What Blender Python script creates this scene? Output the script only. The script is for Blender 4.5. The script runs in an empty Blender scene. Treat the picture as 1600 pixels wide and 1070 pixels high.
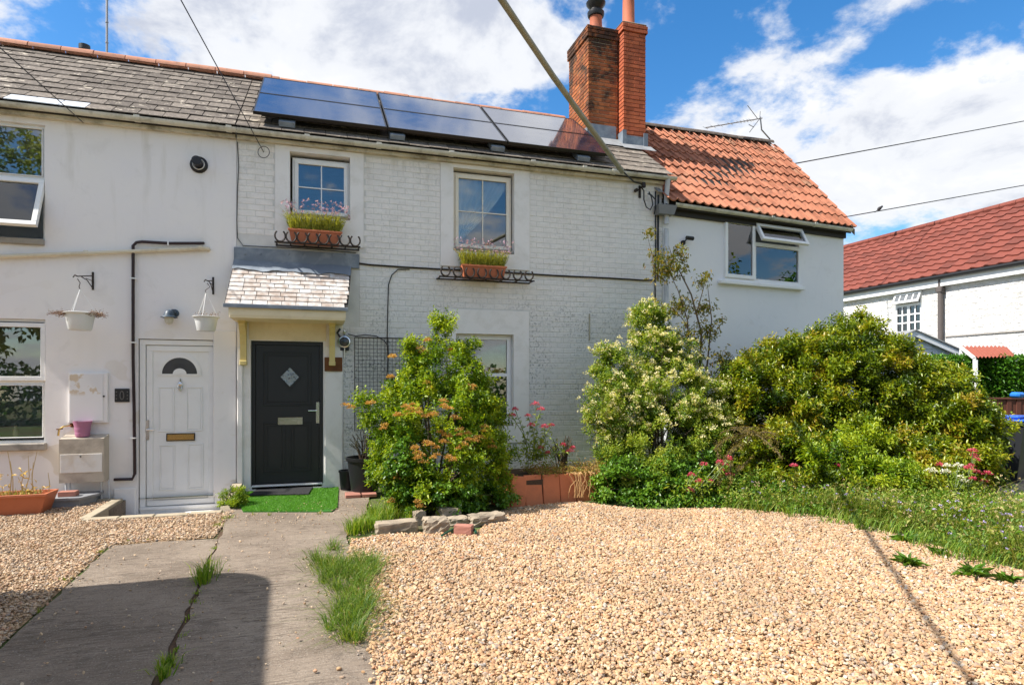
import bpy, math, random
import numpy as np
from mathutils import Vector, Matrix, Euler
random.seed(7); RNG = np.random.default_rng(11)
S = bpy.context.scene
C = S.collection
PI = math.pi
# ---------------------------------------------------------------- camera
FPX, YAW, CAM = 969.0, math.radians(17.2), (0.0, -9.5, 1.55)
cd = bpy.data.cameras.new('camera'); cam = bpy.data.objects.new('camera', cd); C.objects.link(cam)
cam.location = CAM; cam.rotation_euler = (PI/2, 0, -YAW)
cd.sensor_width = 36; cd.lens = FPX/1600*36; cd.shift_y = 65/1600; cd.clip_end = 2000; cd.clip_start = .05
S.camera = cam
# ---------------------------------------------------------------- sun and sky
SUN_DIR = Vector((2.03, .105, -2.36)).normalized()
sd = bpy.data.lights.new('sun', 'SUN'); sun = bpy.data.objects.new('sun', sd); C.objects.link(sun)
sd.energy = 4.6; sd.angle = math.radians(.65); sd.color = (1, .945, .86)
sun.rotation_euler = SUN_DIR.to_track_quat('-Z', 'Y').to_euler()
sun.location = (-10, 0, 20)
W = bpy.data.worlds.new('World'); S.world = W; W.use_nodes = True
nt = W.node_tree; nt.nodes.clear()
def wn(t, **k):
    n = nt.nodes.new(t)
    for a, v in k.items(): setattr(n, a, v)
    return n
def wm(op, a, b=None):
    n = wn('ShaderNodeMath', operation=op)
    for i, v in enumerate((a, b)):
        if v is None: continue
        if isinstance(v, (int, float)): n.inputs[i].default_value = v
        else: nt.links.new(v, n.inputs[i])
    return n.outputs[0]
sky = wn('ShaderNodeTexSky', sky_type='NISHITA', sun_disc=False)
sky.sun_elevation = math.asin(-SUN_DIR.z); sky.sun_rotation = math.atan2(-SUN_DIR.x, -SUN_DIR.y)
sky.air_density = 1.0; sky.dust_density = .4; sky.ozone_density = 2.2
tc = wn('ShaderNodeTexCoord'); sx = wn('ShaderNodeSeparateXYZ'); nt.links.new(tc.outputs['Generated'], sx.inputs[0])
zz = wm('ADD', wm('MAXIMUM', sx.outputs[2], 0.0), .34)
px_, py_ = wm('DIVIDE', sx.outputs[0], zz), wm('DIVIDE', sx.outputs[1], zz)
cb = wn('ShaderNodeCombineXYZ'); nt.links.new(px_, cb.inputs[0]); nt.links.new(py_, cb.inputs[1])
CLOUD_OFF = (37.424226, 46.482285, 5.731800)
mp = wn('ShaderNodeMapping'); nt.links.new(cb.outputs[0], mp.inputs[0]); mp.inputs['Location'].default_value = CLOUD_OFF
def wnoise(sc, det, rough=.55, dist=0.0):
    n = wn('ShaderNodeTexNoise'); n.inputs['Scale'].default_value = sc; n.inputs['Detail'].default_value = det
    n.inputs['Roughness'].default_value = rough; n.inputs['Distortion'].default_value = dist
    nt.links.new(mp.outputs[0], n.inputs['Vector']); return n.outputs['Fac']
def wramp(f, stops):
    n = wn('ShaderNodeValToRGB'); nt.links.new(f, n.inputs[0]); e = n.color_ramp.elements
    while len(e) < len(stops): e.new(.5)
    for i, (p, c) in enumerate(stops): e[i].position = p; e[i].color = (c, c, c, 1) if not isinstance(c, tuple) else (*c, 1)
    n.color_ramp.interpolation = 'EASE'
    return n.outputs[0]
big = wnoise(2.0, 9, .56, .2); fine = wnoise(7.0, 8, .62, .15)
cov = wm('ADD', wm('MULTIPLY', big, .70), wm('MULTIPLY', fine, .30))
cmask = wramp(cov, [(.448, 0.0), (.530, 1.0)])
mp2 = wnoise(1.7, 6, .5)
cshade = wramp(wm('ADD', wm('MULTIPLY', cov, .5), wm('MULTIPLY', wnoise(3.4, 7, .6, .3), .5)), [(.42, (4.3, 4.32, 4.38)), (.51, (3.8, 3.9, 4.1)), (.60, (2.4, 2.6, 3.1))])
hs = wn('ShaderNodeHueSaturation'); hs.inputs['Saturation'].default_value = 1.35; hs.inputs['Value'].default_value = .86
nt.links.new(sky.outputs[0], hs.inputs['Color'])
mx = wn('ShaderNodeMix', data_type='RGBA'); nt.links.new(cmask, mx.inputs[0])
nt.links.new(hs.outputs[0], mx.inputs[6]); nt.links.new(cshade, mx.inputs[7])
bg = wn('ShaderNodeBackground'); bg.inputs[1].default_value = .13; nt.links.new(mx.outputs[2], bg.inputs[0])
wo = wn('ShaderNodeOutputWorld'); nt.links.new(bg.outputs[0], wo.inputs[0])
S.view_settings.view_transform = 'Standard'; S.view_settings.look = 'None'
S.view_settings.exposure = 0.92; S.view_settings.gamma = 1; S.view_settings.use_curve_mapping = False
S.render.engine = 'CYCLES'
S.cycles.max_bounces = 8; S.cycles.transparent_max_bounces = 12; S.cycles.caustics_reflective = False; S.cycles.caustics_refractive = False

# ---------------------------------------------------------------- measuring: photo pixel -> point in the place
class Frame:
    """a facade's own axes: x along it, y into it, z up"""
    def __init__(s, o=(0, 0), a=0.0):
        s.o = o; s.a = a; dx, dy = CAM[0]-o[0], CAM[1]-o[1]
        s.cx = dx*math.cos(a)+dy*math.sin(a); s.cy = -dx*math.sin(a)+dy*math.cos(a); s.yaw = YAW+a
    def d(s, px, py):
        u = (px-800)/FPX; v = (600-py)/FPX
        return math.sin(s.yaw)+u*math.cos(s.yaw), math.cos(s.yaw)-u*math.sin(s.yaw), v
    def P(s, px, py, Y=0.0):
        a, b, c = s.d(px, py); t = (Y-s.cy)/b
        return Vector((s.cx+a*t, Y, CAM[2]+c*t))
    def X(s, px, Y=0.0): return s.P(px, 600, Y).x
    def Z(s, px, py, Y=0.0): return s.P(px, py, Y).z
    def PX(s, px, py, X):
        a, b, c = s.d(px, py); t = (X-s.cx)/a
        return Vector((X, s.cy+b*t, CAM[2]+c*t))
    def T(s, px, py, t):
        a, b, c = s.d(px, py); return Vector((s.cx+a*t, s.cy+b*t, CAM[2]+c*t))
    def G(s, px, py, z=0.0):
        a, b, c = s.d(px, py); t = (z-CAM[2])/c
        return Vector((s.cx+a*t, s.cy+b*t, z))
    def world(s, v):
        return Vector((s.o[0]+v[0]*math.cos(s.a)-v[1]*math.sin(s.a), s.o[1]+v[0]*math.sin(s.a)+v[1]*math.cos(s.a), v[2]))
M = Frame()
R = Frame((M.X(1035), 0.0), math.radians(6.6))

# ---------------------------------------------------------------- mesh builder
ROOT = {}
class MB:
    def __init__(s): s.v = []; s.f = []; s.mi = []
    def add(s, vs, fs, mi=0):
        b = len(s.v); s.v += [tuple(v) for v in vs]; s.f += [tuple(i+b for i in f) for f in fs]; s.mi += [mi]*len(fs); return s
    def box(s, x0, x1, y0, y1, z0, z1, mi=0, bev=0.0, M4=None):
        if x0 > x1: x0, x1 = x1, x0
        if y0 > y1: y0, y1 = y1, y0
        if z0 > z1: z0, z1 = z1, z0
        if bev <= 0:
            vs = [(x, y, z) for x in (x0, x1) for y in (y0, y1) for z in (z0, z1)]
            fs = [(0, 1, 3, 2), (4, 6, 7, 5), (0, 4, 5, 1), (2, 3, 7, 6), (0, 2, 6, 4), (1, 5, 7, 3)]
        else:
            b = min(bev, (x1-x0)*.45, (y1-y0)*.45, (z1-z0)*.45)
            vs = []; fs = []
            # per corner three verts
            idx = {}
            for ix, x in enumerate((x0, x1)):
                for iy, y in enumerate((y0, y1)):
                    for iz, z in enumerate((z0, z1)):
                        dx, dy, dz = (b, -b)[ix], (b, -b)[iy], (b, -b)[iz]
                        idx[ix, iy, iz] = len(vs)
                        vs += [(x, y+dy, z+dz), (x+dx, y, z+dz), (x+dx, y+dy, z)]
            I = lambda a, b_, c, k: idx[a, b_, c]+k
            for a in (0, 1):
                q = [I(a, 0, 0, 0), I(a, 1, 0, 0), I(a, 1, 1, 0), I(a, 0, 1, 0)]; fs.append(tuple(q if a else q[::-1]))
                q = [I(0, a, 0, 1), I(1, a, 0, 1), I(1, a, 1, 1), I(0, a, 1, 1)]; fs.append(tuple(q[::-1] if a else q))
                q = [I(0, 0, a, 2), I(1, 0, a, 2), I(1, 1, a, 2), I(0, 1, a, 2)]; fs.append(tuple(q if a else q[::-1]))
            for a in (0, 1):
                for c in (0, 1):
                    fs.append((I(0, a, c, 1), I(1, a, c, 1), I(1, a, c, 2), I(0, a, c, 2)))
                    fs.append((I(a, 0, c, 0), I(a, 1, c, 0), I(a, 1, c, 2), I(a, 0, c, 2)))
                    fs.append((I(a, c, 0, 0), I(a, c, 1, 0), I(a, c, 1, 1), I(a, c, 0, 1)))
            for a in (0, 1):
                for c in (0, 1):
                    for e in (0, 1): fs.append((I(a, c, e, 0), I(a, c, e, 1), I(a, c, e, 2)))
        if M4 is not None: vs = [M4 @ Vector(v) for v in vs]
        return s.add(vs, fs, mi)
    def quad(s, a, b, c, d, mi=0): return s.add([a, b, c, d], [(0, 1, 2, 3)], mi)
    def tube(s, pts, r, n=8, mi=0, cap=True):
        pts = [Vector(p) for p in pts]; rs = r if isinstance(r, (list, tuple)) else [r]*len(pts)
        vs = []; fs = []; up = None
        for i, p in enumerate(pts):
            t = (pts[min(i+1, len(pts)-1)]-pts[max(i-1, 0)])
            if t.length < 1e-9: t = Vector((0, 0, 1))
            t.normalize()
            if up is None:
                up = Vector((0, 0, 1)) if abs(t.z) < .9 else Vector((1, 0, 0))
            sd_ = t.cross(up)
            if sd_.length < 1e-6: sd_ = t.cross(Vector((0, 1, 0)))
            sd_.normalize(); up = sd_.cross(t).normalized()
            for k in range(n):
                a = 2*PI*k/n; vs.append(p+(sd_*math.cos(a)+up*math.sin(a))*rs[i])
        for i in range(len(pts)-1):
            for k in range(n):
                k2 = (k+1) % n; fs.append((i*n+k, i*n+k2, (i+1)*n+k2, (i+1)*n+k))
        if cap: fs.append(tuple(range(n))[::-1]); fs.append(tuple((len(pts)-1)*n+k for k in range(n)))
        return s.add(vs, fs, mi)
    def lathe(s, c, prof, n=20, mi=0, axis='z', sq=0.0):
        vs = []; fs = []; c = Vector(c)
        for (r_, h) in prof:
            for k in range(n):
                a = 2*PI*k/n; x, y = r_*math.cos(a), r_*math.sin(a)
                if axis == 'z': p = Vector((x, y, h))
                elif axis == 'y': p = Vector((x, h, y))
                else: p = Vector((h, x, y))
                vs.append(c+p)
        for i in range(len(prof)-1):
            for k in range(n):
                k2 = (k+1) % n; fs.append((i*n+k, i*n+k2, (i+1)*n+k2, (i+1)*n+k))
        return s.add(vs, fs, mi)
    def prism(s, poly, z0, z1, mi=0):
        n = len(poly); vs = [(x, y, z0) for x, y in poly]+[(x, y, z1) for x, y in poly]
        fs = [tuple(range(n))[::-1], tuple(range(n, 2*n))]+[(i, (i+1) % n, n+(i+1) % n, n+i) for i in range(n)]
        return s.add(vs, fs, mi)
    def extr_y(s, poly, y0, y1, mi=0):   # polygon in x,z
        n = len(poly); vs = [(x, y0, z) for x, z in poly]+[(x, y1, z) for x, z in poly]
        fs = [tuple(range(n)), tuple(range(n, 2*n))[::-1]]+[(i, n+i, n+(i+1) % n, (i+1) % n) for i in range(n)]
        return s.add(vs, fs, mi)
    def extr_x(s, poly, x0, x1, mi=0):   # polygon in y,z
        n = len(poly); vs = [(x0, y, z) for y, z in poly]+[(x1, y, z) for y, z in poly]
        fs = [tuple(range(n))[::-1], tuple(range(n, 2*n))]+[(i, (i+1) % n, n+(i+1) % n, n+i) for i in range(n)]
        return s.add(vs, fs, mi)
    def mesh(s, name, mats, smooth=False, c=Vector((0, 0, 0))):
        me = bpy.data.meshes.new(name); me.from_pydata([(v[0]-c[0], v[1]-c[1], v[2]-c[2]) for v in s.v], [], s.f)
        for m in (mats if isinstance(mats, (list, tuple)) else [mats]): me.materials.append(m)
        if any(s.mi): me.polygons.foreach_set('material_index', s.mi)
        if smooth:
            me.polygons.foreach_set('use_smooth', [True]*len(me.polygons))
            try: me.set_sharp_from_angle(angle=math.radians(40))
            except Exception: pass
        me.update(); return me
def F_(fr): return fr or M
def obj(name, mb, mats, parent=None, smooth=False, fr=None, label=None, cat=None, group=None, kind=None, fix=True):
    """link one mesh object; coordinates are in the frame of the parent (or fr when top level)"""
    if fix and len(mb.f) < 20000:
        import bmesh
        pass
    xs = np.array(mb.v); c = Vector(((xs[:, 0].min()+xs[:, 0].max())/2, (xs[:, 1].min()+xs[:, 1].max())/2, xs[:, 2].min()))
    me = mb.mesh(name, mats, smooth, c)
    o = bpy.data.objects.new(name, me); C.objects.link(o)
    place(o, c, parent, fr)
    tag(o, label, cat, group, kind); return o
def place(o, c, parent, fr=None):
    if parent is not None:
        o.parent = parent; pl, fr2 = ROOT[parent.name]; o.location = Vector(c)-pl; ROOT[o.name] = (Vector(c), fr2)
    else:
        fr = F_(fr); o.location = fr.world(c); o.rotation_euler = (0, 0, fr.a); ROOT[o.name] = (Vector(c), fr)
def tag(o, label=None, cat=None, group=None, kind=None):
    if label: o['label'] = label
    if cat: o['category'] = cat
    if group: o['group'] = group
    if kind: o['kind'] = kind
    return o
def thing(name, loc, label, cat, group=None, fr=None, kind=None):
    o = bpy.data.objects.new(name, None); C.objects.link(o); o.empty_display_size = .2
    place(o, Vector(loc), None, fr); tag(o, label, cat, group, kind); return o
def piece(name, me, loc, rot, parent, label=None):
    o = bpy.data.objects.new(name, me); C.objects.link(o); pl, fr = ROOT[parent.name]
    o.parent = parent; o.location = Vector(loc)-pl; o.rotation_euler = rot
    if label: o['label'] = label
    return o
def fixn(o):
    import bmesh
    bm = bmesh.new(); bm.from_mesh(o.data); bmesh.ops.recalc_face_normals(bm, faces=bm.faces); bm.to_mesh(o.data); bm.free(); return o

# ---------------------------------------------------------------- materials
class NT:
    def __init__(s, name, rough=.6, spec=.3, metal=0.0):
        s.m = bpy.data.materials.new(name); s.m.use_nodes = True; s.t = s.m.node_tree; s.b = s.t.nodes['Principled BSDF']
        s.b.inputs['Roughness'].default_value = rough; s.b.inputs['Specular IOR Level'].default_value = spec; s.b.inputs['Metallic'].default_value = metal
        s._pos = None
    def n(s, t, **k):
        x = s.t.nodes.new(t)
        for a, v in k.items(): setattr(x, a, v)
        return x
    def l(s, a, b): s.t.links.new(a, b)
    def inp(s, sock, v):
        if isinstance(v, (int, float)): sock.default_value = v
        elif isinstance(v, (tuple, list)): sock.default_value = (*v, 1) if len(v) == 3 and sock.type == 'RGBA' else v
        else: s.l(v, sock)
    def pos(s, sc=(1, 1, 1)):
        if s._pos is None: s._pos = s.n('ShaderNodeNewGeometry').outputs['Position']
        if sc == (1, 1, 1): return s._pos
        m = s.n('ShaderNodeMapping'); s.l(s._pos, m.inputs[0]); m.inputs['Scale'].default_value = sc; return m.outputs[0]
    def noise(s, sc, det=4, rough=.55, vec=None, dist=0.0, col=False):
        x = s.n('ShaderNodeTexNoise'); s.inp(x.inputs['Scale'], float(sc)); x.inputs['Detail'].default_value = det; x.inputs['Roughness'].default_value = rough
        x.inputs['Distortion'].default_value = dist; s.l(vec if vec is not None else s.pos(), x.inputs['Vector']); return x.outputs['Color' if col else 'Fac']
    def vor(s, sc, vec=None, out='Distance', feat='F1'):
        x = s.n('ShaderNodeTexVoronoi', feature=feat); x.inputs['Scale'].default_value = sc; s.l(vec if vec is not None else s.pos(), x.inputs['Vector']); return x.outputs[out]
    def math(s, op, a, b=0.0, c=None):
        x = s.n('ShaderNodeMath', operation=op); s.inp(x.inputs[0], a); s.inp(x.inputs[1], b)
        if c is not None: s.inp(x.inputs[2], c)
        return x.outputs[0]
    def ramp(s, f, stops, interp='LINEAR'):
        x = s.n('ShaderNodeValToRGB'); s.inp(x.inputs[0], f); e = x.color_ramp.elements; x.color_ramp.interpolation = interp
        while len(e) < len(stops): e.new(.5)
        for i, (p, c) in enumerate(stops):
            e[i].position = p; e[i].color = (c, c, c, 1) if isinstance(c, (int, float)) else (*c, 1)
        return x.outputs[0]
    def mix(s, f, a, b, mode='MIX'):
        x = s.n('ShaderNodeMix', data_type='RGBA', blend_type=mode); s.inp(x.inputs[0], f); s.inp(x.inputs[6], a); s.inp(x.inputs[7], b); return x.outputs[2]
    def rand(s): return s.n('ShaderNodeObjectInfo').outputs['Random']
    def attr(s, name): return s.n('ShaderNodeAttribute', attribute_name=name).outputs['Fac']
    def sep(s):
        x = s.n('ShaderNodeSeparateXYZ'); s.l(s.pos(), x.inputs[0]); return x.outputs
    def col(s, c): s.inp(s.b.inputs['Base Color'], c); return s
    def rough(s, c): s.inp(s.b.inputs['Roughness'], c); return s
    def bump(s, h, st=.3, dist=.01):
        x = s.n('ShaderNodeBump'); x.inputs['Strength'].default_value = st; x.inputs['Distance'].default_value = dist; s.inp(x.inputs['Height'], h)
        s.l(x.outputs[0], s.b.inputs['Normal']); return s
def plain(name, c, rough=.5, spec=.3, metal=0.0, var=.12, sc=6.0, bump=0.0, bsc=40):
    m = NT(name, rough, spec, metal); f = m.noise(sc, 5)
    m.col(m.mix(f, tuple(x*(1-var) for x in c), tuple(min(1, x*(1+var)) for x in c)))
    if bump: m.bump(m.noise(bsc, 4), bump, .004)
    return m.m
# painted render (left and right houses)
def render_paint(name, base, warm, patches=True):
    m = NT(name, .75, .2)
    f = m.ramp(m.noise(1.1, 6, .6), [(.35, base), (.7, warm)])
    f = m.mix(m.ramp(m.noise(3.0, 8, .65, dist=.6), [(.56, 0.0), (.72, .35)]), f, (base[0]*.8, base[1]*.79, base[2]*.76))
    if patches:
        z = m.sep()[2]
        g = m.ramp(z, [(0.0, 0.0), (.01, 0.0), (1.0, 0.0)])
        low = m.ramp(m.math('MULTIPLY', z, .3), [(.1, 1.0), (.95, 0.0)])
        pm = m.ramp(m.noise(1.7, 3, .5, vec=m.pos((1, 1, 1.6)), dist=.4), [(.60, 0.0), (.63, 1.0)])
        f = m.mix(m.math('MULTIPLY', m.math('MULTIPLY', pm, low), .55), f, (.62, .55, .43))
        st = m.ramp(m.noise(2.2, 5, .6, vec=m.pos((2.5, 1, .35))), [(.55, 0.0), (.8, .4)])
        f = m.mix(m.math('MULTIPLY', st, m.ramp(m.math('MULTIPLY', z, .2), [(.6, .15), (.98, 1.0)])), f, (.42, .38, .27))
    m.col(f); m.bump(m.math('ADD', m.noise(9, 4), m.math('MULTIPLY', m.noise(60, 3), .35)), .3, .008)
    return m.m
LILAC = render_paint('white painted render', (.81, .785, .785), (.85, .82, .785))
RGREY = render_paint('pale blue white render', (.78, .775, .785), (.83, .82, .81), False)
# painted brick
def brick_paint(name):
    m = NT(name, .7, .2); z = m.sep()[2]
    f = m.ramp(m.noise(2.0, 6, .6), [(.3, (.80, .765, .725)), (.7, (.86, .83, .785))])
    f = m.mix(m.ramp(m.noise(5.5, 2, .5, vec=m.pos((1, 1, 3.2))), [(.4, 0.0), (.65, .3)]), f, (.62, .61, .58))
    lowm = m.ramp(m.math('ADD', m.math('MULTIPLY', z, .2), m.math('MULTIPLY', m.math('SUBTRACT', m.noise(.9, 3), .5), .25)), [(.35, 1.0), (.72, .0)])
    fleck = m.ramp(m.noise(30, 5, .65, vec=m.pos((1, 1, .8))), [(.525, 0.0), (.60, 1.0)])
    zone = m.ramp(m.noise(1.4, 4, .6), [(.40, .1), (.62, 1.0)])
    f = m.mix(m.math('MULTIPLY', m.math('MULTIPLY', fleck, zone), m.math('ADD', m.math('MULTIPLY', lowm, .85), .15)), f, (.14, .14, .14))
    cool = m.mix(m.math('MULTIPLY', lowm, .35), f, (.52, .53, .55)); f = cool
    drip = m.ramp(m.noise(2.6, 5, .6, vec=m.pos((3, 1, .4))), [(.5, 0.0), (.75, .5)])
    f = m.mix(m.math('MULTIPLY', drip, m.ramp(m.math('MULTIPLY', z, .2), [(.86, .1), (.99, 1.0)])), f, (.36, .32, .22))
    m.col(f); m.bump(m.math('ADD', m.noise(30, 5, .6), m.math('MULTIPLY', m.noise(110, 2), .4)), .55, .006)
    return m.m
BPAINT = brick_paint('chalky white painted brick')
JOINT = plain('painted mortar joint', (.66, .65, .62), .85, .1, var=.22, sc=5, bump=.5)
def weathered(name, base, dirt, amt=.5, rough=.6, bsc=25):
    m = NT(name, rough, .25); d = m.ramp(m.noise(3.5, 7, .65, dist=.3), [(.48, 0.0), (.72, amt)])
    m.col(m.mix(d, base, dirt)); m.bump(m.noise(bsc, 4), .25, .005); return m.m
PLASTER = weathered('smooth white plaster', (.82, .795, .765), (.56, .53, .46), .45, .65)
CREAM = weathered('cream painted timber', (.78, .68, .47), (.48, .38, .2), .35, .5)
YCREAM = weathered('yellowed cream paint', (.68, .56, .24), (.4, .3, .1), .4, .45)
UPVC = weathered('white window plastic', (.82, .82, .81), (.66, .64, .58), .28, .3)
UPVCC = weathered('cream window plastic', (.80, .75, .64), (.6, .5, .35), .35, .3)
GUTTER = weathered('dirty cream gutter', (.62, .60, .52), (.20, .18, .13), .85, .45)
FASCIA = weathered('stained fascia board', (.62, .56, .44), (.16, .13, .08), .9, .7)
STONE = weathered('weathered sill stone', (.34, .31, .27), (.12, .11, .10), .9, .85)
LEAD = weathered('grey lead', (.17, .20, .24), (.34, .38, .42), .8, .5)
LEADL = weathered('pale lead flashing', (.27, .28, .29), (.15, .15, .16), .8, .7)
DARKWOOD = plain('dark soffit', (.03, .027, .025), .7)
BLACKP = plain('black plastic', (.012, .012, .014), .4, .4, var=.2)
BROWNP = plain('dark brown plastic pipe', (.028, .015, .018), .35, .4, var=.2)
GREYP = weathered('grey white plastic pipe', (.55, .57, .60), (.30, .31, .32), .6, .4)
IRON = plain('rusty black iron', (.030, .022, .018), .6, .3, var=.5, sc=30, bump=.3)
RUST = weathered('rusted plate', (.16, .065, .025), (.05, .03, .02), .9, .8)
CHROME = plain('polished steel', (.62, .62, .62), .16, .5, 1.0, var=.02)
BRASS = plain('brass', (.62, .42, .16), .25, .5, 1.0, var=.15, sc=40)
DOORG = plain('charcoal door', (.022, .023, .024), .38, .4, var=.08)
BACKING = plain('dark room plaster', (.10, .095, .09), .9, .1)
def slate(name, a, b, lich, lich_amt=.6, rough=.75):
    m = NT(name, rough, .25); r = m.rand()
    f = m.mix(r, a, b); f = m.mix(m.ramp(m.noise(14, 6, .65), [(.35, 0.0), (.7, .7)]), f, tuple(x*.45 for x in a))
    f = m.mix(m.ramp(m.noise(5.5, 6, .7, dist=.5), [(.58, 0.0), (.64, lich_amt)]), f, lich)
    f = m.mix(m.ramp(m.noise(26, 3, .6), [(.62, 0.0), (.68, lich_amt*.7)]), f, tuple(min(.8, x*1.2) for x in lich))
    m.col(f); m.bump(m.noise(35, 5, .6), .4, .006); return m.m
SLATE = slate('lichened grey slate', (.115, .095, .080), (.23, .195, .165), (.44, .39, .32), .85)
SLATEM = slate('brown grey slate', (.15, .125, .105), (.27, .23, .19), (.46, .40, .32), .8)
def canopy_slate():
    m = NT('pale weathered canopy slate', .55, .3); r = m.rand()
    w = m.ramp(m.math('ADD', m.math('MULTIPLY', r, .16), m.math('MULTIPLY', m.noise(11, 7, .65), .84)), [(.36, (.34, .27, .225)), (.50, (.47, .425, .39)), (.62, (.60, .59, .58))])
    m.col(w); m.bump(m.noise(40, 4), .3, .004); return m.m
CSLATE = canopy_slate()
PALEMETAL = plain('pale metal slate', (.55, .58, .64), .45, .4, var=.06)
def clay(name, a, b, dark, sc=9, moss=.7, old=(.40, .25, .16)):
    m = NT(name, .75, .25); r = m.math('ADD', m.math('MULTIPLY', m.rand(), .5), m.math('MULTIPLY', m.noise(2.2, 5, .65), .62)); f = m.ramp(r, [(.1, a), (.55, b), (.75, tuple(x*.78 for x in a)), (.92, old)])
    f = m.mix(m.ramp(m.noise(sc, 6, .65), [(.52, 0.0), (.70, moss)]), f, dark)
    f = m.mix(m.ramp(m.noise(2.3, 5, .6), [(.55, 0.0), (.72, .45)]), f, tuple(x*.6 for x in a))
    m.col(f); m.bump(m.noise(50, 4), .3, .004); return m.m
CLAY = clay('orange clay pantile', (.35, .125, .068), (.42, .17, .10), (.13, .065, .045), 6, .8)
RTILE = clay('red concrete tile', (.175, .050, .036), (.20, .056, .04), (.11, .036, .03), 5, .5, (.16, .05, .038))
RIDGE = clay('clay ridge tile', (.42, .19, .12), (.47, .22, .14), (.17, .11, .08), 12, .8)
RIDGED = slate('dark weathered ridge', (.13, .10, .085), (.17, .135, .11), (.30, .27, .22))
def chim_brick(name, a, b, soot, samt):
    m = NT(name, .85, .2); r = m.rand(); f = m.ramp(r, [(0.0, a), (.5, b), (1.0, tuple(x*.62 for x in a))])
    z = m.sep()[2]
    s_ = m.ramp(m.math('ADD', m.noise(3.2, 6, .7, dist=.5), m.math('MULTIPLY', m.math('SUBTRACT', z, 7.4), .12)), [(.44, 0.0), (.60, samt)])
    f = m.mix(s_, f, soot); f = m.mix(m.ramp(m.noise(22, 4), [(.62, 0.0), (.7, .5)]), f, tuple(x*.4 for x in a))
    m.col(f); m.bump(m.noise(60, 4, .6), .5, .006); return m.m
CBRICK_O = chim_brick('old sooty brick', (.46, .16, .055), (.30, .09, .04), (.028, .022, .018), .92)
CBRICK_N = chim_brick('orange red brick', (.55, .15, .065), (.47, .12, .055), (.26, .08, .05), .35)
MORT_O = weathered('old lime mortar', (.30, .25, .18), (.05, .04, .03), .9, .9)
MORT_N = weathered('red mortar', (.20, .07, .045), (.12, .05, .04), .6, .9)
POT = weathered('terracotta pot', (.42, .13, .07), (.2, .08, .06), .7, .7)
TERRA = weathered('terracotta plastic trough', (.50, .16, .075), (.38, .115, .055), .6, .55)
TERRA2 = weathered('flat terracotta slab', (.58, .19, .085), (.38, .13, .065), .6, .7)
BRICKR = weathered('loose red brick', (.38, .17, .13), (.22, .12, .10), .8, .85)
SOIL = plain('dry soil', (.09, .06, .04), .95, .1, var=.5, sc=40, bump=.8)
def glass():
    m = NT('window glass'); t = m.t; t.nodes.remove(m.b)
    tr = m.n('ShaderNodeBsdfTransparent'); tr.inputs[0].default_value = (.93, .95, .94, 1)
    gl = m.n('ShaderNodeBsdfGlossy'); gl.inputs['Roughness'].default_value = .004; gl.inputs[0].default_value = (1, 1, 1, 1)
    nb = m.n('ShaderNodeBump'); nb.inputs['Strength'].default_value = .02; nb.inputs['Distance'].default_value = .02; m.l(m.noise(1.6, 2), nb.inputs['Height']); m.l(nb.outputs[0], gl.inputs['Normal'])
    fr = m.n('ShaderNodeFresnel'); fr.inputs[0].default_value = 1.7
    mixn = m.n('ShaderNodeMixShader'); m.l(m.math('MULTIPLY', fr.outputs[0], 1.6), mixn.inputs[0]); m.l(tr.outputs[0], mixn.inputs[1]); m.l(gl.outputs[0], mixn.inputs[2])
    m.l(mixn.outputs[0], t.nodes['Material Output'].inputs[0]); return m.m
GLASS = glass()
def solar():
    m = NT('solar panel glass', .10, .8); p = m.pos((1, 1, 1))
    m.col(m.mix(m.ramp(m.noise(1.5, 4), [(.4, 0.0), (.7, 1.0)]), (.012, .014, .035), (.025, .028, .055)))
    m.b.inputs['Coat Weight'].default_value = 1.0; m.b.inputs['Coat Roughness'].default_value = .05; m.b.inputs['Coat IOR'].default_value = 1.9
    m.rough(m.ramp(m.noise(4, 5), [(.4, .10), (.7, .22)])); return m.m
SOLAR = solar()
def curtain():
    m = NT('sheer white curtain', .8, .1); m.col(m.mix(m.noise(8, 4), (.74, .80, .80), (.85, .88, .88)))
    m.b.inputs['Subsurface Weight'].default_value = 0.0
    m.b.inputs['Alpha'].default_value = 1.0; return m.m
CURT = curtain()
def concrete():
    m = NT('tamped concrete drive', .9, .15)
    f = m.ramp(m.noise(1.1, 8, .62, dist=.4), [(.3, (.175, .138, .107)), (.5, (.265, .213, .168)), (.7, (.34, .28, .222))])
    f = m.mix(m.ramp(m.noise(4.5, 8, .72, dist=1.0), [(.53, 0.0), (.66, .5)]), f, (.13, .105, .085))
    f = m.mix(m.ramp(m.noise(2.6, 6, .7, dist=.6), [(.60, 0.0), (.70, .5)]), f, (.40, .34, .28))
    f = m.mix(m.ramp(m.noise(95, 3, .6), [(.58, 0.0), (.66, .7)]), f, (.42, .38, .33))
    f = m.mix(m.ramp(m.noise(70, 3, .6), [(.60, 0.0), (.68, .7)]), f, (.08, .065, .055))
    rid = m.noise(11.0, 5, .7, vec=m.pos((.55, 5.0, 1)), dist=.8); fine = m.noise(120, 3, .6)
    f = m.mix(m.math('MULTIPLY', m.ramp(rid, [(.40, .75), (.5, 0.0)]), m.ramp(m.noise(1.3, 4), [(.38, .15), (.6, 1.0)])), f, (.09, .07, .055))
    m.col(f); m.bump(m.math('ADD', m.math('MULTIPLY', rid, 1.2), m.math('MULTIPLY', fine, .5)), .9, .016); return m.m
CONC = concrete()
KERB = weathered('mossy kerb stone', (.40, .34, .25), (.20, .17, .11), .7, .85)
BLOCK = weathered('granite block', (.34, .28, .21), (.11, .09, .07), .85, .9, 30)
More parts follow.
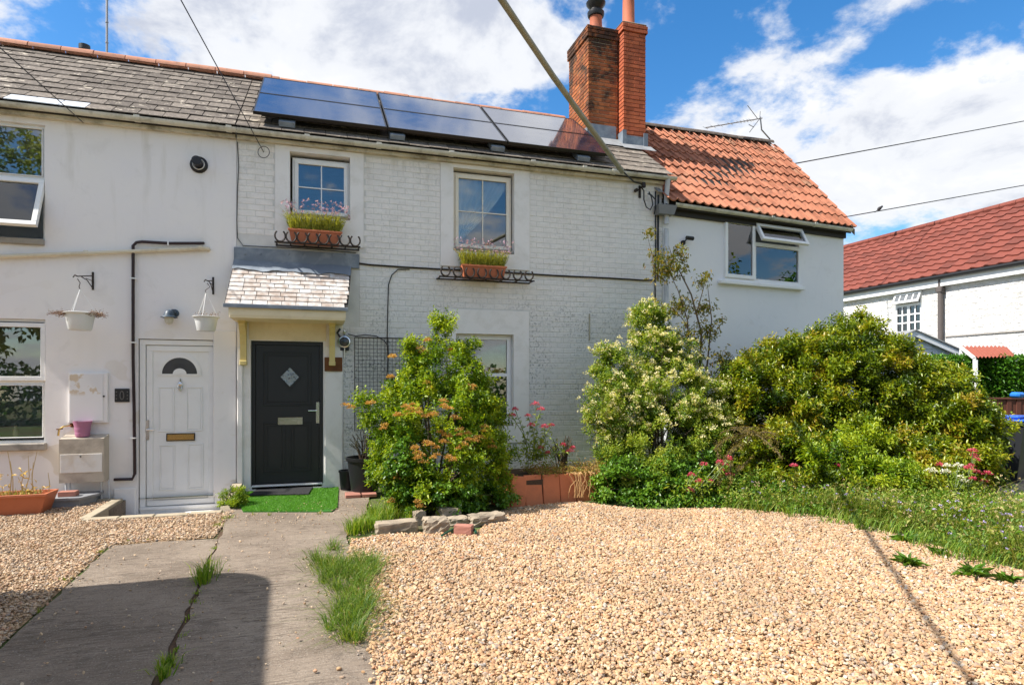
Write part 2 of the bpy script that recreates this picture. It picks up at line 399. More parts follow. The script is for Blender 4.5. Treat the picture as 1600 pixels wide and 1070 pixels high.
def gravelbase(name, a, b):
    m = NT(name, .95, .1); m.col(m.ramp(m.noise(60, 4), [(.3, a), (.7, b)])); m.bump(m.vor(45), .8, .02); return m.m
GBASE = gravelbase('gravel bed', (.24, .16, .09), (.44, .31, .19))
def pebble(name, cols):
    m = NT(name, .62, .3); r = m.rand(); st = [(i/(len(cols)-1), c) for i, c in enumerate(cols)]
    f = m.ramp(r, st); f = m.mix(m.ramp(m.noise(60, 3), [(.4, 0.0), (.75, .35)]), f, (.30, .20, .12))
    f = m.mix(m.ramp(m.noise(1.1, 5, .6, dist=.6), [(.42, 0.0), (.66, .38)]), f, (.27, .19, .12))
    m.col(f); m.bump(m.noise(150, 3), .2, .002); return m.m
PEB = pebble('golden flint gravel', [(.50, .31, .155), (.57, .39, .22), (.43, .24, .115), (.55, .36, .20), (.64, .50, .34), (.47, .27, .135), (.28, .22, .18), (.57, .36, .19), (.45, .21, .11), (.61, .44, .28), (.51, .34, .19), (.34, .30, .27), (.68, .59, .47)])
PEB2 = pebble('dusty brown gravel', [(.50, .34, .20), (.60, .45, .30), (.42, .27, .15), (.56, .41, .27), (.66, .55, .42), (.30, .22, .16), (.24, .21, .19), (.58, .40, .25), (.38, .20, .12), (.62, .48, .34)])
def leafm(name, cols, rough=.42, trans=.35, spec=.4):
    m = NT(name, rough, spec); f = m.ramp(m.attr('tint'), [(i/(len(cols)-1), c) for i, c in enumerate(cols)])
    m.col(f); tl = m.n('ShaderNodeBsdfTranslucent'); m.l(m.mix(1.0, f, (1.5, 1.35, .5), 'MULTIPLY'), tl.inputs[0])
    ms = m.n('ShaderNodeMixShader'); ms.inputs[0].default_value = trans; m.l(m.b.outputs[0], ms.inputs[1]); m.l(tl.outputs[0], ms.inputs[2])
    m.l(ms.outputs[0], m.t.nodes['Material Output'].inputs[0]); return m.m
L_A = leafm('bright yellow green leaf', [(.04, .10, .006), (.12, .225, .010), (.25, .355, .016), (.38, .45, .025)], .42, .40)
L_IVY = leafm('ivy leaf', [(.04, .11, .012), (.10, .22, .02), (.19, .33, .035)], .33, .3)
L_B = leafm('soft green leaf', [(.045, .10, .012), (.12, .215, .016), (.26, .35, .03), (.40, .44, .07)], .5, .38)
L_C = leafm('glossy olive leaf', [(.026, .060, .005), (.080, .140, .007), (.175, .245, .011), (.31, .35, .016), (.36, .28, .03)], .32, .36, .5)
L_H = leafm('dark hedge leaf', [(.03, .09, .012), (.07, .20, .018), (.14, .31, .03)], .33, .3, .5)
L_CON = leafm('bronze conifer needle', [(.07, .07, .012), (.16, .13, .02), (.26, .18, .04)], .6, .25)
L_SAP = leafm('thin sapling leaf', [(.07, .10, .015), (.14, .17, .025), (.26, .20, .03), (.36, .20, .03)], .5, .4)
L_W = leafm('weed leaf', [(.06, .11, .015), (.15, .22, .03), (.30, .33, .06), (.50, .42, .18)], .6, .36)
L_W2 = leafm('broad weed leaf', [(.04, .11, .012), (.11, .23, .018), (.24, .34, .04), (.40, .38, .10)], .5, .36)
L_LAV = leafm('lavender stalk', [(.20, .22, .04), (.36, .38, .05), (.52, .50, .09)], .6, .38)
L_ROS = leafm('grey green needle', [(.05, .07, .035), (.11, .13, .07), (.16, .17, .10)], .7, .2)
GRASS = leafm('grass blade', [(.06, .15, .01), (.14, .27, .015), (.28, .37, .04), (.55, .50, .22)], .5, .38)
L_G2 = leafm('rough verge grass', [(.035, .09, .008), (.08, .17, .012), (.17, .25, .025), (.36, .34, .12)], .5, .38)
TURF = leafm('plastic turf', [(.05, .18, .008), (.10, .30, .012), (.18, .42, .03)], .5, .3)
F_OR = leafm('rusty orange flower head', [(.34, .17, .04), (.50, .29, .08), (.62, .42, .17)], .7, .35)
F_CR = leafm('cream flower', [(.55, .50, .22), (.74, .70, .38), (.84, .80, .55)], .7, .3)
F_PK = leafm('crimson pink flower', [(.38, .03, .07), (.60, .07, .14), (.72, .16, .25)], .7, .3)
F_WH = leafm('white flower', [(.70, .70, .62), (.80, .80, .76)], .7, .3)
F_MV = leafm('mauve flower', [(.40, .24, .44), (.58, .42, .62), (.66, .40, .52)], .7, .3)
F_BL = leafm('small lilac flower', [(.36, .30, .60), (.50, .42, .72)], .7, .3)
DRY = leafm('straw', [(.42, .30, .14), (.60, .46, .24), (.68, .56, .34)], .7, .3)
BARK = weathered('brown bark', (.13, .095, .065), (.05, .04, .03), .8, .9)
TWIG = plain('thin brown twig', (.10, .065, .045), .8)
PEOPLEWOOD = plain('reddish brown fence paint', (.12, .045, .032), .6, .25, var=.2, sc=10)

# ---------------------------------------------------------------- foliage makers
def leaf_mesh(name, P, D, L, Wd, mat, tint, droop=.15, upj=.5, parent=None, rng=RNG, **kw):
    """P (n,3) leaf bases, D (n,3) directions; each leaf two triangles folded on its midrib"""
    n = len(P); D = D/np.linalg.norm(D, axis=1, keepdims=True)
    upv = np.array([0, 0, 1.0])+rng.normal(0, upj, (n, 3)); side = np.cross(D, upv); side /= np.linalg.norm(side, axis=1, keepdims=True)+1e-9
    nor = np.cross(side, D); L = np.asarray(L).reshape(-1, 1)*np.ones((n, 1)); Wd = np.asarray(Wd).reshape(-1, 1)*np.ones((n, 1))
    mid = P+D*L*.45+nor*L*.06
    tip = P+D*L-np.array([0, 0, 1.0])*L*droop
    V = np.stack([P, mid+side*Wd*.5+nor*Wd*.18, tip, mid-side*Wd*.5+nor*Wd*.18], 1).reshape(-1, 3)
    idx = np.arange(n)*4; T = np.stack([idx, idx+1, idx+2, idx, idx+2, idx+3], 1).reshape(-1)
    return raw_mesh(name, V, T, 3, mat, np.repeat(tint, 4), parent, **kw)
def raw_mesh(name, V, loops, k, mat, tint=None, parent=None, fr=None, label=None, cat=None, group=None, kind=None, smooth=False):
    V = np.asarray(V, float); c = Vector(((V[:, 0].min()+V[:, 0].max())/2, (V[:, 1].min()+V[:, 1].max())/2, V[:, 2].min()))
    me = bpy.data.meshes.new(name); nv = len(V); nf = len(loops)//k
    me.vertices.add(nv); me.vertices.foreach_set('co', (V-np.array(c)).astype(np.float32).ravel())
    me.loops.add(len(loops)); me.loops.foreach_set('vertex_index', np.asarray(loops, np.int32))
    me.polygons.add(nf); me.polygons.foreach_set('loop_start', np.arange(nf, dtype=np.int32)*k)
    me.update(calc_edges=True)
    if smooth: me.polygons.foreach_set('use_smooth', np.ones(nf, bool))
    if tint is not None:
        a = me.attributes.new('tint', 'FLOAT', 'POINT'); a.data.foreach_set('value', np.asarray(tint, np.float32))
    me.materials.append(mat); o = bpy.data.objects.new(name, me); C.objects.link(o); place(o, c, parent, fr); tag(o, label, cat, group, kind); return o
def unit(n, rng=RNG):
    v = rng.normal(0, 1, (n, 3)); return v/np.linalg.norm(v, axis=1, keepdims=True)
def ell(px, py, Y, rpx, rpy, ry, fr=M):
    """ellipsoid whose middle shows at px,py on depth Y, rpx x rpy photo pixels wide and high, ry deep"""
    a, b, c = fr.d(px, py); t = (Y-fr.cy)/b; p = fr.P(px, py, Y)
    return (np.array(p), np.array([rpx*t/FPX*1.02, ry, rpy*t/FPX]))
def crown(ells, ncl, clr, rng, outer=.78, zmin=.04):
    w = np.array([e[1][0]*e[1][2]+e[1][1]*e[1][2] for e in ells]); w /= w.sum()
    out = []; tries = 0
    while len(out) < ncl and tries < ncl*30:
        tries += 1; i = rng.choice(len(ells), p=w); c, r = ells[i]; d = unit(1, rng)[0]
        u = rng.uniform(.74, 1.04) if rng.random() < outer else rng.uniform(.35, .82)
        p = c+d*r*u
        if p[2] < zmin: continue
        if u > .74 and any(np.sum(((p-c2)/r2)**2) < .62 for j, (c2, r2) in enumerate(ells) if j != i): continue
        g = (p-c)/(r*r); g /= np.linalg.norm(g); out.append((p, g, u))
    return out
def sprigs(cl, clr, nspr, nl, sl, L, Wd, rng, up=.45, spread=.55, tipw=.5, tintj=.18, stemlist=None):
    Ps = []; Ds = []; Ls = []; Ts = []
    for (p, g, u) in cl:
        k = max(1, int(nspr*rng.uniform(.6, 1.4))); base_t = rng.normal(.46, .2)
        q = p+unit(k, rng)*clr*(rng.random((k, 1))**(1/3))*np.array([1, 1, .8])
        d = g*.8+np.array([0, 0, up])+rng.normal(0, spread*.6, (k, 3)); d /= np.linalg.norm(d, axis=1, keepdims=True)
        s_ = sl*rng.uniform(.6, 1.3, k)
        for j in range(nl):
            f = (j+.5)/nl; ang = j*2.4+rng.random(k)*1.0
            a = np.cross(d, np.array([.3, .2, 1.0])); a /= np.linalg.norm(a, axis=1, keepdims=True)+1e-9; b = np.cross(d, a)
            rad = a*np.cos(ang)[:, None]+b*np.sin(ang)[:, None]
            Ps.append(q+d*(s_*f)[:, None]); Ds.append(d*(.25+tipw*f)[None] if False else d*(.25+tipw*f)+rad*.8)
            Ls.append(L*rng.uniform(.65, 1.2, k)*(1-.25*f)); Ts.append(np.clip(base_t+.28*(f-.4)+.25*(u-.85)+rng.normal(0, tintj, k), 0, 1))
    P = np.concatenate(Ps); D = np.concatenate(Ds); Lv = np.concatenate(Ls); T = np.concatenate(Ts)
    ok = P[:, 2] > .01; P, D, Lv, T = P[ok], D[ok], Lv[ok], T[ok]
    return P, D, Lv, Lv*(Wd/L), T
def twigs(mb, base, cl, n, r0, rng, bend=.3):
    """stems from the base up into the crown"""
    for i in rng.choice(len(cl), min(n, len(cl)), replace=False):
        p = cl[i][0]; b = np.array(base)+np.array([rng.normal(0, .08), rng.normal(0, .06), 0]); m1 = b*.6+p*.4+np.array([0, 0, bend*.4])+rng.normal(0, .04, 3); m1[2] = max(m1[2], .05)
        mb.tube([b, m1, p*.75+m1*.25+rng.normal(0, .02, 3), p], [r0, r0*.7, r0*.45, r0*.2], 5)
def surf(px, py, ells, fr=M):
    a, b, c = fr.d(px, py); d = np.array([a, b, c]); o = np.array([fr.cx, fr.cy, CAM[2]]); best = None
    for (ce, r) in ells:
        D_ = d/r; O = (o-ce)/r; A = D_@D_; B = 2*D_@O; Cc = O@O-1; disc = B*B-4*A*Cc
        if disc > 0:
            t = (-B-math.sqrt(disc))/(2*A)
            if best is None or t < best: best = t
    if best is None:
        ce = min(ells, key=lambda e: abs(e[0][0]-0))[0]; best = min((np.linalg.norm(np.cross(d, e[0]-o))/np.linalg.norm(d), (e[0]-o)@d/(d@d)) for e in ells)[1]
    return o+d*best
def heads(name, centers, r, n, size, mat, rng, parent=None, flat=.6, **kw):
    Ps = []; Ds = []; Ts = []
    for c in centers:
        rr = r*rng.uniform(.7, 1.3); k = max(4, int(n*rng.uniform(.7, 1.3))); u = unit(k, rng); u[:, 2] = np.abs(u[:, 2])*1.0-.25
        Ps.append(np.array(c)+u*rr*np.array([1, 1, flat])*(rng.random((k, 1))**.4)); Ds.append(u+np.array([0, 0, .5])+rng.normal(0, .3, (k, 3))); Ts.append(np.clip(rng.normal(.5, .25, k)+u[:, 2]*.3, 0, 1))
    P = np.concatenate(Ps); D = np.concatenate(Ds); T = np.concatenate(Ts)
    return leaf_mesh(name, P, D, size*rng.uniform(.7, 1.3, len(P)), size*.8, mat, T, 0, .8, parent, rng, **kw)
def blades(name, pts, h, w, mat, rng, lean=.5, parent=None, dirs=None, hv=(.5, 1.2), **kw):
    """curved grass blades: five vertices, three triangles"""
    P = np.asarray(pts, float); n = len(P); ang = rng.uniform(0, 2*PI, n); hh = h*rng.uniform(hv[0], hv[1], n)[:, None]
    d = np.stack([np.cos(ang), np.sin(ang), np.zeros(n)], 1)
    if dirs is not None: d = d*.6+dirs
    s_ = np.stack([-np.sin(ang+.6), np.cos(ang+.6), np.zeros(n)], 1)*w*.5; ln = lean*rng.uniform(.3, 1.4, n)[:, None]
    up = np.array([0, 0, 1.0]); m1 = P+up*hh*.55+d*hh*ln*.3; tip = P+up*hh*(1-ln*.35).clip(.3, 1)+d*hh*ln
    V = np.stack([P-s_, P+s_, m1+s_*.8, m1-s_*.8, tip], 1).reshape(-1, 3); i = np.arange(n)*5
    T = np.stack([i, i+1, i+2, i, i+2, i+3, i+3, i+2, i+4], 1).reshape(-1)
    return raw_mesh(name, V, T, 3, mat, np.repeat(np.clip(rng.normal(.45, .22, n), 0, 1), 5), parent, **kw)

# ---------------------------------------------------------------- wall with openings, windows
def wall_panel(mb, x0, x1, z0, z1, holes, y0=0.0, th=.28, mi=0, rev=None):
    xs = sorted({x0, x1, *[h[0] for h in holes], *[h[1] for h in holes]}); zs = sorted({z0, z1, *[h[2] for h in holes], *[h[3] for h in holes]})
    xs = [x for x in xs if x0 <= x <= x1]; zs = [z for z in zs if z0 <= z <= z1]
    for i in range(len(xs)-1):
        for j in range(len(zs)-1):
            a, b, c, d = xs[i], xs[i+1], zs[j], zs[j+1]; mxx, mz = (a+b)/2, (c+d)/2
            if any(h[0] < mxx < h[1] and h[2] < mz < h[3] for h in holes): continue
            mb.quad((a, y0, c), (b, y0, c), (b, y0, d), (a, y0, d), mi); mb.quad((b, y0+th, c), (a, y0+th, c), (a, y0+th, d), (b, y0+th, d), mi)
    for h in holes+[(x0, x1, z0, z1)]:
        a, b, c, d = max(h[0], x0), min(h[1], x1), max(h[2], z0), min(h[3], z1); r_ = mi if rev is None or h is (x0, x1, z0, z1) else rev
        y1 = y0+th
        mb.quad((a, y0, c), (a, y0, d), (a, y1, d), (a, y1, c), r_); mb.quad((b, y0, d), (b, y0, c), (b, y1, c), (b, y1, d), r_)
        mb.quad((a, y0, d), (b, y0, d), (b, y1, d), (a, y1, d), r_); mb.quad((b, y0, c), (a, y0, c), (a, y1, c), (b, y1, c), r_)
def ring(mb, x0, x1, z0, z1, w, y0, y1, mi=0, bev=.004, wb=None, wt=None):
    wb = wb or w; wt = wt or w
    mb.box(x0, x0+w, y0, y1, z0+wb, z1-wt, mi, bev); mb.box(x1-w, x1, y0, y1, z0+wb, z1-wt, mi, bev)
    mb.box(x0, x1, y0, y1, z0, z0+wb, mi, bev); mb.box(x0, x1, y0, y1, z1-wt, z1, mi, bev)
def sash(parent, x0, x1, z0, z1, y, w=.05, mat=None, open_deg=0, bars=(0, 0), dep=.05, barw=.02):
    """a glazed sash as sub-part, hung from its top edge when open"""
    mat = mat or UPVC
    mb = MB(); ring(mb, x0, x1, z0, z1, w, y-dep, y+.01)
    for i in range(bars[0]):
        xx = x0+w+(x1-x0-2*w)*(i+1)/(bars[0]+1); mb.box(xx-barw/2, xx+barw/2, y-dep*.75, y-.012, z0+w, z1-w)
    for i in range(bars[1]):
        z_ = z0+w+(z1-z0-2*w)*(i+1)/(bars[1]+1); mb.box(x0+w, x1-w, y-dep*.72, y-.014, z_-barw/2, z_+barw/2)
    g = MB(); g.box(x0+w-.002, x1-w+.002, y-.024, y-.018, z0+w-.002, z1-w+.002)
    if open_deg:
        rot = Matrix.Translation((0, y-dep, z1)) @ Matrix.Rotation(-math.radians(open_deg), 4, 'X') @ Matrix.Translation((0, -(y-dep), -z1))
        for b in (mb, g): b.v = [tuple(rot @ Vector(v)) for v in b.v]
    obj('sash', mb, mat, parent); obj('pane', g, GLASS, parent)
def curtain_mesh(parent, poly_fn, x0, x1, z0, z1, y, n=60, m=24, amp=.018, freq=60, mat=None):
    """pleated cloth; poly_fn(u,v) gives x,z"""
    vs = []; fs = []
    for j in range(m+1):
        for i in range(n+1):
            u, v = i/n, j/m; x, z = poly_fn(u, v); vs.append((x, y+amp*math.sin(u*freq+1.5*math.sin(v*3))*(0.4+.6*v), z))
    for j in range(m):
        for i in range(n): a = j*(n+1)+i; fs.append((a, a+1, a+n+2, a+n+1))
    mb = MB(); mb.add(vs, fs); return obj('curtain', mb, mat or CURT, parent, True)

# ================================================================ GROUND
WELL = (M.X(188, -.02)-.0, -1.17, -1.17, -.0)       # x0,x1,y0,y1 of the sunken area before the white door
WX0 = M.G(178, 788, .03).x; WX1 = -1.17; WY0 = M.G(250, 806, .03).y+.12
mb = MB(); gx = [-60, WX0, WX1, 90]; gy = [-60, WY0, 0.0, 90]
for i in range(3):
    for j in range(3):
        if i == 1 and j == 1: continue
        mb.quad((gx[i], gy[j], 0), (gx[i+1], gy[j], 0), (gx[i+1], gy[j+1], 0), (gx[i], gy[j+1], 0))
mg = NT('earth and grass ground', .95, .1)
mg.col(mg.mix(mg.ramp(mg.noise(.7, 6), [(.4, 0.0), (.6, 1.0)]), (.10, .085, .05), (.09, .13, .04))); mg.bump(mg.noise(20, 6), .8, .03)
obj('ground', mb, mg.m, kind='structure')
mb = MB(); mb.box(WX0-.05, WX1+.05, WY0-.05, .05, -.34, -.245); mb.box(WX0-.06, WX0, WY0-.05, 0, -.25, -.001); mb.box(WX1, WX1+.06, WY0-.05, 0, -.25, -.001); mb.box(WX0, WX1, WY0-.06, WY0, -.25, -.001)
obj('sunken_path', mb, CONC, kind='structure')
# drive strips
sk = -.051
RJ = random.Random(77)
def rough(poly, amp=.016, step=.12):
    out = []
    for i, a in enumerate(poly):
        b = poly[(i+1) % len(poly)]; L = math.hypot(b[0]-a[0], b[1]-a[1]); n = max(1, int(L/step))
        for k in range(n): u = k/n; out.append((a[0]+(b[0]-a[0])*u+RJ.uniform(-amp, amp), a[1]+(b[1]-a[1])*u+RJ.uniform(-amp, amp)))
    return out
def strip(poly, top, name):
    poly = rough(poly); mb = MB(); mb.prism(poly, -.05, top); return obj(name, mb, CONC, kind='structure')
sx0, sy0 = M.G(175, 853).x, M.G(175, 853).y
def dx(x, y): return x+sk*(y-(-4.0))
strip([(dx(-1.84, -12), -12), (dx(-.91, -12), -12), (dx(-.91, -4), -4), (dx(-.90, -2.75), -2.78), (dx(-1.3, -2.7), -2.70), (dx(-1.83, -2.7), -2.74)], .018, 'driveway')
strip([(dx(-.85, -12), -12), (dx(.35, -12), -12), (dx(.30, -3), -3.0), (.46, -2.3), (.62, -1.2), (.62, -.02), (-1.10, -.02), (-1.10, -1.3), (dx(-.88, -2.5), -2.5)], .024, 'driveway')
mb = MB(); mb.add([(dx(-.98, -12), -12, .009), (dx(-.80, -12), -12, .009), (-.82, -2.4, .009), (-1.0, -2.4, .009)], [(0, 1, 2, 3)]); obj('joint_soil', mb, SOIL, kind='structure')
# gravel beds (sheets) and pebbles
def sheet(poly, z, mat, name):
    mb = MB(); mb.add([(x, y, z) for x, y in poly], [tuple(range(len(poly)))]); return obj(name, mb, mat, kind='structure')
GR = [(.33, -12), (.28, -6.2), (.20, -4.2), (.30, -3.22)]+[tuple(M.G(*p)[:2]) for p in ((600, 838), (742, 836), (790, 797), (905, 786), (1010, 799), (1150, 797), (1290, 809), (1400, 838), (1500, 868), (1600, 897), (1760, 930))]+[(9.5, -8), (9.5, -12)]
GL = [(-9, -12), (dx(-1.86, -12), -12), (dx(-1.86, -2.72), -2.72), (dx(-.95, -2.6), -2.65), (-.98, -1.35), (WX0-.02, WY0-.1), (WX0-.12, -.02), (-9, -.02)]
sheet(GR, .010, GBASE, 'gravel_bed'); sheet(GL, .006, GBASE, 'gravel_bed')
def inpoly(P, poly):
    x, y = P[:, 0], P[:, 1]; c = np.zeros(len(P), bool); n = len(poly); j = n-1
    for i in range(n):
        xi, yi = poly[i]; xj, yj = poly[j]
        if yi != yj:
            c ^= ((yi > y) != (yj > y)) & (x < (xj-xi)*(y-yi)/(yj-yi)+xi)
        j = i
    return c
def frustum(P, margin=1.5):
    dx_, dy_ = P[:, 0]-CAM[0], P[:, 1]-CAM[1]; f = dx_*math.sin(YAW)+dy_*math.cos(YAW); s_ = dx_*math.cos(YAW)-dy_*math.sin(YAW)
    return (f > 2.6) & (np.abs(s_) < f*.826+margin)
def pebbles(name, poly, dens, smin, smax, mat, z0, seed, mound=.02, label=None, cover=None):
    rng = np.random.default_rng(seed); a = np.array(poly); lo = np.maximum(a.min(0), [-8, -8]); hi = np.minimum(a.max(0), [9, 1]); n = int((hi-lo).prod()*dens)
    P = rng.uniform(lo, hi, (n, 2)); ok = inpoly(P, poly) & frustum(P)
    P = P[ok]; n = len(P); nz = np.sin(P[:, 0]*2.1+1)*np.cos(P[:, 1]*1.7)*.5+.5
    nz2 = np.sin(P[:, 0]*5.3+P[:, 1]*3.1)*.5+.5
    if cover is not None:
        k = cover(P) > rng.random(n); P = P[k]; nz = nz[k]; nz2 = nz2[k]; n = len(P)
    sc = smin+(smax-smin)*rng.random(n)**2.4
    z = z0+rng.random(n)*.016+nz*mound+nz2*.008
    V = np.column_stack([P, z]); rot = np.column_stack([rng.normal(0, .45, n), rng.normal(0, .45, n), rng.uniform(0, 2*PI, n)])
    S3 = np.column_stack([sc, sc*rng.uniform(.55, .9, n), sc*rng.uniform(.35, .65, n)])
    me = bpy.data.meshes.new(name); me.vertices.add(n); me.vertices.foreach_set('co', V.astype(np.float32).ravel())
    for nm, arr in (('rot', rot), ('scl', S3)):
        at = me.attributes.new(nm, 'FLOAT_VECTOR', 'POINT'); at.data.foreach_set('vector', arr.astype(np.float32).ravel())
    me.update(); o = bpy.data.objects.new(name, me); C.objects.link(o); tag(o, label, 'gravel', None, 'stuff')
    g = bpy.data.node_groups.new('scatter '+name, 'GeometryNodeTree'); g.interface.new_socket('Geometry', in_out='INPUT', socket_type='NodeSocketGeometry'); g.interface.new_socket('Geometry', in_out='OUTPUT', socket_type='NodeSocketGeometry')
    N = g.nodes.new; gi = N('NodeGroupInput'); go = N('NodeGroupOutput'); gti = N('GeometryNodeGeometryToInstance')
    for v in range(5):
        ico = N('GeometryNodeMeshIcoSphere'); ico.inputs['Radius'].default_value = .5; ico.inputs['Subdivisions'].default_value = 2
        sp = N('GeometryNodeSetPosition'); nz_ = N('ShaderNodeTexNoise'); nz_.noise_dimensions = '4D'; nz_.inputs['W'].default_value = v*7.3; nz_.inputs['Scale'].default_value = 1.7; nz_.inputs['Detail'].default_value = 1
        sb = N('ShaderNodeVectorMath'); sb.operation = 'SUBTRACT'; sb.inputs[1].default_value = (.5, .5, .5)
        ml = N('ShaderNodeVectorMath'); ml.operation = 'SCALE'; ml.inputs['Scale'].default_value = .85
        g.links.new(nz_.outputs['Color'], sb.inputs[0]); g.links.new(sb.outputs[0], ml.inputs[0]); g.links.new(ico.outputs[0], sp.inputs['Geometry']); g.links.new(ml.outputs[0], sp.inputs['Offset'])
        sm = N('GeometryNodeSetShadeSmooth'); g.links.new(sp.outputs[0], sm.inputs[0]); sm.inputs['Shade Smooth'].default_value = v < 3
        mm = N('GeometryNodeSetMaterial'); mm.inputs['Material'].default_value = mat; g.links.new(sm.outputs[0], mm.inputs[0]); g.links.new(mm.outputs[0], gti.inputs[0])
    ip = N('GeometryNodeInstanceOnPoints'); g.links.new(gi.outputs[0], ip.inputs['Points']); g.links.new(gti.outputs[0], ip.inputs['Instance']); ip.inputs['Pick Instance'].default_value = True
    na = N('GeometryNodeInputNamedAttribute'); na.data_type = 'FLOAT_VECTOR'; na.inputs['Name'].default_value = 'rot'; er = N('FunctionNodeEulerToRotation'); g.links.new(na.outputs[0], er.inputs[0]); g.links.new(er.outputs[0], ip.inputs['Rotation'])
    nb = N('GeometryNodeInputNamedAttribute'); nb.data_type = 'FLOAT_VECTOR'; nb.inputs['Name'].default_value = 'scl'; g.links.new(nb.outputs[0], ip.inputs['Scale'])
    rv = N('FunctionNodeRandomValue'); rv.data_type = 'INT'; rv.inputs['Min'].default_value = 0 if not hasattr(rv.inputs[4], 'x') else 0
    for s_ in rv.inputs:
        if s_.type == 'INT' and s_.name == 'Min': s_.default_value = 0
        if s_.type == 'INT' and s_.name == 'Max': s_.default_value = 4
    g.links.new([s_ for s_ in rv.outputs if s_.type == 'INT'][0], ip.inputs['Instance Index'])
    g.links.new(ip.outputs[0], go.inputs[0]); md = o.modifiers.new('scatter', 'NODES'); md.node_group = g
    return o
def grow(poly, k):
    c = np.mean(np.array(poly), 0); return poly
pebbles('gravel', GR, 5600, .011, .040, PEB, .010, 3, .006, 'golden flint gravel spread over the front parking area')
pebbles('gravel', GL, 3800, .010, .034, PEB2, .006, 5, .004, 'dusty brown gravel beside the left of the concrete drive')
rgd = np.random.default_rng(33); n_ = 260; P_ = np.column_stack([rgd.uniform(.4, 6.5, n_), rgd.uniform(-8, -2.2, n_)]); P_ = P_[inpoly(P_, GR)]; P_ = np.column_stack([P_, np.full(len(P_), .046)])
D_ = rgd.normal(0, 1, P_.shape)*np.array([1, 1, .25]); leaf_mesh('fallen_leaves', P_, D_, rgd.uniform(.02, .05, len(P_)), .018, leafm('dead fallen leaf', [(.10, .06, .03), (.22, .13, .05), (.36, .26, .10)], .8, .2), rgd.random(len(P_)), 0, .3, rng=rgd, label='dry fallen leaves and bits scattered over the gravel', cat='leaf litter', kind='stuff')
# loose stones strayed on the concrete
pebbles('stray_pebbles', [(-1.86, -7.5), (-1.55, -7.5), (-1.6, -2.7), (-1.9, -2.7)], 260, .008, .024, PEB2, .020, 18, 0.0, 'pebbles kicked over the left edge of the concrete', cover=lambda P: np.clip((-1.62-P[:, 0])/.25, 0, 1)**2)
pebbles('stray_pebbles', [(-1.0, -2.3), (.62, -2.3), (.62, -.9), (-.6, -1.3), (-1.9, -2.72)], 240, .007, .02, PEB2, .022, 19, 0.0, 'grit and small pebbles on the rough concrete before the mat')
pebbles('stray_pebbles', [(-1.8, -7.5), (.6, -7.5), (.6, -.6), (-1.0, -1.0), (-1.8, -2.7)], 45, .010, .026, PEB2, .024, 8, 0.0, 'stray pebbles scattered on the concrete drive')
pebbles('stray_pebbles', [(.0, -7.5), (.50, -7.5), (.42, -3.3), (.12, -3.3)], 480, .014, .036, PEB, .020, 9, 0.0, 'golden pebbles spilled over the drive edge', cover=lambda P: np.clip((P[:, 0]-.02)/.4, 0, 1)**1.5)

# ================================================================ HOUSES
EZ, EY = 5.12, -.15; RY, RZ = 2.2, 6.86; SL = (RZ-EZ)/(RY-EY); RA = math.atan(SL); SLEN = math.hypot(RZ-EZ, RY-EY)
LX0, MX0, MX1 = -6.2, M.X(370), M.X(1035)
def shell(root, x0, x1, holes, mat, name='wall', rev=None, z0=-.3, ez=EZ, eyz=0.0, depth=4.5, ry=RY, rz=RZ, sl=SL, side_l=True, side_r=True):
    """front wall with openings; sides, back, floors"""
    mb = MB(); zt = ez+sl*(.12)-.06; wall_panel(mb, x0, x1, z0, zt, holes, 0, .28, 0, 1)
    w = obj(name, mb, [mat, rev or PLASTER], root)
    mb = MB(); gy = 2*ry
    prof = [(.28, z0), (gy, z0), (gy, zt-.05), (ry, rz-.12), (.28, zt)]
    for x, f in ((x0+.001, side_l), (x1-.141, side_r)):
        mb.extr_x(prof, x, x+.14)
    mb.box(x0+.15, x1-.15, gy-.2, gy-.001, z0, zt-.1); mb.box(x0+.145, x1-.145, .285, gy-.21, 2.62, 2.72); mb.box(x0+.145, x1-.145, .285, gy-.21, zt-.16, zt-.1)
    mb.box(x0+.145, x1-.145, 2.6, 2.7, z0, 2.6); mb.box(x0+.145, x1-.145, 2.6, 2.7, 2.73, zt-.17)
    obj('side_wall', mb, [mat], root)
    return w
def slate_mesh(w, h, t, mats, name, chip=0.0):
    mb = MB(); x0, x1 = -w/2, w/2
    mb.add([(x0, 0, 0), (x1, 0, 0), (x1-.002, h, 0), (x0+.002, h, 0), (x0+.002, .003, t), (x1-.002, .003+chip, t), (x1-.004, h, t), (x0+.004, h, t)],
           [(0, 3, 2, 1), (4, 5, 6, 7), (0, 1, 5, 4), (1, 2, 6, 5), (3, 0, 4, 7)])
    return mb.mesh(name, mats)
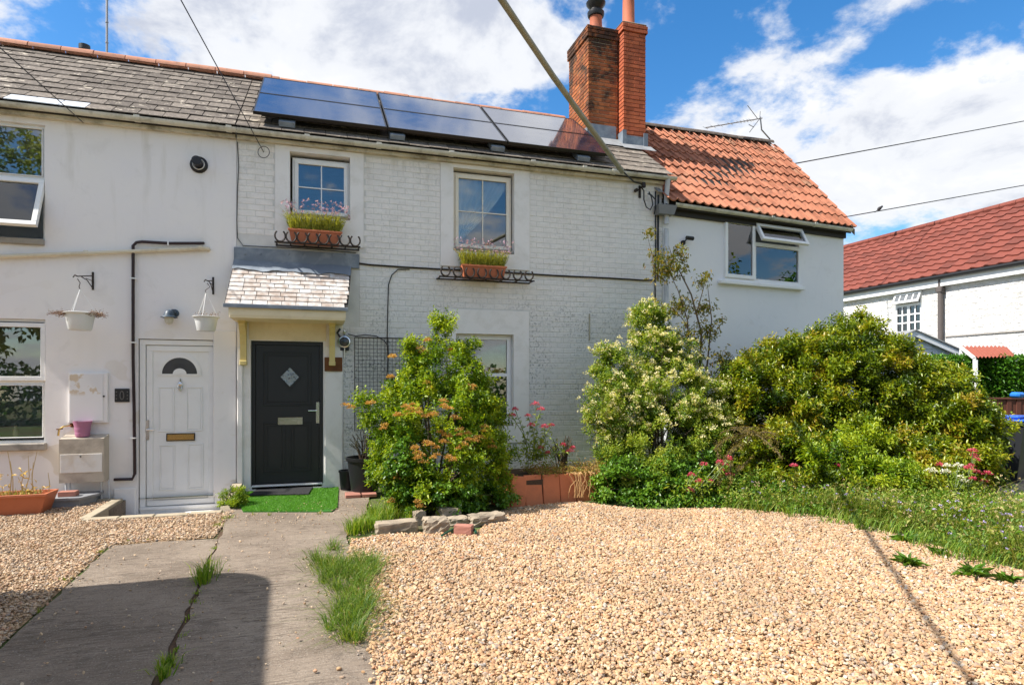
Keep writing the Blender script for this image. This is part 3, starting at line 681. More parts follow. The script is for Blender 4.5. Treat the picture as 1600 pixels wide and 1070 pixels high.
def slate_roof(house, x0, x1, mat, w, g, rows, seed, y0=EY, z0=EZ, sl=SL, ra=RA, skip=None, special=None, fr=M, t=.009, oh=.0):
    rng = random.Random(seed); mb = MB(); L = rows*g+.02
    c, s_ = math.cos(ra), math.sin(ra)
    mb.extr_x([(y0+.02, z0-.035), (y0+L*c, z0-.035+L*s_), (y0+L*c, z0-.09+L*s_), (y0+.06, z0-.09)], x0+.005, x1-.005)
    roof = obj('roof', mb, DARKWOOD, house)
    w = (x1-x0)/round((x1-x0)/w)
    meshes = [slate_mesh(w-.006, g*1.35, t, [mat], 'slate', ch) for ch in (0, .0, .012, -.0)]
    half = slate_mesh(w/2-.006, g*1.35, t, [mat], 'slate')
    pm = slate_mesh(w-.006, g*1.35, t, [PALEMETAL], 'slate')
    for r in range(rows):
        x = x0+(w/2 if r % 2 else 0)
        cells = []
        if r % 2: cells.append((x0+w/4, half))
        xx = x0+w/2+(w/2 if r % 2 else 0)
        while xx+w/2 <= x1+.02: cells.append((xx, rng.choice(meshes))); xx += w
        if x1-(xx-w/2) > w*.3: cells.append((x1-w/4, half))
        for (cx, me) in cells:
            s0 = r*g+rng.uniform(-.006, .006)
            if skip and skip(cx, s0): continue
            lift = .016+rng.uniform(0, .005); y = y0+s0*c-lift*s_; z = z0+s0*s_+lift*c
            sp = special and special(cx, r)
            piece('slate', pm if sp else me, (cx, y, z), (ra-math.atan(.014/g)+rng.uniform(-.006, .006), rng.uniform(-.006, .006), rng.uniform(-.008, .008)), roof, 'pale metal replacement slate' if sp else None)
    return roof
def ridge_tiles(roof, x0, x1, y, z, mat, L=.45, r=.12, seed=1, name='ridge_tile'):
    rng = random.Random(seed); mb = MB(); n = 8; vs = []; fs = []
    for rr, xx in ((r, 0), (r, L-.012), (r-.018, L-.012), (r-.018, 0)):
        for k in range(n+1):
            a = PI*k/n; vs.append((xx-L/2, rr*math.cos(a)*1.05, rr*math.sin(a)*.9))
    for q in range(4):
        a0, a1 = q*(n+1), ((q+1) % 4)*(n+1)
        for k in range(n): fs.append((a0+k, a0+k+1, a1+k+1, a1+k))
    mb.add(vs, fs); me = mb.mesh('ridge_tile', [mat], True)
    x = x0+L/2
    while x < x1: piece(name, me, (x, y, z+rng.uniform(-.008, .008)), (0, rng.uniform(-.01, .01), rng.uniform(-.01, .01)), roof); x += L
def gutter(house, x0, x1, y, z, r=.055, mat=None, joints=(), fas=True, zf=.16):
    mb = MB(); n = 10; vs = []; fs = []
    for xx in (x0, x1):
        for rr in (r, r-.006):
            for k in range(n+1): a = PI+PI*k/n; vs.append((xx, y+rr*math.cos(a), z+rr*math.sin(a)))
    m = n+1
    for k in range(n): fs += [(k, k+1, 2*m+k+1, 2*m+k), (m+k, 3*m+k, 3*m+k+1, m+k+1)]
    fs += [(0, 2*m, 3*m, m), (n, m+n, 3*m+n, 2*m+n)]
    for e in (0, 2*m): fs += [(e+k, e+m+k, e+m+k+1, e+k+1) for k in range(n)]
    mb.add(vs, fs); g = fixn(obj('gutter', mb, mat or GUTTER, house, True))
    for jx in joints:
        b = MB(); vs = []
        for k in range(n+1):
            a = PI+PI*k/n
            for xx in (jx-.035, jx+.035): vs.append((xx, y+(r+.008)*math.cos(a), z+(r+.008)*math.sin(a)))
        b.add(vs, [(2*k, 2*k+1, 2*k+3, 2*k+2) for k in range(n)]); b.box(jx-.035, jx+.035, y-r-.01, y-r+.004, z-.02, z+.012)
        obj('gutter_joint', b, mat or GUTTER, g)
    return g

# ---- openings from the photo (main facade plane)
def hole(px0, py0, px1, py1, fr=M):
    a, b = fr.P(px0, py0), fr.P(px1, py1); return (a.x, b.x, b.z, a.z)
H_UL = hole(453, 237, 547, 345); H_UR = hole(708, 262, 803, 398)
H_LR = (M.X(712), M.X(802), M.Z(802, 665), M.Z(802, 523))
H_BD = (M.X(392), M.X(505), .09, M.Z(450, 533)); H_WD = (M.X(216), M.X(345), -.24, M.Z(218, 529))
H_LU = (M.X(70)-1.25, M.X(70), M.Z(70, 377), M.Z(70, 196)); H_LL = (M.X(71)-1.35, M.X(71), M.Z(71, 692), M.Z(71, 499))

# ---------------- middle house
house = thing('terraced_house', (MX0, 0, 0), 'white painted brick terraced house in the middle with dark front door and flower boxes', 'house')
wall = shell(house, MX0, MX1, [H_UL, H_UR, H_LR, H_BD], JOINT, rev=PLASTER)
# smooth plaster bands round the openings, doorcase
bands = [(M.X(430), M.X(568), M.Z(568, 388), EZ-.14, H_UL), (M.X(688), M.X(827), M.Z(827, 423), EZ-.14, H_UR), (M.X(700), M.X(826), M.Z(826, 690), M.Z(826, 487), H_LR)]
DOORC = (M.X(366), M.X(536), .0, M.Z(450, 500))
def band(x0, x1, z0, z1, h, name='window_surround', y=-.022, mat=None):
    mb = MB()
    mb.box(x0, h[0], y, -.001, z0, z1); mb.box(h[1], x1, y, -.001, z0, z1); mb.box(h[0], h[1], y, -.001, h[3], z1)
    if h[2] > z0+.02: mb.box(h[0], h[1], y, -.001, z0, h[2])
    return obj(name, mb, mat or PLASTER, house)
for b in bands: band(*b)
band(MX0+.01, DOORC[1], 0, DOORC[3], H_BD, 'door_surround', -.03, CREAM if False else PLASTER)
mb = MB(); mb.box(MX0+.012, H_BD[0]-.10, -.075, -.031, 0, 2.05, 0, .01); obj('pilaster', mb, PLASTER, house)
mb = MB(); mb.box(H_BD[1]+.02, DOORC[1]-.01, -.05, -.031, 0, 2.1, 0, .008); obj('pilaster', mb, PLASTER, house)
mb = MB(); mb.box(H_BD[0]-.02, H_BD[1]+.04, -.040, -.031, H_BD[3]+.01, DOORC[3]); obj('door_header', mb, CREAM, house)
# bricks
blocked = [(b[0], b[1], b[2], b[3]) for b in bands]+[(MX0, DOORC[1], 0, DOORC[3]), (MX0, M.X(561), 2.4, M.Z(561, 387)+.01)]
def chamfer_brick(L, h, d=.0045, b=.006):
    mb = MB(); mb.add([(0, 0, 0), (L, 0, 0), (L, 0, h), (0, 0, h), (b, -d, b), (L-b, -d, b), (L-b, -d, h-b), (b, -d, h-b)],
                      [(4, 5, 6, 7), (0, 1, 5, 4), (1, 2, 6, 5), (2, 3, 7, 6), (3, 0, 4, 7)]); return mb
BL, BH, BG = .2285, .0785, .0065
bm_cache = {}
def bmesh_for(L, h, mat):
    k = (round(L, 3), round(h, 3), mat.name)
    if k not in bm_cache: bm_cache[k] = chamfer_brick(L, h).mesh('brick', [mat])
    return bm_cache[k]
cells = []
rb = random.Random(4)
row = 0; z = .02
while z+BH < EZ-.10:
    x = MX0+.01-(BL/2 if row % 2 else 0)
    while x < MX1-.02:
        a, b = max(x, MX0+.01), min(x+BL, MX1-.01)
        segs = [(a, b)]
        for (p, q, c, d) in blocked:
            if z+BH > c and z < d:
                ns = []
                for (s0, s1) in segs:
                    if s1 <= p or s0 >= q: ns.append((s0, s1)); continue
                    if s0 < p: ns.append((s0, p-.004))
                    if s1 > q: ns.append((q+.004, s1))
                segs = ns
        for (s0, s1) in segs:
            if s1-s0 > .03: cells.append((s0, s1-s0, z))
        x += BL+BG
    z += BH+BG; row += 1
def bdist(c): return math.hypot(c[0]+c[1]/2-CAM[0], CAM[1])**2+(c[2]-CAM[2])**2+(50 if c[2] < .75 and c[0] > .7 else 0)+(60 if .9 < c[0] < 2.1 and c[2] < 2.0 else 0)+(80 if c[0] > 3.0 and c[2] < 1.9 else 0)
cells.sort(key=bdist)
for (x, L, z) in cells[:298]:
    if L > BL-.004: L = BL
    piece('brick', bmesh_for(L, BH, BPAINT), (x, rb.uniform(-.0015, .001), z), (rb.uniform(-.012, .012), rb.uniform(-.004, .004), 0), wall)
mb = MB()
for (x, L, z) in cells[298:]:
    c = chamfer_brick(L, BH, .0045+rb.uniform(-.0015, .0015)); j = rb.uniform(-.0015, .0015)
    mb.add([(v[0]+x, v[1]+(0 if v[1] == 0 else j)-.0005, v[2]+z+j) for v in c.v], c.f)
pl, _ = ROOT[wall.name]; o = obj('brick_facing', mb, BPAINT, wall, kind='stuff')
mb = MB(); mb.box(MX0+.01, MX1-.012, -.085, -.002, EZ-.135, EZ-.035); obj('fascia', mb, FASCIA, house)
# roof
def underpanel(cx, s0): return M.X(430, .2) < cx < 4.35 and .75 < s0 < 2.55
roof_m = slate_roof(house, MX0, MX1+.12, SLATEM, .30, SLEN/11, 11, 5, skip=None)
ridge_tiles(roof_m, MX0, 4.85, RY+.01, RZ+.00, RIDGE, seed=2)
gutter(house, MX0+.02, MX1+.16, -.17, EZ-.035, joints=[M.X(p, -.17) for p in (480, 592, 705, 832, 912, 958)])
# windows
def win2x2(parent, h, fy=.10, bars=(1, 1), fw=.055, mat=UPVC):
    mb = MB(); ring(mb, h[0], h[1], h[2], h[3], .03, fy-.01, fy+.05); w = obj('window', mb, mat, parent)
    sash(w, h[0]+.03, h[1]-.03, h[2]+.05, h[3]-.03, fy+.02, fw, mat, 0, bars, barw=.016)
    m2 = MB(); m2.box(h[0], h[1], -.01, fy-.011, h[2]-.015, h[2]+.025, 0, .005); obj('sill', m2, STONE, w); return w
w1 = win2x2(house, (H_UL[0]+.03, H_UL[1]-.0, H_UL[2]+.02, H_UL[3]-.05), mat=UPVC)
w2 = win2x2(house, (H_UR[0]+.02, H_UR[1]-.02, H_UR[2]+.03, H_UR[3]-.04), mat=UPVCC)
w3 = win2x2(house, H_LR, bars=(0, 0))
mb = MB(); mb.box(H_LR[0]+.05, H_LR[1]-.05, .08, .12, M.Z(780, 588), M.Z(780, 583)); obj('transom', mb, UPVC, w3)
def cf(u, v):   # drape gathered towards the lower left
    x0, x1, z0, z1 = H_UR[0]+.06, H_UR[1]-.05, H_UR[2]+.1, H_UR[3]-.07
    right = x1+(x0+.10-x1)*(v**1.35); z = z1+(z0-z1)*v+(.10*u*v)
    return x0+(right-x0)*u, z
curtain_mesh(w2, cf, 0, 0, 0, 0, .175, 80, 26, .020, 46)
x0, x1 = H_LR[0]+.06, H_LR[1]-.06
curtain_mesh(w3, lambda u, v: (x0+(x1-x0)*u, H_LR[3]-.07-(H_LR[3]-M.Z(780, 572)-.05)*v), 0, 0, 0, 0, .19, 20, 30, .012, 5, plain('grey net blind', (.22, .225, .22), .9, var=.3, sc=14))
mb = MB(); mb.box(x0, x1, .16, .22, M.Z(780, 583), M.Z(780, 574)); obj('blind_roll', mb, TERRA2, w3)
# black front door
d = H_BD; mb = MB(); y = .07
ring(mb, d[0], d[1], d[2], d[3], .055, y-.02, y+.05, wb=.03)
door = obj('door', mb, DOORG, house)
mb = MB(); lx0, lx1, lz0, lz1 = d[0]+.055, d[1]-.055, d[2]+.03, d[3]-.055
mb.box(lx0+.003, lx1-.003, y, y+.04, lz0+.004, lz1-.003)
for (a, b, c_, e) in ((.12, .88, .56, .95), (.12, .47, .08, .44), (.53, .88, .08, .44)):
    X0, X1, Z0, Z1 = lx0+(lx1-lx0)*a, lx0+(lx1-lx0)*b, lz0+(lz1-lz0)*c_, lz0+(lz1-lz0)*e
    ring(mb, X0, X1, Z0, Z1, .022, y-.009, y+.001); ring(mb, X0+.05, X1-.05, Z0+.05, Z1-.05, .012, y-.006, y+.001)
obj('door_leaf', mb, DOORG, door)
c = M.P(453, 589, y); q = .155
mb = MB(); mb.extr_y([(c.x-q, c.z), (c.x, c.z-q*1.1), (c.x+q, c.z), (c.x, c.z+q*1.1)], y-.022, y-.0005); obj('diamond_frame', mb, DOORG, door)
mb = MB(); q = .125; mb.extr_y([(c.x-q, c.z), (c.x, c.z-q*1.1), (c.x+q, c.z), (c.x, c.z+q*1.1)], y-.026, y-.0225)
mo = NT('leaded obscure glass', .12, .6); mo.col(mo.ramp(mo.vor(28), [(.1, (.08, .10, .12)), (.5, (.30, .35, .38))])); mo.bump(mo.vor(22), .8, .01)
obj('diamond_light', mb, mo.m, door)
mb = MB(); mb.lathe((c.x, y-.026, c.z), [(.05, 0), (.055, -.006), (.045, -.008), (.02, -.008), (.0, -.014)], 20, axis='y'); obj('rosette', mb, mo.m, door, True)
a, b = M.P(434, 652, y), M.P(473, 663, y); mb = MB(); mb.box(a.x, b.x, y-.018, y-.001, b.z, a.z, 0, .004); mb.box(a.x+.02, b.x-.02, y-.024, y-.0185, b.z+.018, a.z-.018, 0, .002); obj('letter_plate', mb, CHROME, door)
a, b = M.P(495, 628, y), M.P(500, 661, y); mb = MB(); mb.box(a.x-.012, b.x, y-.016, y-.001, b.z, a.z, 0, .004); mb.tube([(a.x, y-.01, (a.z*.6+b.z*.4)), (a.x, y-.05, (a.z*.6+b.z*.4)), (a.x-.12, y-.055, (a.z*.6+b.z*.4))], .010, 8); obj('handle', mb, CHROME, door, True)
mb = MB(); mb.box(d[0]+.01, d[1]-.01, -.03, y+.05, .055, d[2]+.02, 0, .006); obj('threshold', mb, UPVC, door)
# canopy over the door
cx0, cx1 = M.X(366, 0), M.X(549, 0); ctz = M.Z(372, 408); cy1 = -.72; fx0, fx1 = M.X(350, cy1), M.X(543, cy1); cbz = M.Z(450, 479, cy1)
mb = MB(); mb.add([(cx0, -.002, ctz), (cx1, -.002, ctz), (fx1, cy1, cbz), (fx0, cy1, cbz), (cx0, -.002, ctz-.04), (cx1, -.002, ctz-.04), (fx1, cy1, cbz-.03), (fx0, cy1, cbz-.03)], [(0, 3, 2, 1), (4, 5, 6, 7), (0, 1, 5, 4), (3, 7, 6, 2), (0, 4, 7, 3), (1, 2, 6, 5)])
canopy = obj('canopy', mb, DARKWOOD, house)
fz1, fz0 = cbz-.035, M.Z(450, 497, cy1)-.01
mb = MB(); mb.box(fx0+.06, fx1-.03, cy1+.03, -.033, fz0, fz1, 0, .006); mb.box(fx0+.05, fx1-.02, cy1+.02, cy1+.0295, fz0+.03, fz1); obj('canopy_fascia', mb, CREAM, canopy)
rows = 9; ca = math.atan2(ctz-cbz, -cy1); cl = math.hypot(ctz-cbz, cy1); g_ = cl*.86/rows; me_c = [slate_mesh(w_-.0025, g_*1.35, .009, [CSLATE], 'slate') for w_ in (.15, .21, .18)]
for r in range(rows):
    s0 = r*g_; f = s0/cl; X0 = fx0+(cx0-fx0)*f+.01; X1 = fx1+(cx1-fx1)*f-.01; x = X0-(.07 if r % 2 else 0)
    while x < X1-.03:
        me = rb.choice(me_c); w_ = {0: .15, 1: .21, 2: .18}[me_c.index(me)]
        if x+w_ > X1+.02: me = me_c[0]; w_ = .15; x = X1-.15 if x+.15 > X1 else x
        xx = max(x, X0)+w_/2
        piece('slate', me, (xx, cy1+s0*math.cos(ca)-.012*math.sin(ca), cbz+s0*math.sin(ca)+.012*math.cos(ca)+rb.uniform(0, .002)), (ca-.10, 0, rb.uniform(-.006, .006)), canopy); x = xx+w_/2
mb = MB(); mb.box(fx0-.01, fx1+.01, cy1-.02, cy1-.003, cbz-.035, cbz+.012, 0, .004); obj('eaves_strip', mb, LEAD, canopy)
f1, f2 = .74, 1.0
mb = MB(); P1 = lambda f, x: (x, cy1*(1-f)-.02*math.sin(ca), cbz+(ctz-cbz)*f+.028)
n = 24; vs = []; fs = []
for i in range(n+1):
    u = i/n; w_ = .02*math.sin(u*17)+.012*math.sin(u*41)
    for k, f in enumerate((.76+w_, .9, 1.0)):
        x = (fx0+(cx0-fx0)*f)*(1-u)+(fx1+(cx1-fx1)*f)*u; vs.append((x, cy1*(1-f)-.028+(.006*math.sin(u*30) if k < 2 else 0), cbz+(ctz-cbz)*f+.022+.008*math.sin(u*23+k)))
for i in range(n):
    for k in range(2): a = i*3+k; fs.append((a, a+1, a+4, a+3))
mb.add(vs, fs); fixn(obj('lead_apron', mb, LEAD, canopy, True))
zt = M.Z(372, 387)+.0; mb = MB(); mb.box(cx0+.0, M.X(561), -.040, -.0085, ctz-.02, zt, 0, .004)
for px in (383, 407, 451, 474, 519, 539): p = M.P(px, 397, -.04); mb.lathe((p.x, -.040, p.z), [(.016, 0), (.012, -.01), (0, -.012)], 8, axis='y')
obj('lead_flashing', mb, LEAD, canopy)
for (pa, pb, tp) in ((M.X(380, -.1), 0, 0), (M.X(519, -.1), 0, 0)):
    mb = MB(); w_ = .04
    zt_, zb_ = M.Z(380, 500, -.1), M.Z(386, 568, -.04); 
    pr = [(-.032, zt_), (-.30, zt_), (-.30, zt_-.07), (-.25, zt_-.10), (-.16, zt_-.2), (-.11, zt_-.34), (-.095, zb_+.05), (-.10, zb_), (-.032, zb_)]
    mb.extr_x(pr, pa-w_, pa+w_); mb.box(pa-w_-.012, pa+w_+.012, -.32, -.033, zt_-.04, zt_-.0005, 0, .006); mb.box(pa-w_-.006, pa+w_+.006, -.115, -.033, zb_-.02, zb_+.04, 0, .006)
    fixn(obj('canopy_bracket', mb, YCREAM, canopy))
# dark string cable band across the wall
zc = M.Z(800, 427); mb = MB(); mb.tube([(M.X(561), -.022, M.Z(561, 412))]+[(x, -.022+.003*math.sin(x*7), zc+.004*math.sin(x*3)) for x in np.linspace(.7, 5.3, 20)]+[(M.X(1022), -.022, M.Z(1022, 438))], .014, 6)
obj('cable', mb, IRON, None, True, label='thick dark cable run level across the brick wall at first floor height', cat='cable')
mb = MB(); X_ = M.X(1023); mb.tube([(X_, -.03, M.Z(1023, 300))]+[(X_+.006*math.sin(i), -.024, z_) for i, z_ in enumerate(np.linspace(4.4, 1.4, 14))], .011, 6)
mb.tube([(X_+.055, -.03, M.Z(1023, 305)), (X_+.05, -.026, 4.0), (X_+.045, -.026, M.Z(1023, 438))], .016, 6)
obj('cable', mb, BLACKP, None, True, label='black cable pair dropping down the wall beside the grey downpipe', cat='cable')
mb = MB(); pts = [M.P(*p, -.02) for p in ((640, 421), (622, 421), (612, 430), (607, 445), (606, 480), (605, 525), (606, 560), (604, 600), (606, 640))]; mb.tube(pts, .008, 6)
obj('cable', mb, BLACKP, None, True, label='thin black cable hanging down the brick wall left of the flowering bush', cat='cable')
mb = MB(); mb.tube([M.P(*p, -.018) for p in ((371, 222), (373, 260), (371, 300), (370, 345), (371, 372), (380, 384), (420, 386), (470, 388), (556, 395))], .006, 6)
obj('cable', mb, BLACKP, None, True, label='thin cable down the joint between the left houses and over the lead flashing', cat='cable')

# ---------------- chimneys (bricks in rows on a mortar core)
def chimney(parent, x0, x1, y0, y1, z0, z1, bmat, mmat, capn, capout, faces=('f', 'l', 'r'), seed=0, course=.075):
    mb = MB(); mb.box(x0+.008, x1-.008, y0+.008, y1-.008, z0, z1-.002); ch = obj('chimney', mb, mmat, parent); rg = random.Random(seed); cache = {}
    def bk(L, dep=.06):
        k = round(L, 2)
        if k not in cache: m_ = MB(); m_.box(0, max(k-.008, .03), 0, dep, 0, course-.011, 0, .005); cache[k] = m_.mesh('brick', [bmat])
        return cache[k]
    r = 0; z = z0
    while z < z1-.01:
        out = capout if z > z1-capn*course-.01 else 0.0
        for f in faces:
            a0, a1 = (x0-out, x1+out) if f == 'f' else (y0-out, y1+out)
            off = (.11 if r % 2 else 0); p = a0
            first = True
            while p < a1-.03:
                L = .225
                if first and off: L = .115
                if first and f != 'f': L = .115 if not off else .225
                first = False
                L = min(L, a1-p)
                if a1-(p+L) < .05: L = a1-p
                j = rg.uniform(-.004, .004)
                if f == 'f': piece('brick', bk(L), (p, y0-out-.001+j*.5, z), (0, 0, rg.uniform(-.006, .006)), ch)
                elif f == 'l': piece('brick', bk(L), (x0-out+j*.5, p+L-.01, z), (0, 0, -PI/2+rg.uniform(-.006, .006)), ch)
                else: piece('brick', bk(L), (x1+out+j*.5, p, z), (0, 0, PI/2), ch)
                p += L
        z += course; r += 1
    return ch
def roofz(y, y0=EY, z0=EZ, sl=SL): return z0+(y-y0)*sl
ox0, ox1 = M.X(919, 1.29), M.X(962, 1.29); oy = 1.29; oz1 = M.Z(940, 48, oy)
ch1 = chimney(house, ox0, ox1+.05, oy, 2.25, 6.25, oz1, CBRICK_O, MORT_O, 3, .03, ('f', 'l'), 3)
mb = MB(); mb.box(ox0-.035, ox1+.04, oy-.035, 2.28, oz1+.001, oz1+.05, 0, .02); obj('chimney_cap', mb, DARKWOOD, ch1)
mb = MB(); mb.box(ox0-.02, ox1, oy-.02, oy-.012, 6.2, 6.48); mb.box(ox0-.02, ox0-.008, oy-.02, 2.25, 6.3, 6.42); obj('lead_flashing', mb, LEAD, ch1)
mb = MB(); mb.add([(ox0-.03, oy-.35, roofz(oy-.35)+.06), (ox1+.1, oy-.35, roofz(oy-.35)+.06), (ox1+.1, oy-.02, roofz(oy-.02)+.065), (ox0-.03, oy-.02, roofz(oy-.02)+.065)], [(0, 1, 2, 3)]); obj('lead_flashing', mb, LEADL, ch1)
pc = M.P(931, 45, 1.55); mb = MB(); mb.lathe((pc.x, 1.55, oz1+.04), [(.15, 0), (.14, .06), (.125, .1), (.118, .32), (.125, .34), (.12, .36), (.10, .36)], 20); obj('chimney_pot', mb, POT, ch1, True)
mb = MB(); mb.lathe((pc.x, 1.55, oz1+.04), [(.11, .34), (.15, .36), (.165, .40), (.165, .44), (.12, .47), (.11, .50), (.14, .54), (.185, .60), (.19, .63), (.16, .635), (.0, .60)], 20); obj('pot_cowl', mb, BLACKP, ch1, True)

# ---------------- left house
lhouse = thing('terraced_house', (LX0, 0, 0), 'white rendered house at left with a white panelled door and hanging baskets', 'house')
lwall = shell(lhouse, LX0, MX0-.004, [H_LU, H_LL, H_WD], LILAC, rev=LILAC)
mb = MB(); mb.box(LX0, MX0-.01, -.085, -.002, EZ-.135, EZ-.035); obj('fascia', mb, FASCIA, lhouse)
mb = MB(); mb.box(MX0-.30, MX0-.008, -.018, -.001, -.02, 2.3, 0, .01); mb.box(M.X(178), M.X(213), -.03, -.001, -.24, M.Z(195, 762), 0, .012); obj('plinth', mb, LILAC, lhouse)
roof_l = slate_roof(lhouse, LX0, MX0-.004, SLATE, .30, SLEN/11, 11, 8, special=lambda cx, r: r == 0 and M.X(5, -.15) < cx < M.X(130, -.15))
ridge_tiles(roof_l, LX0, MX0+.15, RY+.01, RZ+.02, RIDGE, seed=5)
gutter(lhouse, LX0, MX0+.015, -.17, EZ-.035, joints=[M.X(p, -.17) for p in (215, 358)])
# upper-left window: fixed light over an open awning
def W_left(h, split, ymid, open_):
    mb = MB(); fy = .06; ring(mb, h[0], h[1], h[2], h[3], .035, fy-.01, fy+.06); mb.box(h[0]+.035, h[1]-.035, fy-.008, fy+.05, split-.03, split+.03)
    w = obj('window', mb, UPVC, lhouse); return w, fy
zs = M.Z(40, 277); w, fy = W_left(H_LU, zs, 0, 1)
sash(w, H_LU[0]+.036, H_LU[1]-.036, zs+.031, H_LU[3]-.036, fy+.02, .012)
sash(w, H_LU[0]+.01, H_LU[1]-.005, H_LU[2]+.10, zs-.01, fy-.0, .06, UPVC, 22)
mb = MB(); mb.box(H_LU[0]-.05, H_LU[1]+.0, -.05, .05, H_LU[2]-.06, H_LU[2]+.02, 0, .01); obj('sill', mb, STONE, w)
zs = M.Z(40, 597); w, fy = W_left(H_LL, zs, 0, 0)
sash(w, H_LL[0]+.01, H_LL[1]-.006, zs+.02, H_LL[3]-.05, fy-.0, .055); sash(w, H_LL[0]+.036, H_LL[1]-.036, H_LL[2]+.07, zs-.031, fy+.02, .012)
mb = MB(); mb.box(H_LL[0]-.05, M.X(74), -.07, .05, H_LL[2]-.09, H_LL[2]+.005, 0, .012); obj('sill', mb, STONE, w)
bp = M.P(22, 680, .16); mb = MB(); mb.lathe((bp.x, .2, bp.z-.02), [(0, 0), (.03, 0), (.033, .01), (.033, .08), (.02, .11), (.012, .12), (.012, .14), (.02, .145), (.02, .16), (0, .162)], 12)
obj('soap_bottle', mb, plain('pale bottle', (.6, .6, .5), .3), None, True, label='small pale pump bottle on the sill inside the lower left window', cat='bottle')
mb = MB(); mb.box(H_LL[0], H_LL[1], .13, .28, H_LL[2]-.01, H_LL[2]+.04); obj('inner_sill', mb, UPVC, w)
# white panelled door
d = (H_WD[0]+.012, H_WD[1]-.012, H_WD[2], H_WD[3]-.01); y = .05
mb = MB(); ring(mb, d[0], d[1], d[2], d[3], .07, y-.03, y+.05, wb=.12); mb.box(d[0]-.0, d[1], y-.05, y-.031, d[2]+.085, d[2]+.118); door = obj('door', mb, UPVC, lhouse)
lx0, lx1, lz0, lz1 = d[0]+.07, d[1]-.07, d[2]+.12, d[3]-.07
mb = MB(); mb.box(lx0+.004, lx1-.004, y, y+.04, lz0+.004, lz1-.004); ring(mb, lx0+.01, lx1-.01, lz0+.01, lz1-.01, .075, y-.016, y-.0005, bev=.005)
LP = lambda px, py: M.P(px, py, y)
for (a, b, c_, e) in ((247, 604, 273, 674), (291, 604, 317, 673), (249, 695, 274, 765), (293, 693, 318, 763)):
    A, B = LP(a, b), LP(c_, e); ring(mb, A.x, B.x, B.z, A.z, .016, y-.011, y-.0005, bev=.005); mb.box(A.x+.03, B.x-.03, y-.006, y-.0005, B.z+.03, A.z-.03, 0, .005)
obj('door_leaf', mb, UPVC, door)
cc = LP(281, 584); ro, ri = (LP(313, 584).x-LP(249, 584).x)/2, 0; ro2 = ro*.86; mb = MB()
def arcp(r_, n=20, a0=0, a1=PI): return [(cc.x+r_*math.cos(a0+(a1-a0)*i/n), cc.z+r_*1.02*math.sin(a0+(a1-a0)*i/n)) for i in range(n+1)]
A, B = arcp(ro+.015), arcp(ro2); n = len(A); vs = [(p[0], y-.014, p[1]) for p in A]+[(p[0], y-.014, p[1]) for p in B]+[(p[0], y, p[1]) for p in A]+[(p[0], y, p[1]) for p in B]
fs = []
for i in range(n-1): fs += [(i, i+1, n+i+1, n+i), (i, 2*n+i, 2*n+i+1, i+1), (n+i, n+i+1, 3*n+i+1, 3*n+i)]
mb.add(vs, fs); mb.box(cc.x-ro-.02, cc.x+ro+.02, y-.013, y-.0005, cc.z-.022, cc.z-.001)
fixn(obj('fanlight_frame', mb, UPVC, door)); mb = MB(); mb.extr_y(arcp(ro2), y-.006, y-.002); obj('fanlight', mb, plain('dark fanlight glass', (.05, .05, .055), .1, .6), door)
mb = MB(); mb.extr_y([(p[0], p[1]) for p in [(cc.x+.085*math.cos(PI*i/12), cc.z+.075*math.sin(PI*i/12)) for i in range(13)]], y-.015, y-.0065); obj('fanlight_boss', mb, UPVC, door)
k = LP(282, 600); mb = MB(); mb.lathe((k.x, y-.012, k.z), [(.0, 0), (.028, 0), (.032, -.008), (.02, -.018), (0, -.02)], 12, axis='y'); mb.tube([(k.x-.025, y-.02, k.z), (k.x-.028, y-.03, k.z-.05), (k.x, y-.03, k.z-.085), (k.x+.028, y-.03, k.z-.05), (k.x+.025, y-.02, k.z)], .007, 6); mb.box(k.x-.008, k.x+.008, y-.018, y-.001, k.z-.1, k.z+.075, 0, .004)
obj('door_knocker', mb, CHROME, door, True)
A, B = LP(260, 677), LP(305, 688); mb = MB(); ring(mb, A.x, B.x, B.z, A.z, .012, y-.018, y-.001); obj('letter_plate', mb, plain('dark bronze', (.06, .045, .03), .4, .5, .8), door); mb = MB(); mb.box(A.x+.014, B.x-.014, y-.014, y-.002, B.z+.014, A.z-.014); obj('letter_flap', mb, BRASS, door)
A, B = LP(228, 656), LP(233, 687); mb = MB(); mb.box(A.x, B.x+.004, y-.022, y-.0165, B.z, A.z, 0, .002); mb.tube([(A.x+.022, y-.02, A.z-.13), (A.x+.022, y-.06, A.z-.13), (A.x+.12, y-.065, A.z-.13)], .011, 8); obj('handle', mb, CHROME, door, True)
mb = MB(); mb.box(H_WD[0]-.02, H_WD[1]+.02, -.28, -.001, -.244, -.20, 0, .01); obj('doorstep', mb, PLASTER, lhouse)

# ---------------- right house (its facade turns a little away)
RX1 = R.X(1318); REZ, REY = 4.68, -.16; RRY = 1.87; RRZ = 7.02; RSL = (RRZ-REZ)/(RRY-REY); RRA = math.atan(RSL); RXE = RX1+.06
rhouse = thing('terraced_house', (0, 0, 0), 'pale rendered house at right under a steep orange clay tile roof', 'house', fr=R)
RW = (R.X(1130), R.X(1250), R.Z(1190, 441), R.Z(1190, 350))
shell(rhouse, .004, RX1, [RW], RGREY, rev=PLASTER, ez=REZ-.02, ry=RRY, rz=RRZ, sl=RSL)
mb = MB(); mb.box(.06, RX1-.0, -.06, -.002, REZ-.19, REZ-.07); obj('fascia', mb, DARKWOOD, rhouse)
gutter(rhouse, .12, R.X(1330, -.17), -.17, REZ-.03, joints=[R.X(1205, -.17), R.X(1272, -.17)])
YRL, YRR = 2.40, 1.87
RRZ = 7.06
def rr_(x): return YRL+(YRR-YRL)*x/RXE
c_, s_ = math.cos(RRA), math.sin(RRA)
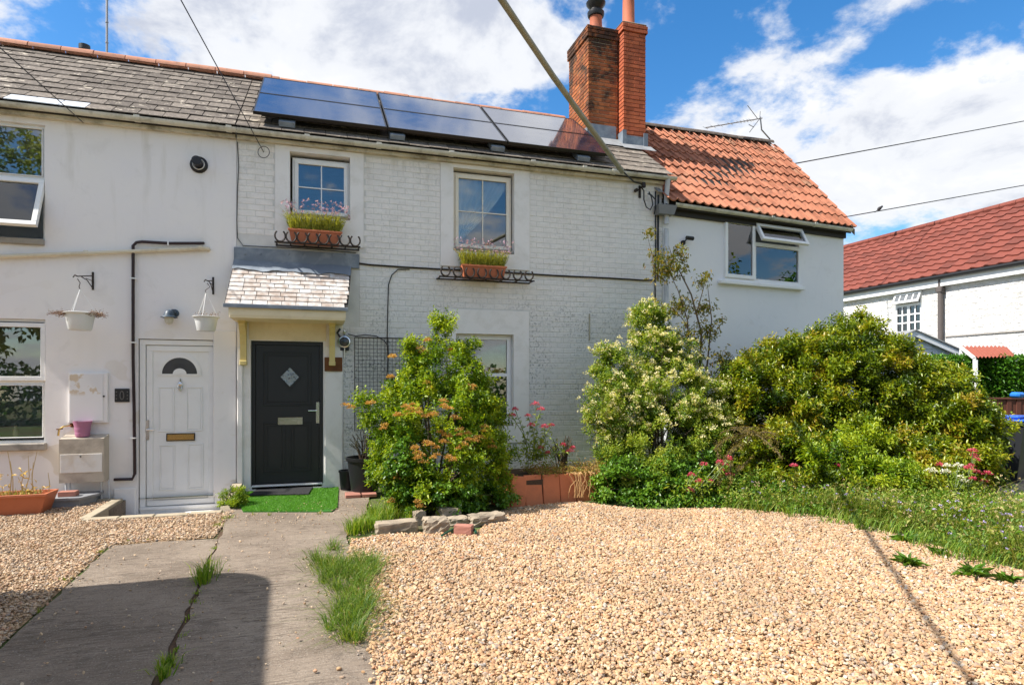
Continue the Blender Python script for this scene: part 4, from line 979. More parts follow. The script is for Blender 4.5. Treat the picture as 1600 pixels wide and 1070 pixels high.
mb = MB(); a0, a1 = -.02, RXE-.02
vs = [(a0, REY+.02, REZ-.05), (a1, REY+.02, REZ-.05), (a1, rr_(a1), RRZ-.05), (a0, rr_(a0), RRZ-.05), (a1, 2*rr_(a1), REZ-.05), (a0, 2*rr_(a0), REZ-.05)]
vs += [(x, y, z-.06) for x, y, z in vs]
mb.add(vs, [(0, 1, 2, 3), (3, 2, 4, 5), (6, 9, 8, 7), (9, 11, 10, 8), (0, 6, 7, 1), (1, 7, 8, 2), (2, 8, 10, 4), (0, 3, 9, 6), (3, 5, 11, 9), (4, 10, 11, 5)])
rroof = fixn(obj('roof', mb, DARKWOOD, rhouse))
def pantile(w, g, mat, h=.02, t=.012, seg=8, S_=True):
    mb = MB(); n = seg; L = g*1.13
    prof = [(w*(i/n-.5)*1.03, h*(math.sin(2*PI*i/n+.5)*.9+.25*math.sin(4*PI*i/n))) for i in range(n+1)]
    vs = [(x, 0, z) for x, z in prof]+[(x, L, z) for x, z in prof]+[(x, 0, z-t) for x, z in prof]; m = n+1; fs = []
    for i in range(n): fs += [(i, i+1, m+i+1, m+i), (i, 2*m+i, 2*m+i+1, i+1)]
    vs += [(prof[-1][0], L, prof[-1][1]-t)]; fs += [(n, 2*m+n, 3*m, m+n)]
    mb.add(vs, fs); me = mb.mesh('pantile', [mat], True); return me
rows, cols = 9, 25; g0 = .36; w = (RXE+.10)/cols; pt = pantile(w, g0, CLAY, .021, .024)
for r in range(rows):
    for k in range(cols):
        xx = -.06+w*(k+.5); yr = rr_(xx); an = math.atan2(RRZ-REZ, yr-REY); ln = math.hypot(RRZ-REZ, yr-REY); g = (ln-.02)/rows
        s0 = r*g-.03+.010*math.sin(k*.31+r*1.7)+rb.uniform(-.002, .002); lift = .062+.006*math.sin(k*.37+r*1.1)+rb.uniform(-.0015, .0015); c_, s_ = math.cos(an), math.sin(an)
        if xx < .0 and r < 1: continue
        o = piece('pantile', pt, (xx, REY+s0*c_-lift*s_, REZ+s0*s_+lift*c_), (an-.078+rb.uniform(-.003, .003), rb.uniform(-.008, .008), rb.uniform(-.008, .008)), rroof); o.scale = (1, g/g0, 1)
rgt = random.Random(6); mbr = MB(); n = 8; vsr = []; fsr = []
for q_, (rr2, xx) in enumerate(((.11, 0), (.11, .41), (.092, .41), (.092, 0))):
    for k in range(n+1): a = PI*k/n; vsr.append((xx-.21, rr2*math.cos(a)*1.05, rr2*math.sin(a)*.9))
for q_ in range(4):
    a0, a1 = q_*(n+1), ((q_+1) % 4)*(n+1)
    for k in range(n): fsr.append((a0+k, a0+k+1, a1+k+1, a1+k))
mbr.add(vsr, fsr); mer = mbr.mesh('ridge_tile', [RIDGED], True); x = .1
while x < RXE+.1: piece('ridge_tile', mer, (x, rr_(x), RRZ+.0+rgt.uniform(-.008, .008)), (0, rgt.uniform(-.012, .012), math.atan((YRR-YRL)/RXE)+rgt.uniform(-.01, .01)), rroof); x += .42
mb = MB(); mb.extr_x([(REY, REZ-.02), (YRR, RRZ+.0), (YRR, RRZ-.12), (REY, REZ-.14)], RXE+.045, RXE+.062); fixn(obj('verge', mb, MORT_O, rroof))
mb = MB()
for r in range(8):
    an = math.atan2(RRZ-REZ, YRL-REY); c_, s_ = math.cos(an), math.sin(an); s0 = .15+r*.34; mb.box(-.16, -.06, 0, .36, .0, .012, 0, 0, Matrix.Translation((0, REY+s0*c_-.07*s_, REZ+s0*s_+.07*c_)) @ Matrix.Rotation(an-.04, 4, 'X'))
obj('lead_soaker', mb, LEADL, rroof)
# its window: casement left, open top light right
fy = .02; mb = MB(); ring(mb, RW[0], RW[1], RW[2], RW[3], .04, fy-.03, fy+.05); w = obj('window', mb, UPVC, rhouse)
xm = R.X(1178); zm = R.Z(1215, 385)
mb = MB(); mb.box(xm-.035, xm+.035, fy-.028, fy+.04, RW[2]+.04, RW[3]-.04); mb.box(xm+.035, RW[1]-.04, fy-.026, fy+.04, zm-.03, zm+.03); obj('mullion', mb, UPVC, w)
sash(w, RW[0]+.01, xm-.01, RW[2]+.03, RW[3]-.01, fy-.02, .065); sash(w, xm+.036, RW[1]-.041, RW[2]+.041, zm-.031, fy+.02, .012)
sash(w, xm-.0, RW[1]-.005, zm-.0, RW[3]-.01, fy-.03, .06, UPVC, 28)
curtain_mesh(w, lambda u, v: (RW[0]+.08+(RW[1]-RW[0]-.16)*u, RW[3]-.1-(RW[3]-RW[2]-.15)*v), 0, 0, 0, 0, .16, 40, 2, .02, 70, plain('dim net curtain', (.12, .12, .11), .9))
mb = MB(); mb.box(R.X(1121), R.X(1252), -.10, -.001, RW[2]-.10, RW[2]-.035, 0, .01); mb.box(RW[0]-.01, RW[1]+.01, -.06, -.001, RW[2]-.034, RW[2]-.002, 0, .006); obj('sill', mb, UPVC, w)
# a dark window low behind the shrubs
RW2 = (R.X(1128), R.X(1168), 1.0, R.Z(1140, 562)); mb = MB(); ring(mb, RW2[0], RW2[1], RW2[2], RW2[3], .05, -.03, -.001); w = obj('window', mb, plain('dark green frame', (.02, .035, .03), .5), rhouse); mb = MB(); mb.box(RW2[0]+.05, RW2[1]-.05, -.012, -.004, RW2[2]+.05, RW2[3]-.05); obj('pane', mb, plain('dark glass', (.02, .025, .025), .08, .6), w)
# new chimney belongs to the right house (given in its frame)
nx0 = M.X(974, 1.11); nx1 = M.X(1009, 1.11); a_ = -R.a
def toR(x, y): dx_, dy_ = x-R.o[0], y-R.o[1]; return dx_*math.cos(R.a)+dy_*math.sin(R.a), -dx_*math.sin(R.a)+dy_*math.cos(R.a)
chh = thing('brick_chimney', (nx0, 1.11, 6.0), 'newer orange red brick chimney stack with tall clay pot, right of the sooty stack', 'chimney')
nz1 = M.Z(990, 38, 1.11); ch2 = chimney(chh, nx0, nx1, 1.11, 1.62, 6.15, nz1, CBRICK_N, MORT_N, 2, .03, ('f', 'l', 'r'), 9)
ch2.name = 'stack'
ROOT['stack'] = ROOT.get('chimney.001', ROOT.get(ch2.name)) if ch2.name not in ROOT else ROOT[ch2.name]
mb = MB(); mb.box(nx0-.02, nx1+.02, 1.09, 1.105, 6.08, 6.27); mb.box(nx0-.022, nx0-.008, 1.09, 1.62, 6.1, 6.35); mb.box(nx0-.03, nx0+.05, 1.075, 1.089, 6.08, 6.36); mb.box(nx1-.06, nx1+.03, 1.075, 1.089, 6.08, 6.34); obj('lead_flashing', mb, LEAD, ch2)
mb = MB(); mb.add([(nx0-.1, .88, roofz(.88)+.06), (nx1+.1, .88, roofz(.88)+.06), (nx1+.1, 1.09, roofz(1.09)+.065), (nx0-.1, 1.09, roofz(1.09)+.065)], [(0, 1, 2, 3)]); obj('lead_flashing', mb, LEADL, ch2)
mb = MB(); px0 = M.X(982, 1.36); mb.lathe((px0, 1.36, nz1-.0), [(.17, 0), (.15, .04), (.12, .08), (.115, .55), (.10, .95), (.125, .98), (.125, 1.05), (.09, 1.05), (.085, .9)], 20); obj('chimney_pot', mb, POT, ch2, True)
mb = MB(); mb.box(nx0-.02, nx1+.02, 1.10, 1.6, nz1+.001, nz1+.03, 0, .012); obj('flaunching', mb, MORT_O, ch2)

# ---------------- solar panels
so = .15
def rp(x, s_, off): return Vector((x, EY+s_*math.cos(RA)-off*math.sin(RA), EZ+s_*math.sin(RA)+off*math.cos(RA)))
def s_of(px, py, off=so+.06):
    a, b, c = M.d(px, py); y0, z0 = EY-off*math.sin(RA), EZ+off*math.cos(RA); t = (z0+(M.cy-y0)*SL-CAM[2])/(c-b*SL); p = Vector((M.cx+a*t, M.cy+b*t, CAM[2]+c*t)); return p.x, math.hypot(p.y-y0, p.z-z0)
s_lo = s_of(597, 196)[1]; s_hi = s_of(597, 144)[1]
X0 = (s_of(388, 175)[0]+s_of(418, 115)[0])/2; Xa = (s_of(596, 144)[0]+s_of(598, 196)[0])/2; Xb = (s_of(787, 215)[0]+s_of(755, 167)[0])/2; Xc = (s_of(958, 244)[0]+s_of(925, 205)[0])/2
sm = (s_lo+s_hi)/2
def panel(x0, x1, s0, s1, label):
    rootp = rp(x0, s0, so); t = thing('solar_panel', rootp, label, 'solar panel', 'black solar panels on the slate roof')
    Mx = Matrix.Translation(rp(0, 0, 0)) @ Matrix.Rotation(RA, 4, 'X')
    mb = MB()
    for (a, b, c, e) in ((x0, x1, s0, s0+.018), (x0, x1, s1-.018, s1), (x0, x0+.018, s0+.018, s1-.018), (x1-.018, x1, s0+.018, s1-.018)): mb.box(a, b, c, e, so, so+.045, 0, 0, Mx)
    obj('frame', mb, plain('black anodised frame', (.02, .02, .022), .35, .5, .6), t)
    mb = MB(); mb.box(x0+.018, x1-.018, s0+.018, s1-.018, so+.02, so+.041, 0, 0, Mx); obj('glass', mb, SOLAR, t)
cols_ = [(X0, Xa-.012, 'left'), (Xa+.012, Xb-.012, 'middle'), (Xb+.012, Xc, 'right')]
for x0, x1, nm in cols_:
    desc = {'left': 'beside the bare slates of the left house', 'middle': 'in the centre of the array', 'right': 'nearest the chimneys'}[nm]
    panel(x0, x1, s_lo, sm-.006, f'glossy black solar panel in the lower row, {desc}'); panel(x0, x1, sm+.006, s_hi, f'glossy black solar panel in the upper row, {desc}')
for px in (447, 624, 784, 920):
    b = rp(s_of(px, 185+(px-447)*.116)[0], s_lo-.03, .02); mb = MB(); Mx = Matrix.Translation(rp(0, 0, 0)) @ Matrix.Rotation(RA, 4, 'X'); x = b.x
    mb.box(x-.11, x+.11, s_lo-.05, s_lo+.25, .035, .115, 0, .006, Mx)
    obj('mounting_block', mb, LEAD, None, label={447: 'grey support block under the left end of the solar panels', 624: 'grey support block right of the first solar panel gap', 784: 'grey support block under the second solar panel gap', 920: 'grey support block under the right end of the solar panels'}[px], cat='support block', group='support blocks under the solar panels')
Mx = Matrix.Translation(rp(0, 0, 0)) @ Matrix.Rotation(RA, 4, 'X')
for s_, nm in ((s_lo+.12, 'lower'), (s_hi-.15, 'upper')):
    mb = MB(); mb.box(X0+.1, Xc-.1, s_, s_+.04, so-.045, so-.002, 0, 0, Mx); obj('mounting_rail', mb, BLACKP, None, label=f'dark rail under the {nm} edge of the solar panels', cat='rail')

# ================================================================ FAR RIGHT: house, shed, fence, hedge
FX = 16.0; FE = 4.45; FH0, FH1 = -.7, 9.5
fh = thing('brick_house', (FX, 4, 0), 'far white rough rendered house with long red tiled roof at right', 'house')
fh.name = 'rendered_house'; ROOT['rendered_house'] = (Vector((FX, 4, 0)), M)
fw = (M.PX(1400, 500, FX).y, M.PX(1441, 500, FX).y); fwz = (M.PX(1420, 520, FX).z, M.PX(1420, 457, FX).z)
mw = NT('rough white render', .85, .15); mw.col(mw.mix(mw.ramp(mw.noise(1.3, 7, .65, vec=mw.pos((1, 1, .5))), [(.5, 0.0), (.75, .8)]), (.78, .77, .755), (.52, .50, .46))); mw.bump(mw.noise(7, 6, .7, vec=mw.pos((1, .6, 1.4)), dist=.5), 1.0, .12)
mb = MB(); y_, z_ = fw, fwz
def fq(y0, y1, z0, z1): mb.quad((FX, y1, z0), (FX, y0, z0), (FX, y0, z1), (FX, y1, z1))
ya, yb = min(y_), max(y_)
fq(FH0, ya, -.3, FE); fq(yb, FH1, -.3, FE); fq(ya, yb, -.3, z_[0]); fq(ya, yb, z_[1], FE)
for q_ in (((FX, ya, z_[0]), (FX, ya, z_[1]), (FX+.2, ya, z_[1]), (FX+.2, ya, z_[0])), ((FX, yb, z_[0]), (FX, yb, z_[1]), (FX+.2, yb, z_[1]), (FX+.2, yb, z_[0])), ((FX, ya, z_[0]), (FX, yb, z_[0]), (FX+.2, yb, z_[0]), (FX+.2, ya, z_[0])), ((FX, ya, z_[1]), (FX, yb, z_[1]), (FX+.2, yb, z_[1]), (FX+.2, ya, z_[1]))): mb.quad(*q_)
mb.box(FX+.001, FX+6, FH0+.001, FH0+.2, -.3, FE-.05); mb.box(FX+.001, FX+6, FH1-.2, FH1-.001, -.3, FE-.05); mb.box(FX+5.8, FX+6, FH0+.2, FH1-.2, -.3, FE-.05); mb.box(FX+2, FX+2.1, FH0+.3, FH1-.3, 0, FE)
obj('wall', mb, mw.m, fh)
zl = M.PX(1540, 521, FX).z; mb = MB(); mb.box(FX-.03, FX-.001, FH0, M.PX(1478, 525, FX).y, zl-.02, zl+.015); obj('render_band', mb, plain('grey band', (.3, .28, .26), .8), fh)
FRR = M.PX(1600, 320, FX+2.5).z; fsl = (FRR-FE-.1)/2.5; fra = math.atan(fsl); fL = math.hypot(2.65, FRR-FE-.05)
mb = MB(); mb.extr_y([(FX-.15, FE+.0), (FX+2.6, FE+.0+2.75*fsl), (FX+5.4, FE), (FX+5.4, FE-.06), (FX+2.6, FE-.06+2.75*fsl), (FX-.15, FE-.06)], FH0-.1, FH1+.1); froof = obj('roof', mb, RTILE, fh)
rows = 11; g = fL/rows*1.04; tw = .34; ft = pantile(tw, g, RTILE, .020, .035, 8)
ft.name = 'roof_tile'
kk = 0
for r in range(rows):
    for k in range(27):
        yy = .0+k*tw-.1
        if yy > 9.2: continue
        s0 = r*g-.03
        lift = .08; xx = FX-.15+s0*math.cos(fra)-lift*math.sin(fra); zz_ = FE+s0*math.sin(fra)+lift*math.cos(fra)
        if kk < 298:
            o = piece('roof_tile', ft, (xx, yy, zz_), (0, 0, 0), froof); o.rotation_euler = (Matrix.Rotation(-PI/2, 4, 'Z') @ Matrix.Rotation(fra-.11, 4, 'X')).to_euler(); kk += 1
mb = MB(); nv = [v.co.copy() for v in ft.vertices]; nf = [tuple(p.vertices) for p in ft.polygons]
for r in range(rows):
    for k in range(-2, 0):
        yy = k*tw-.1; s0 = r*g-.03; lift = .08
        Mx = Matrix.Translation((FX-.15+s0*math.cos(fra)-lift*math.sin(fra), yy, FE+s0*math.sin(fra)+lift*math.cos(fra))) @ Matrix.Rotation(-PI/2, 4, 'Z') @ Matrix.Rotation(fra-.11, 4, 'X'); mb.add([Mx @ v for v in nv], nf)
obj('roof_tiling', mb, RTILE, froof, True, kind='stuff')
mb = MB(); rx, rz = FX+2.55, FE+2.72*fsl+.04
for k in range(23): mb.tube([(rx, FH0+k*.44, rz), (rx, FH0+k*.44+.43, rz)], .11, 8)
obj('ridge_capping', mb, RTILE, froof, True)
mb = MB(); mb.tube([(FX-.2, FH0, FE-.04), (FX-.2, FH1+.2, FE-.04)], .06, 8); obj('gutter', mb, BLACKP, fh, True)
mb = MB(); mb.box(FX-.14, FX-.002, FH0, FH1, FE-.28, FE-.09); obj('fascia', mb, UPVC, fh)
yp = M.PX(1470, 490, FX-.08).y; mb = MB(); mb.tube([(FX-.09, yp, FE-.1), (FX-.09, yp, M.PX(1470, 533, FX).z)], .065, 10); mb.box(FX-.17, FX-.02, yp-.09, yp+.09, FE-.45, FE-.29, 0, .02); obj('downpipe', mb, plain('grey brown downpipe', (.10, .085, .08), .5), fh, True)
# window: bars, open top lights, net
mb = MB(); w_ = .05
mb.box(FX-.02, FX+.05, ya, ya+w_, z_[0], z_[1]); mb.box(FX-.02, FX+.05, yb-w_, yb, z_[0], z_[1]); mb.box(FX-.018, FX+.048, ya, yb, z_[0], z_[0]+.06); mb.box(FX-.018, FX+.048, ya, yb, z_[1]-.05, z_[1])
ym = (ya+yb)/2; zt_ = z_[1]-(z_[1]-z_[0])*.30; mb.box(FX-.015, FX+.045, ym-.04, ym+.04, z_[0]+.06, zt_); mb.box(FX-.016, FX+.046, ya+w_, yb-w_, zt_-.05, zt_+.03)
w = obj('window', mb, UPVC, fh)
for (a, b) in ((ya+w_, ym-.04), (ym+.04, yb-w_)):
    mb = MB(); mb.box(FX-.01, FX+.02, (a+b)/2-.018, (a+b)/2+.018, z_[0]+.06, zt_-.05)
    for i in (1, 2): zz_ = z_[0]+.06+(zt_-z_[0]-.11)*i/3; mb.box(FX-.008, FX+.018, a, b, zz_-.018, zz_+.018)
    obj('glazing_bar', mb, UPVC, w); mb = MB(); mb.box(FX+.012, FX+.017, a, b, z_[0]+.06, zt_-.05); obj('pane', mb, GLASS, w)
mb = MB(); Mx = Matrix.Translation((FX-.02, 0, z_[1]-.03)) @ Matrix.Rotation(math.radians(25), 4, 'Y'); hh = z_[1]-zt_-.04
mb.box(-.03, .01, ya, yb, -hh, -hh+.06, 0, 0, Mx); mb.box(-.03, .01, ya, yb, -.05, 0, 0, 0, Mx)
for f in (0, .25, .5, .75, 1): yy = ya+(yb-ya)*f; ww = .05 if f in (0, .5, 1) else .03; yy = min(max(yy, ya+ww/2), yb-ww/2); mb.box(-.029, .009, yy-ww/2, yy+ww/2, -hh+.06, -.05, 0, 0, Mx)
obj('top_light', mb, UPVC, w); mb = MB(); mb.box(-.012, -.006, ya+.03, yb-.03, -hh+.05, -.05, 0, 0, Mx); obj('pane', mb, plain('grey glass', (.14, .15, .16), .12, .6), w)
vs = []; fs = []; mb = MB()
for i in range(41):
    yy = ya+(yb-ya)*i/40; vs += [(FX+.09+.02*math.sin(i*1.3), yy, z_[0]+.05), (FX+.09+.02*math.sin(i*1.3+.4), yy, z_[1]-.05)]
mb.add(vs, [(2*i, 2*i+2, 2*i+3, 2*i+1) for i in range(40)]); obj('net_curtain', mb, plain('net curtain', (.50, .51, .50), .9, var=.35, sc=12), w)
# shed with shiplap gable
ts = 15.0; sa = M.T(1427, 517, ts); sr = M.T(1502, 549, ts); slp = M.T(1340, 552, ts); ux = (sr-sa); ux.z = 0; ux.normalize(); uy = Vector((-ux.y, ux.x, 0))
if uy.y < 0: uy = -uy
shed = thing('garden_shed', (sa.x, sa.y, 0), 'white weatherboard shed gable showing above the hedge', 'shed')
Ms = Matrix(((ux.x, uy.x, 0, sa.x), (ux.y, uy.y, 0, sa.y), (0, 0, 1, 0), (0, 0, 0, 1)))
hw = (sr-sa).dot(ux); zr, ze = sa.z, sr.z
def shp(mb): mb.v = [tuple(Ms @ Vector(v)) for v in mb.v]; return mb
mb = MB(); mb.extr_y([(-hw, 0), (hw-.12, 0), (hw-.12, ze), (0, zr-.06), (-hw+.12, ze)], .04, 2.2); obj('shed_body', shp(mb), plain('white shed paint', (.60, .62, .66), .6), shed)
z = 0
while z < zr-.15:
    wd = (hw-.12) if z+.14 < ze else max(.1, (hw-.12)*(zr-.07-z-.14)/(zr-ze))
    mb = MB(); mb.add([(-wd, .012, z), (wd, .012, z), (wd, .035, z+.145), (-wd, .035, z+.145), (-wd, .039, z), (wd, .039, z), (wd, .039, z+.145), (-wd, .039, z+.145)], [(0, 1, 2, 3), (0, 4, 5, 1), (4, 0, 3, 7), (1, 5, 6, 2), (3, 2, 6, 7)])
    obj('board', shp(mb), plain('white shed board', (.66, .68, .71), .6, var=.1, sc=3) if z == 0 else bpy.data.materials['white shed board'], shed); z += .15
for sgn in (1, -1):
    mb = MB(); xe = hw*1.02*sgn; mb.add([(0, -.09, zr-.01), (xe, -.09, ze-.04), (xe, -.09, ze-.16), (0, -.09, zr-.14), (0, -.06, zr-.01), (xe, -.06, ze-.04), (xe, -.06, ze-.16), (0, -.06, zr-.14)], [(0, 1, 2, 3), (4, 7, 6, 5), (0, 4, 5, 1), (3, 2, 6, 7), (1, 5, 6, 2), (0, 3, 7, 4)]); fixn(obj('bargeboard', shp(mb), plain('grey white barge', (.62, .65, .70), .5), shed))
    mb = MB(); mb.add([(0, -.12, zr+.0), (xe*1.03, -.12, ze-.035), (xe*1.03, 2.4, ze-.035), (0, 2.4, zr), (0, -.12, zr+.03), (xe*1.03, -.12, ze-.005), (xe*1.03, 2.4, ze-.005), (0, 2.4, zr+.03)], [(0, 1, 2, 3), (4, 7, 6, 5), (0, 4, 5, 1), (3, 2, 6, 7), (1, 5, 6, 2), (0, 3, 7, 4)]); fixn(obj('roof_felt', shp(mb), LEADL, shed))
# little red corrugated lean-to
ta = 14.2; A = M.T(1503, 541, ta); B = M.T(1588, 557, ta-.4); Cc = M.T(1572, 541, ta+.3); D_ = M.T(1524, 558, ta-.7)
lean = thing('lean_to', (A.x, A.y, 0), 'small store with red corrugated sheet roof behind the hedge', 'store')
mb = MB(); n = 60; vs = []; fs = []
for i in range(n+1):
    u = i/n; h_ = .02*math.sin(u*2*PI*11); vs += [tuple(A.lerp(Cc, u)+Vector((0, 0, h_))), tuple(D_.lerp(B, u)+Vector((0, 0, h_)))]
for i in range(n): fs.append((2*i, 2*i+1, 2*i+3, 2*i+2))
mb.add(vs, fs); obj('sheet_roof', mb, plain('red brown sheet', (.26, .075, .05), .6), lean, True)
mb = MB(); mb.tube([A+Vector((-.03, 0, -.03)), D_+Vector((-.03, 0, -.03))], .04, 6); mb.tube([A+Vector((0, 0, -.06)), Vector((A.x, A.y, 0))], .05, 6); mb.tube([Cc+Vector((0, 0, -.06)), Vector((Cc.x, Cc.y, 0))], .05, 6); mb.tube([D_+Vector((0, 0, -.06)), Vector((D_.x, D_.y, 0))], .05, 6); mb.tube([B+Vector((0, 0, -.06)), Vector((B.x, B.y, 0))], .05, 6); obj('post_frame', mb, UPVC, lean)
# fence of vertical boards
fa, fb = M.T(1490, 722, 13.0), M.T(1640, 724, 13.0); fu = (fb-fa); fu.z = 0; flen = fu.length; fu.normalize(); fn = Vector((fu.y, -fu.x, 0)); fn = fn if fn.y < 0 else -fn
fence = thing('board_fence', (fa.x, fa.y, 0), 'reddish brown close board fence below the hedge at the right edge', 'fence')
ftop = M.T(1570, 621, 13).z
Mf = Matrix(((fu.x, -fn.x, 0, fa.x), (fu.y, -fn.y, 0, fa.y), (0, 0, 1, 0), (0, 0, 0, 1)))
bmesh_ = MB(); bmesh_.box(0, .098, -.012, .012, 0, ftop-.04, 0, .003); bmb = bmesh_.mesh('board', [PEOPLEWOOD])
k = 0
while k*.10 < flen:
    p = Mf @ Vector((k*.10, -.016 if k % 2 else 0, 0)); piece('board', bmb, p, (0, 0, math.atan2(fu.y, fu.x)), fence); k += 1
mb = MB(); mb.box(0, flen, -.045, .045, ftop-.04, ftop, 0, .006); mb.v = [tuple(Mf @ Vector(v)) for v in mb.v]; obj('capping_rail', mb, PEOPLEWOOD, fence)
# brick paved path at right
pp = [M.G(1540, 735), M.G(1660, 738), M.G(1700, 800), M.G(1545, 812)]
mp_ = NT('worn block paving', .85, .2); bt = mp_.n('ShaderNodeTexBrick'); mp_.l(mp_.pos(), bt.inputs[0]); bt.inputs['Scale'].default_value = 4.6; bt.inputs['Color1'].default_value = (.36, .28, .24, 1); bt.inputs['Color2'].default_value = (.30, .23, .2, 1); bt.inputs['Mortar'].default_value = (.12, .1, .08, 1); bt.inputs['Mortar Size'].default_value = .03
mp_.col(bt.outputs[0])
sheet([(p.x, p.y) for p in pp], .012, mp_.m, 'path')

# wheelie bin
bt_ = 9.9; bp = M.T(1566, 600, bt_); gb = Vector((bp.x, bp.y, 0)); bin_ = thing('wheelie_bin', gb, 'dark wheelie bin with blue lid half hidden by the big shrub', 'bin')
rz_ = math.radians(20); Mb = Matrix.Translation(gb) @ Matrix.Rotation(rz_, 4, 'Z')
mb = MB(); hb = M.T(1566, 658, bt_).z; vs = [(-.22, -.24, 0.05), (.22, -.24, .05), (.22, .22, .05), (-.22, .22, .05), (-.28, -.34, hb), (.28, -.34, hb), (.28, .34, hb), (-.28, .34, hb)]
mb.add([Mb @ Vector(v) for v in vs], [(0, 3, 2, 1), (4, 5, 6, 7), (0, 1, 5, 4), (1, 2, 6, 5), (2, 3, 7, 6), (3, 0, 4, 7)]); mb.box(-.31, .31, -.37, .36, hb-.04, hb, 0, .01, Mb); obj('bin_body', mb, plain('charcoal bin', (.02, .022, .026), .5), bin_)
mb = MB(); mb.box(-.29, .29, -.35, .34, hb+.002, hb+.05, 0, .02, Mb); mb.box(-.24, .24, -.28, .28, hb+.051, hb+.10, 0, .02, Mb); obj('lid', mb, plain('blue lid', (.02, .10, .55), .4), bin_)
for s_ in (-1, 1):
    mb = MB(); mb.lathe(Vector((0, 0, 0)), [(0, -.03), (.10, -.03), (.10, .03), (0, .03)], 14, axis='x'); mb.v = [tuple(Mb @ (Vector(v)+Vector((s_*.26, .28, .1)))) for v in mb.v]; obj('wheel', mb, BLACKP, bin_, True)
# blue cloth thing in the hedge gap
p = M.T(1590, 612, 12.6); mb = MB(); mb.box(p.x-.12, p.x+.1, p.y-.1, p.y+.1, ftop+.001, ftop+.12, 0, .04); obj('blue_tarpaulin', mb, plain('blue plastic', (.02, .16, .55), .4), None, label='scrap of blue tarpaulin on top of the brown fence', cat='tarpaulin')
mb = MB(); mb.tube([M.P(1035, 276, -.17)+Vector((0, 0, 0)), M.P(1041, 290, -.14), M.P(1040, 320, -.1)], [.05, .045, .042], 10)
# ================================================================ WALL FITTINGS
X_ = M.X(1041, -.08)
dp = thing('downpipe', (X_, -.08, 0), 'grey white downpipe with box hopper between the two right houses', 'downpipe')
mb = MB(); mb.tube([(X_-.02, -.17, EZ-.07), (X_-.01, -.13, EZ-.2), (X_, -.09, EZ-.30), (X_, -.085, 4.3)], .043, 12); mb.tube([(X_, -.085, 4.22), (X_, -.085, .05)], .040, 12)
obj('pipe', mb, GREYP, dp, True)
a, b = M.P(1026, 320, -.13), M.P(1055, 337, -.13); mb = MB(); mb.add([(a.x, -.20, a.z), (b.x, -.20, a.z), (b.x, -.03, a.z), (a.x, -.03, a.z), (a.x+.03, -.18, b.z), (b.x-.05, -.18, b.z), (b.x-.05, -.035, b.z), (a.x+.03, -.035, b.z)], [(0, 1, 2, 3), (4, 7, 6, 5), (0, 4, 5, 1), (1, 5, 6, 2), (2, 6, 7, 3), (3, 7, 4, 0)]); fixn(obj('hopper', mb, plain('grey hopper', (.20, .20, .20), .5), dp))
mb = MB(); 
for z_ in (3.9, 2.8, 1.7): mb.lathe((X_, -.085, z_), [(.04, -.03), (.048, -.03), (.048, .03), (.04, .03)], 12); mb.box(X_-.075, X_+.075, -.045, -.03, z_-.015, z_+.015)
obj('pipe_clip', mb, GREYP, dp)
# service cable bracket and loops
bk = M.P(1001, 294, -.05); sb = thing('cable_bracket', bk, 'iron bracket and looped black service cable under the eaves at the right corner', 'bracket')
mb = MB(); mb.box(bk.x-.02, bk.x+.02, -.03, -.008, bk.z-.16, bk.z+.05, 0, .004); mb.tube([(bk.x, -.03, bk.z), (bk.x, -.14, bk.z+.02)], .014, 6); mb.lathe((bk.x, -.15, bk.z+.02), [(0, -.05), (.035, -.04), (.04, 0), (.035, .04), (0, .05)], 10); mb.lathe((bk.x-.09, -.06, bk.z-.05), [(.0, -.03), (.03, -.03), (.03, .03), (0, .03)], 8, axis='y'); obj('insulator', mb, IRON, sb, True)
mb = MB(); mb.tube([M.P(*p, -.10) for p in ((1001, 292), (1006, 298), (1006, 312), (1010, 324), (1016, 328), (1020, 320), (1018, 308), (1014, 300), (1012, 303), (1018, 305), (1024, 312), (1024, 325), (1022, 335))], .011, 7); obj('cable_loop', mb, BLACKP, sb, True)
# big sleeved service cable from the pole behind
A = M.P(972, 268, -.42); B = M.P(775, -3, -6.6); dB = (B-A)*.5; Pp = A+dB*3.2+Vector((0, 0, .6))
sc_ = thing('service_cable', A, 'thick grey green sleeved service cable slanting down to the roof corner', 'cable')
mb = MB(); pts = []
for i in range(25): u = i/24; p = A+dB*u*3.2+Vector((0, 0, .25*max(0, u-.5))); pts.append(p)
mb.tube([p for p in pts], [.040-.022*min(1, i/24*1.7) for i in range(25)], 10); obj('sleeve', mb, weathered('mossy grey sleeve', (.26, .26, .20), (.13, .14, .08), .7, .7), sc_, True)
mb = MB(); mb.tube([A+Vector((-.05, -.05, .01)), M.P(990, 284, -.25), Vector((bk.x, -.15, bk.z+.03))], .014, 7); obj('cable_tail', mb, BLACKP, sc_, True)
pol = pts[-1]; mb = MB(); mb.tube([(pol.x, pol.y, 0), (pol.x, pol.y, pol.z+.5)], [.15, .11], 12)
obj('utility_pole', mb, BARK, None, True, label='wooden utility pole across the drive carrying the service cable', cat='pole')
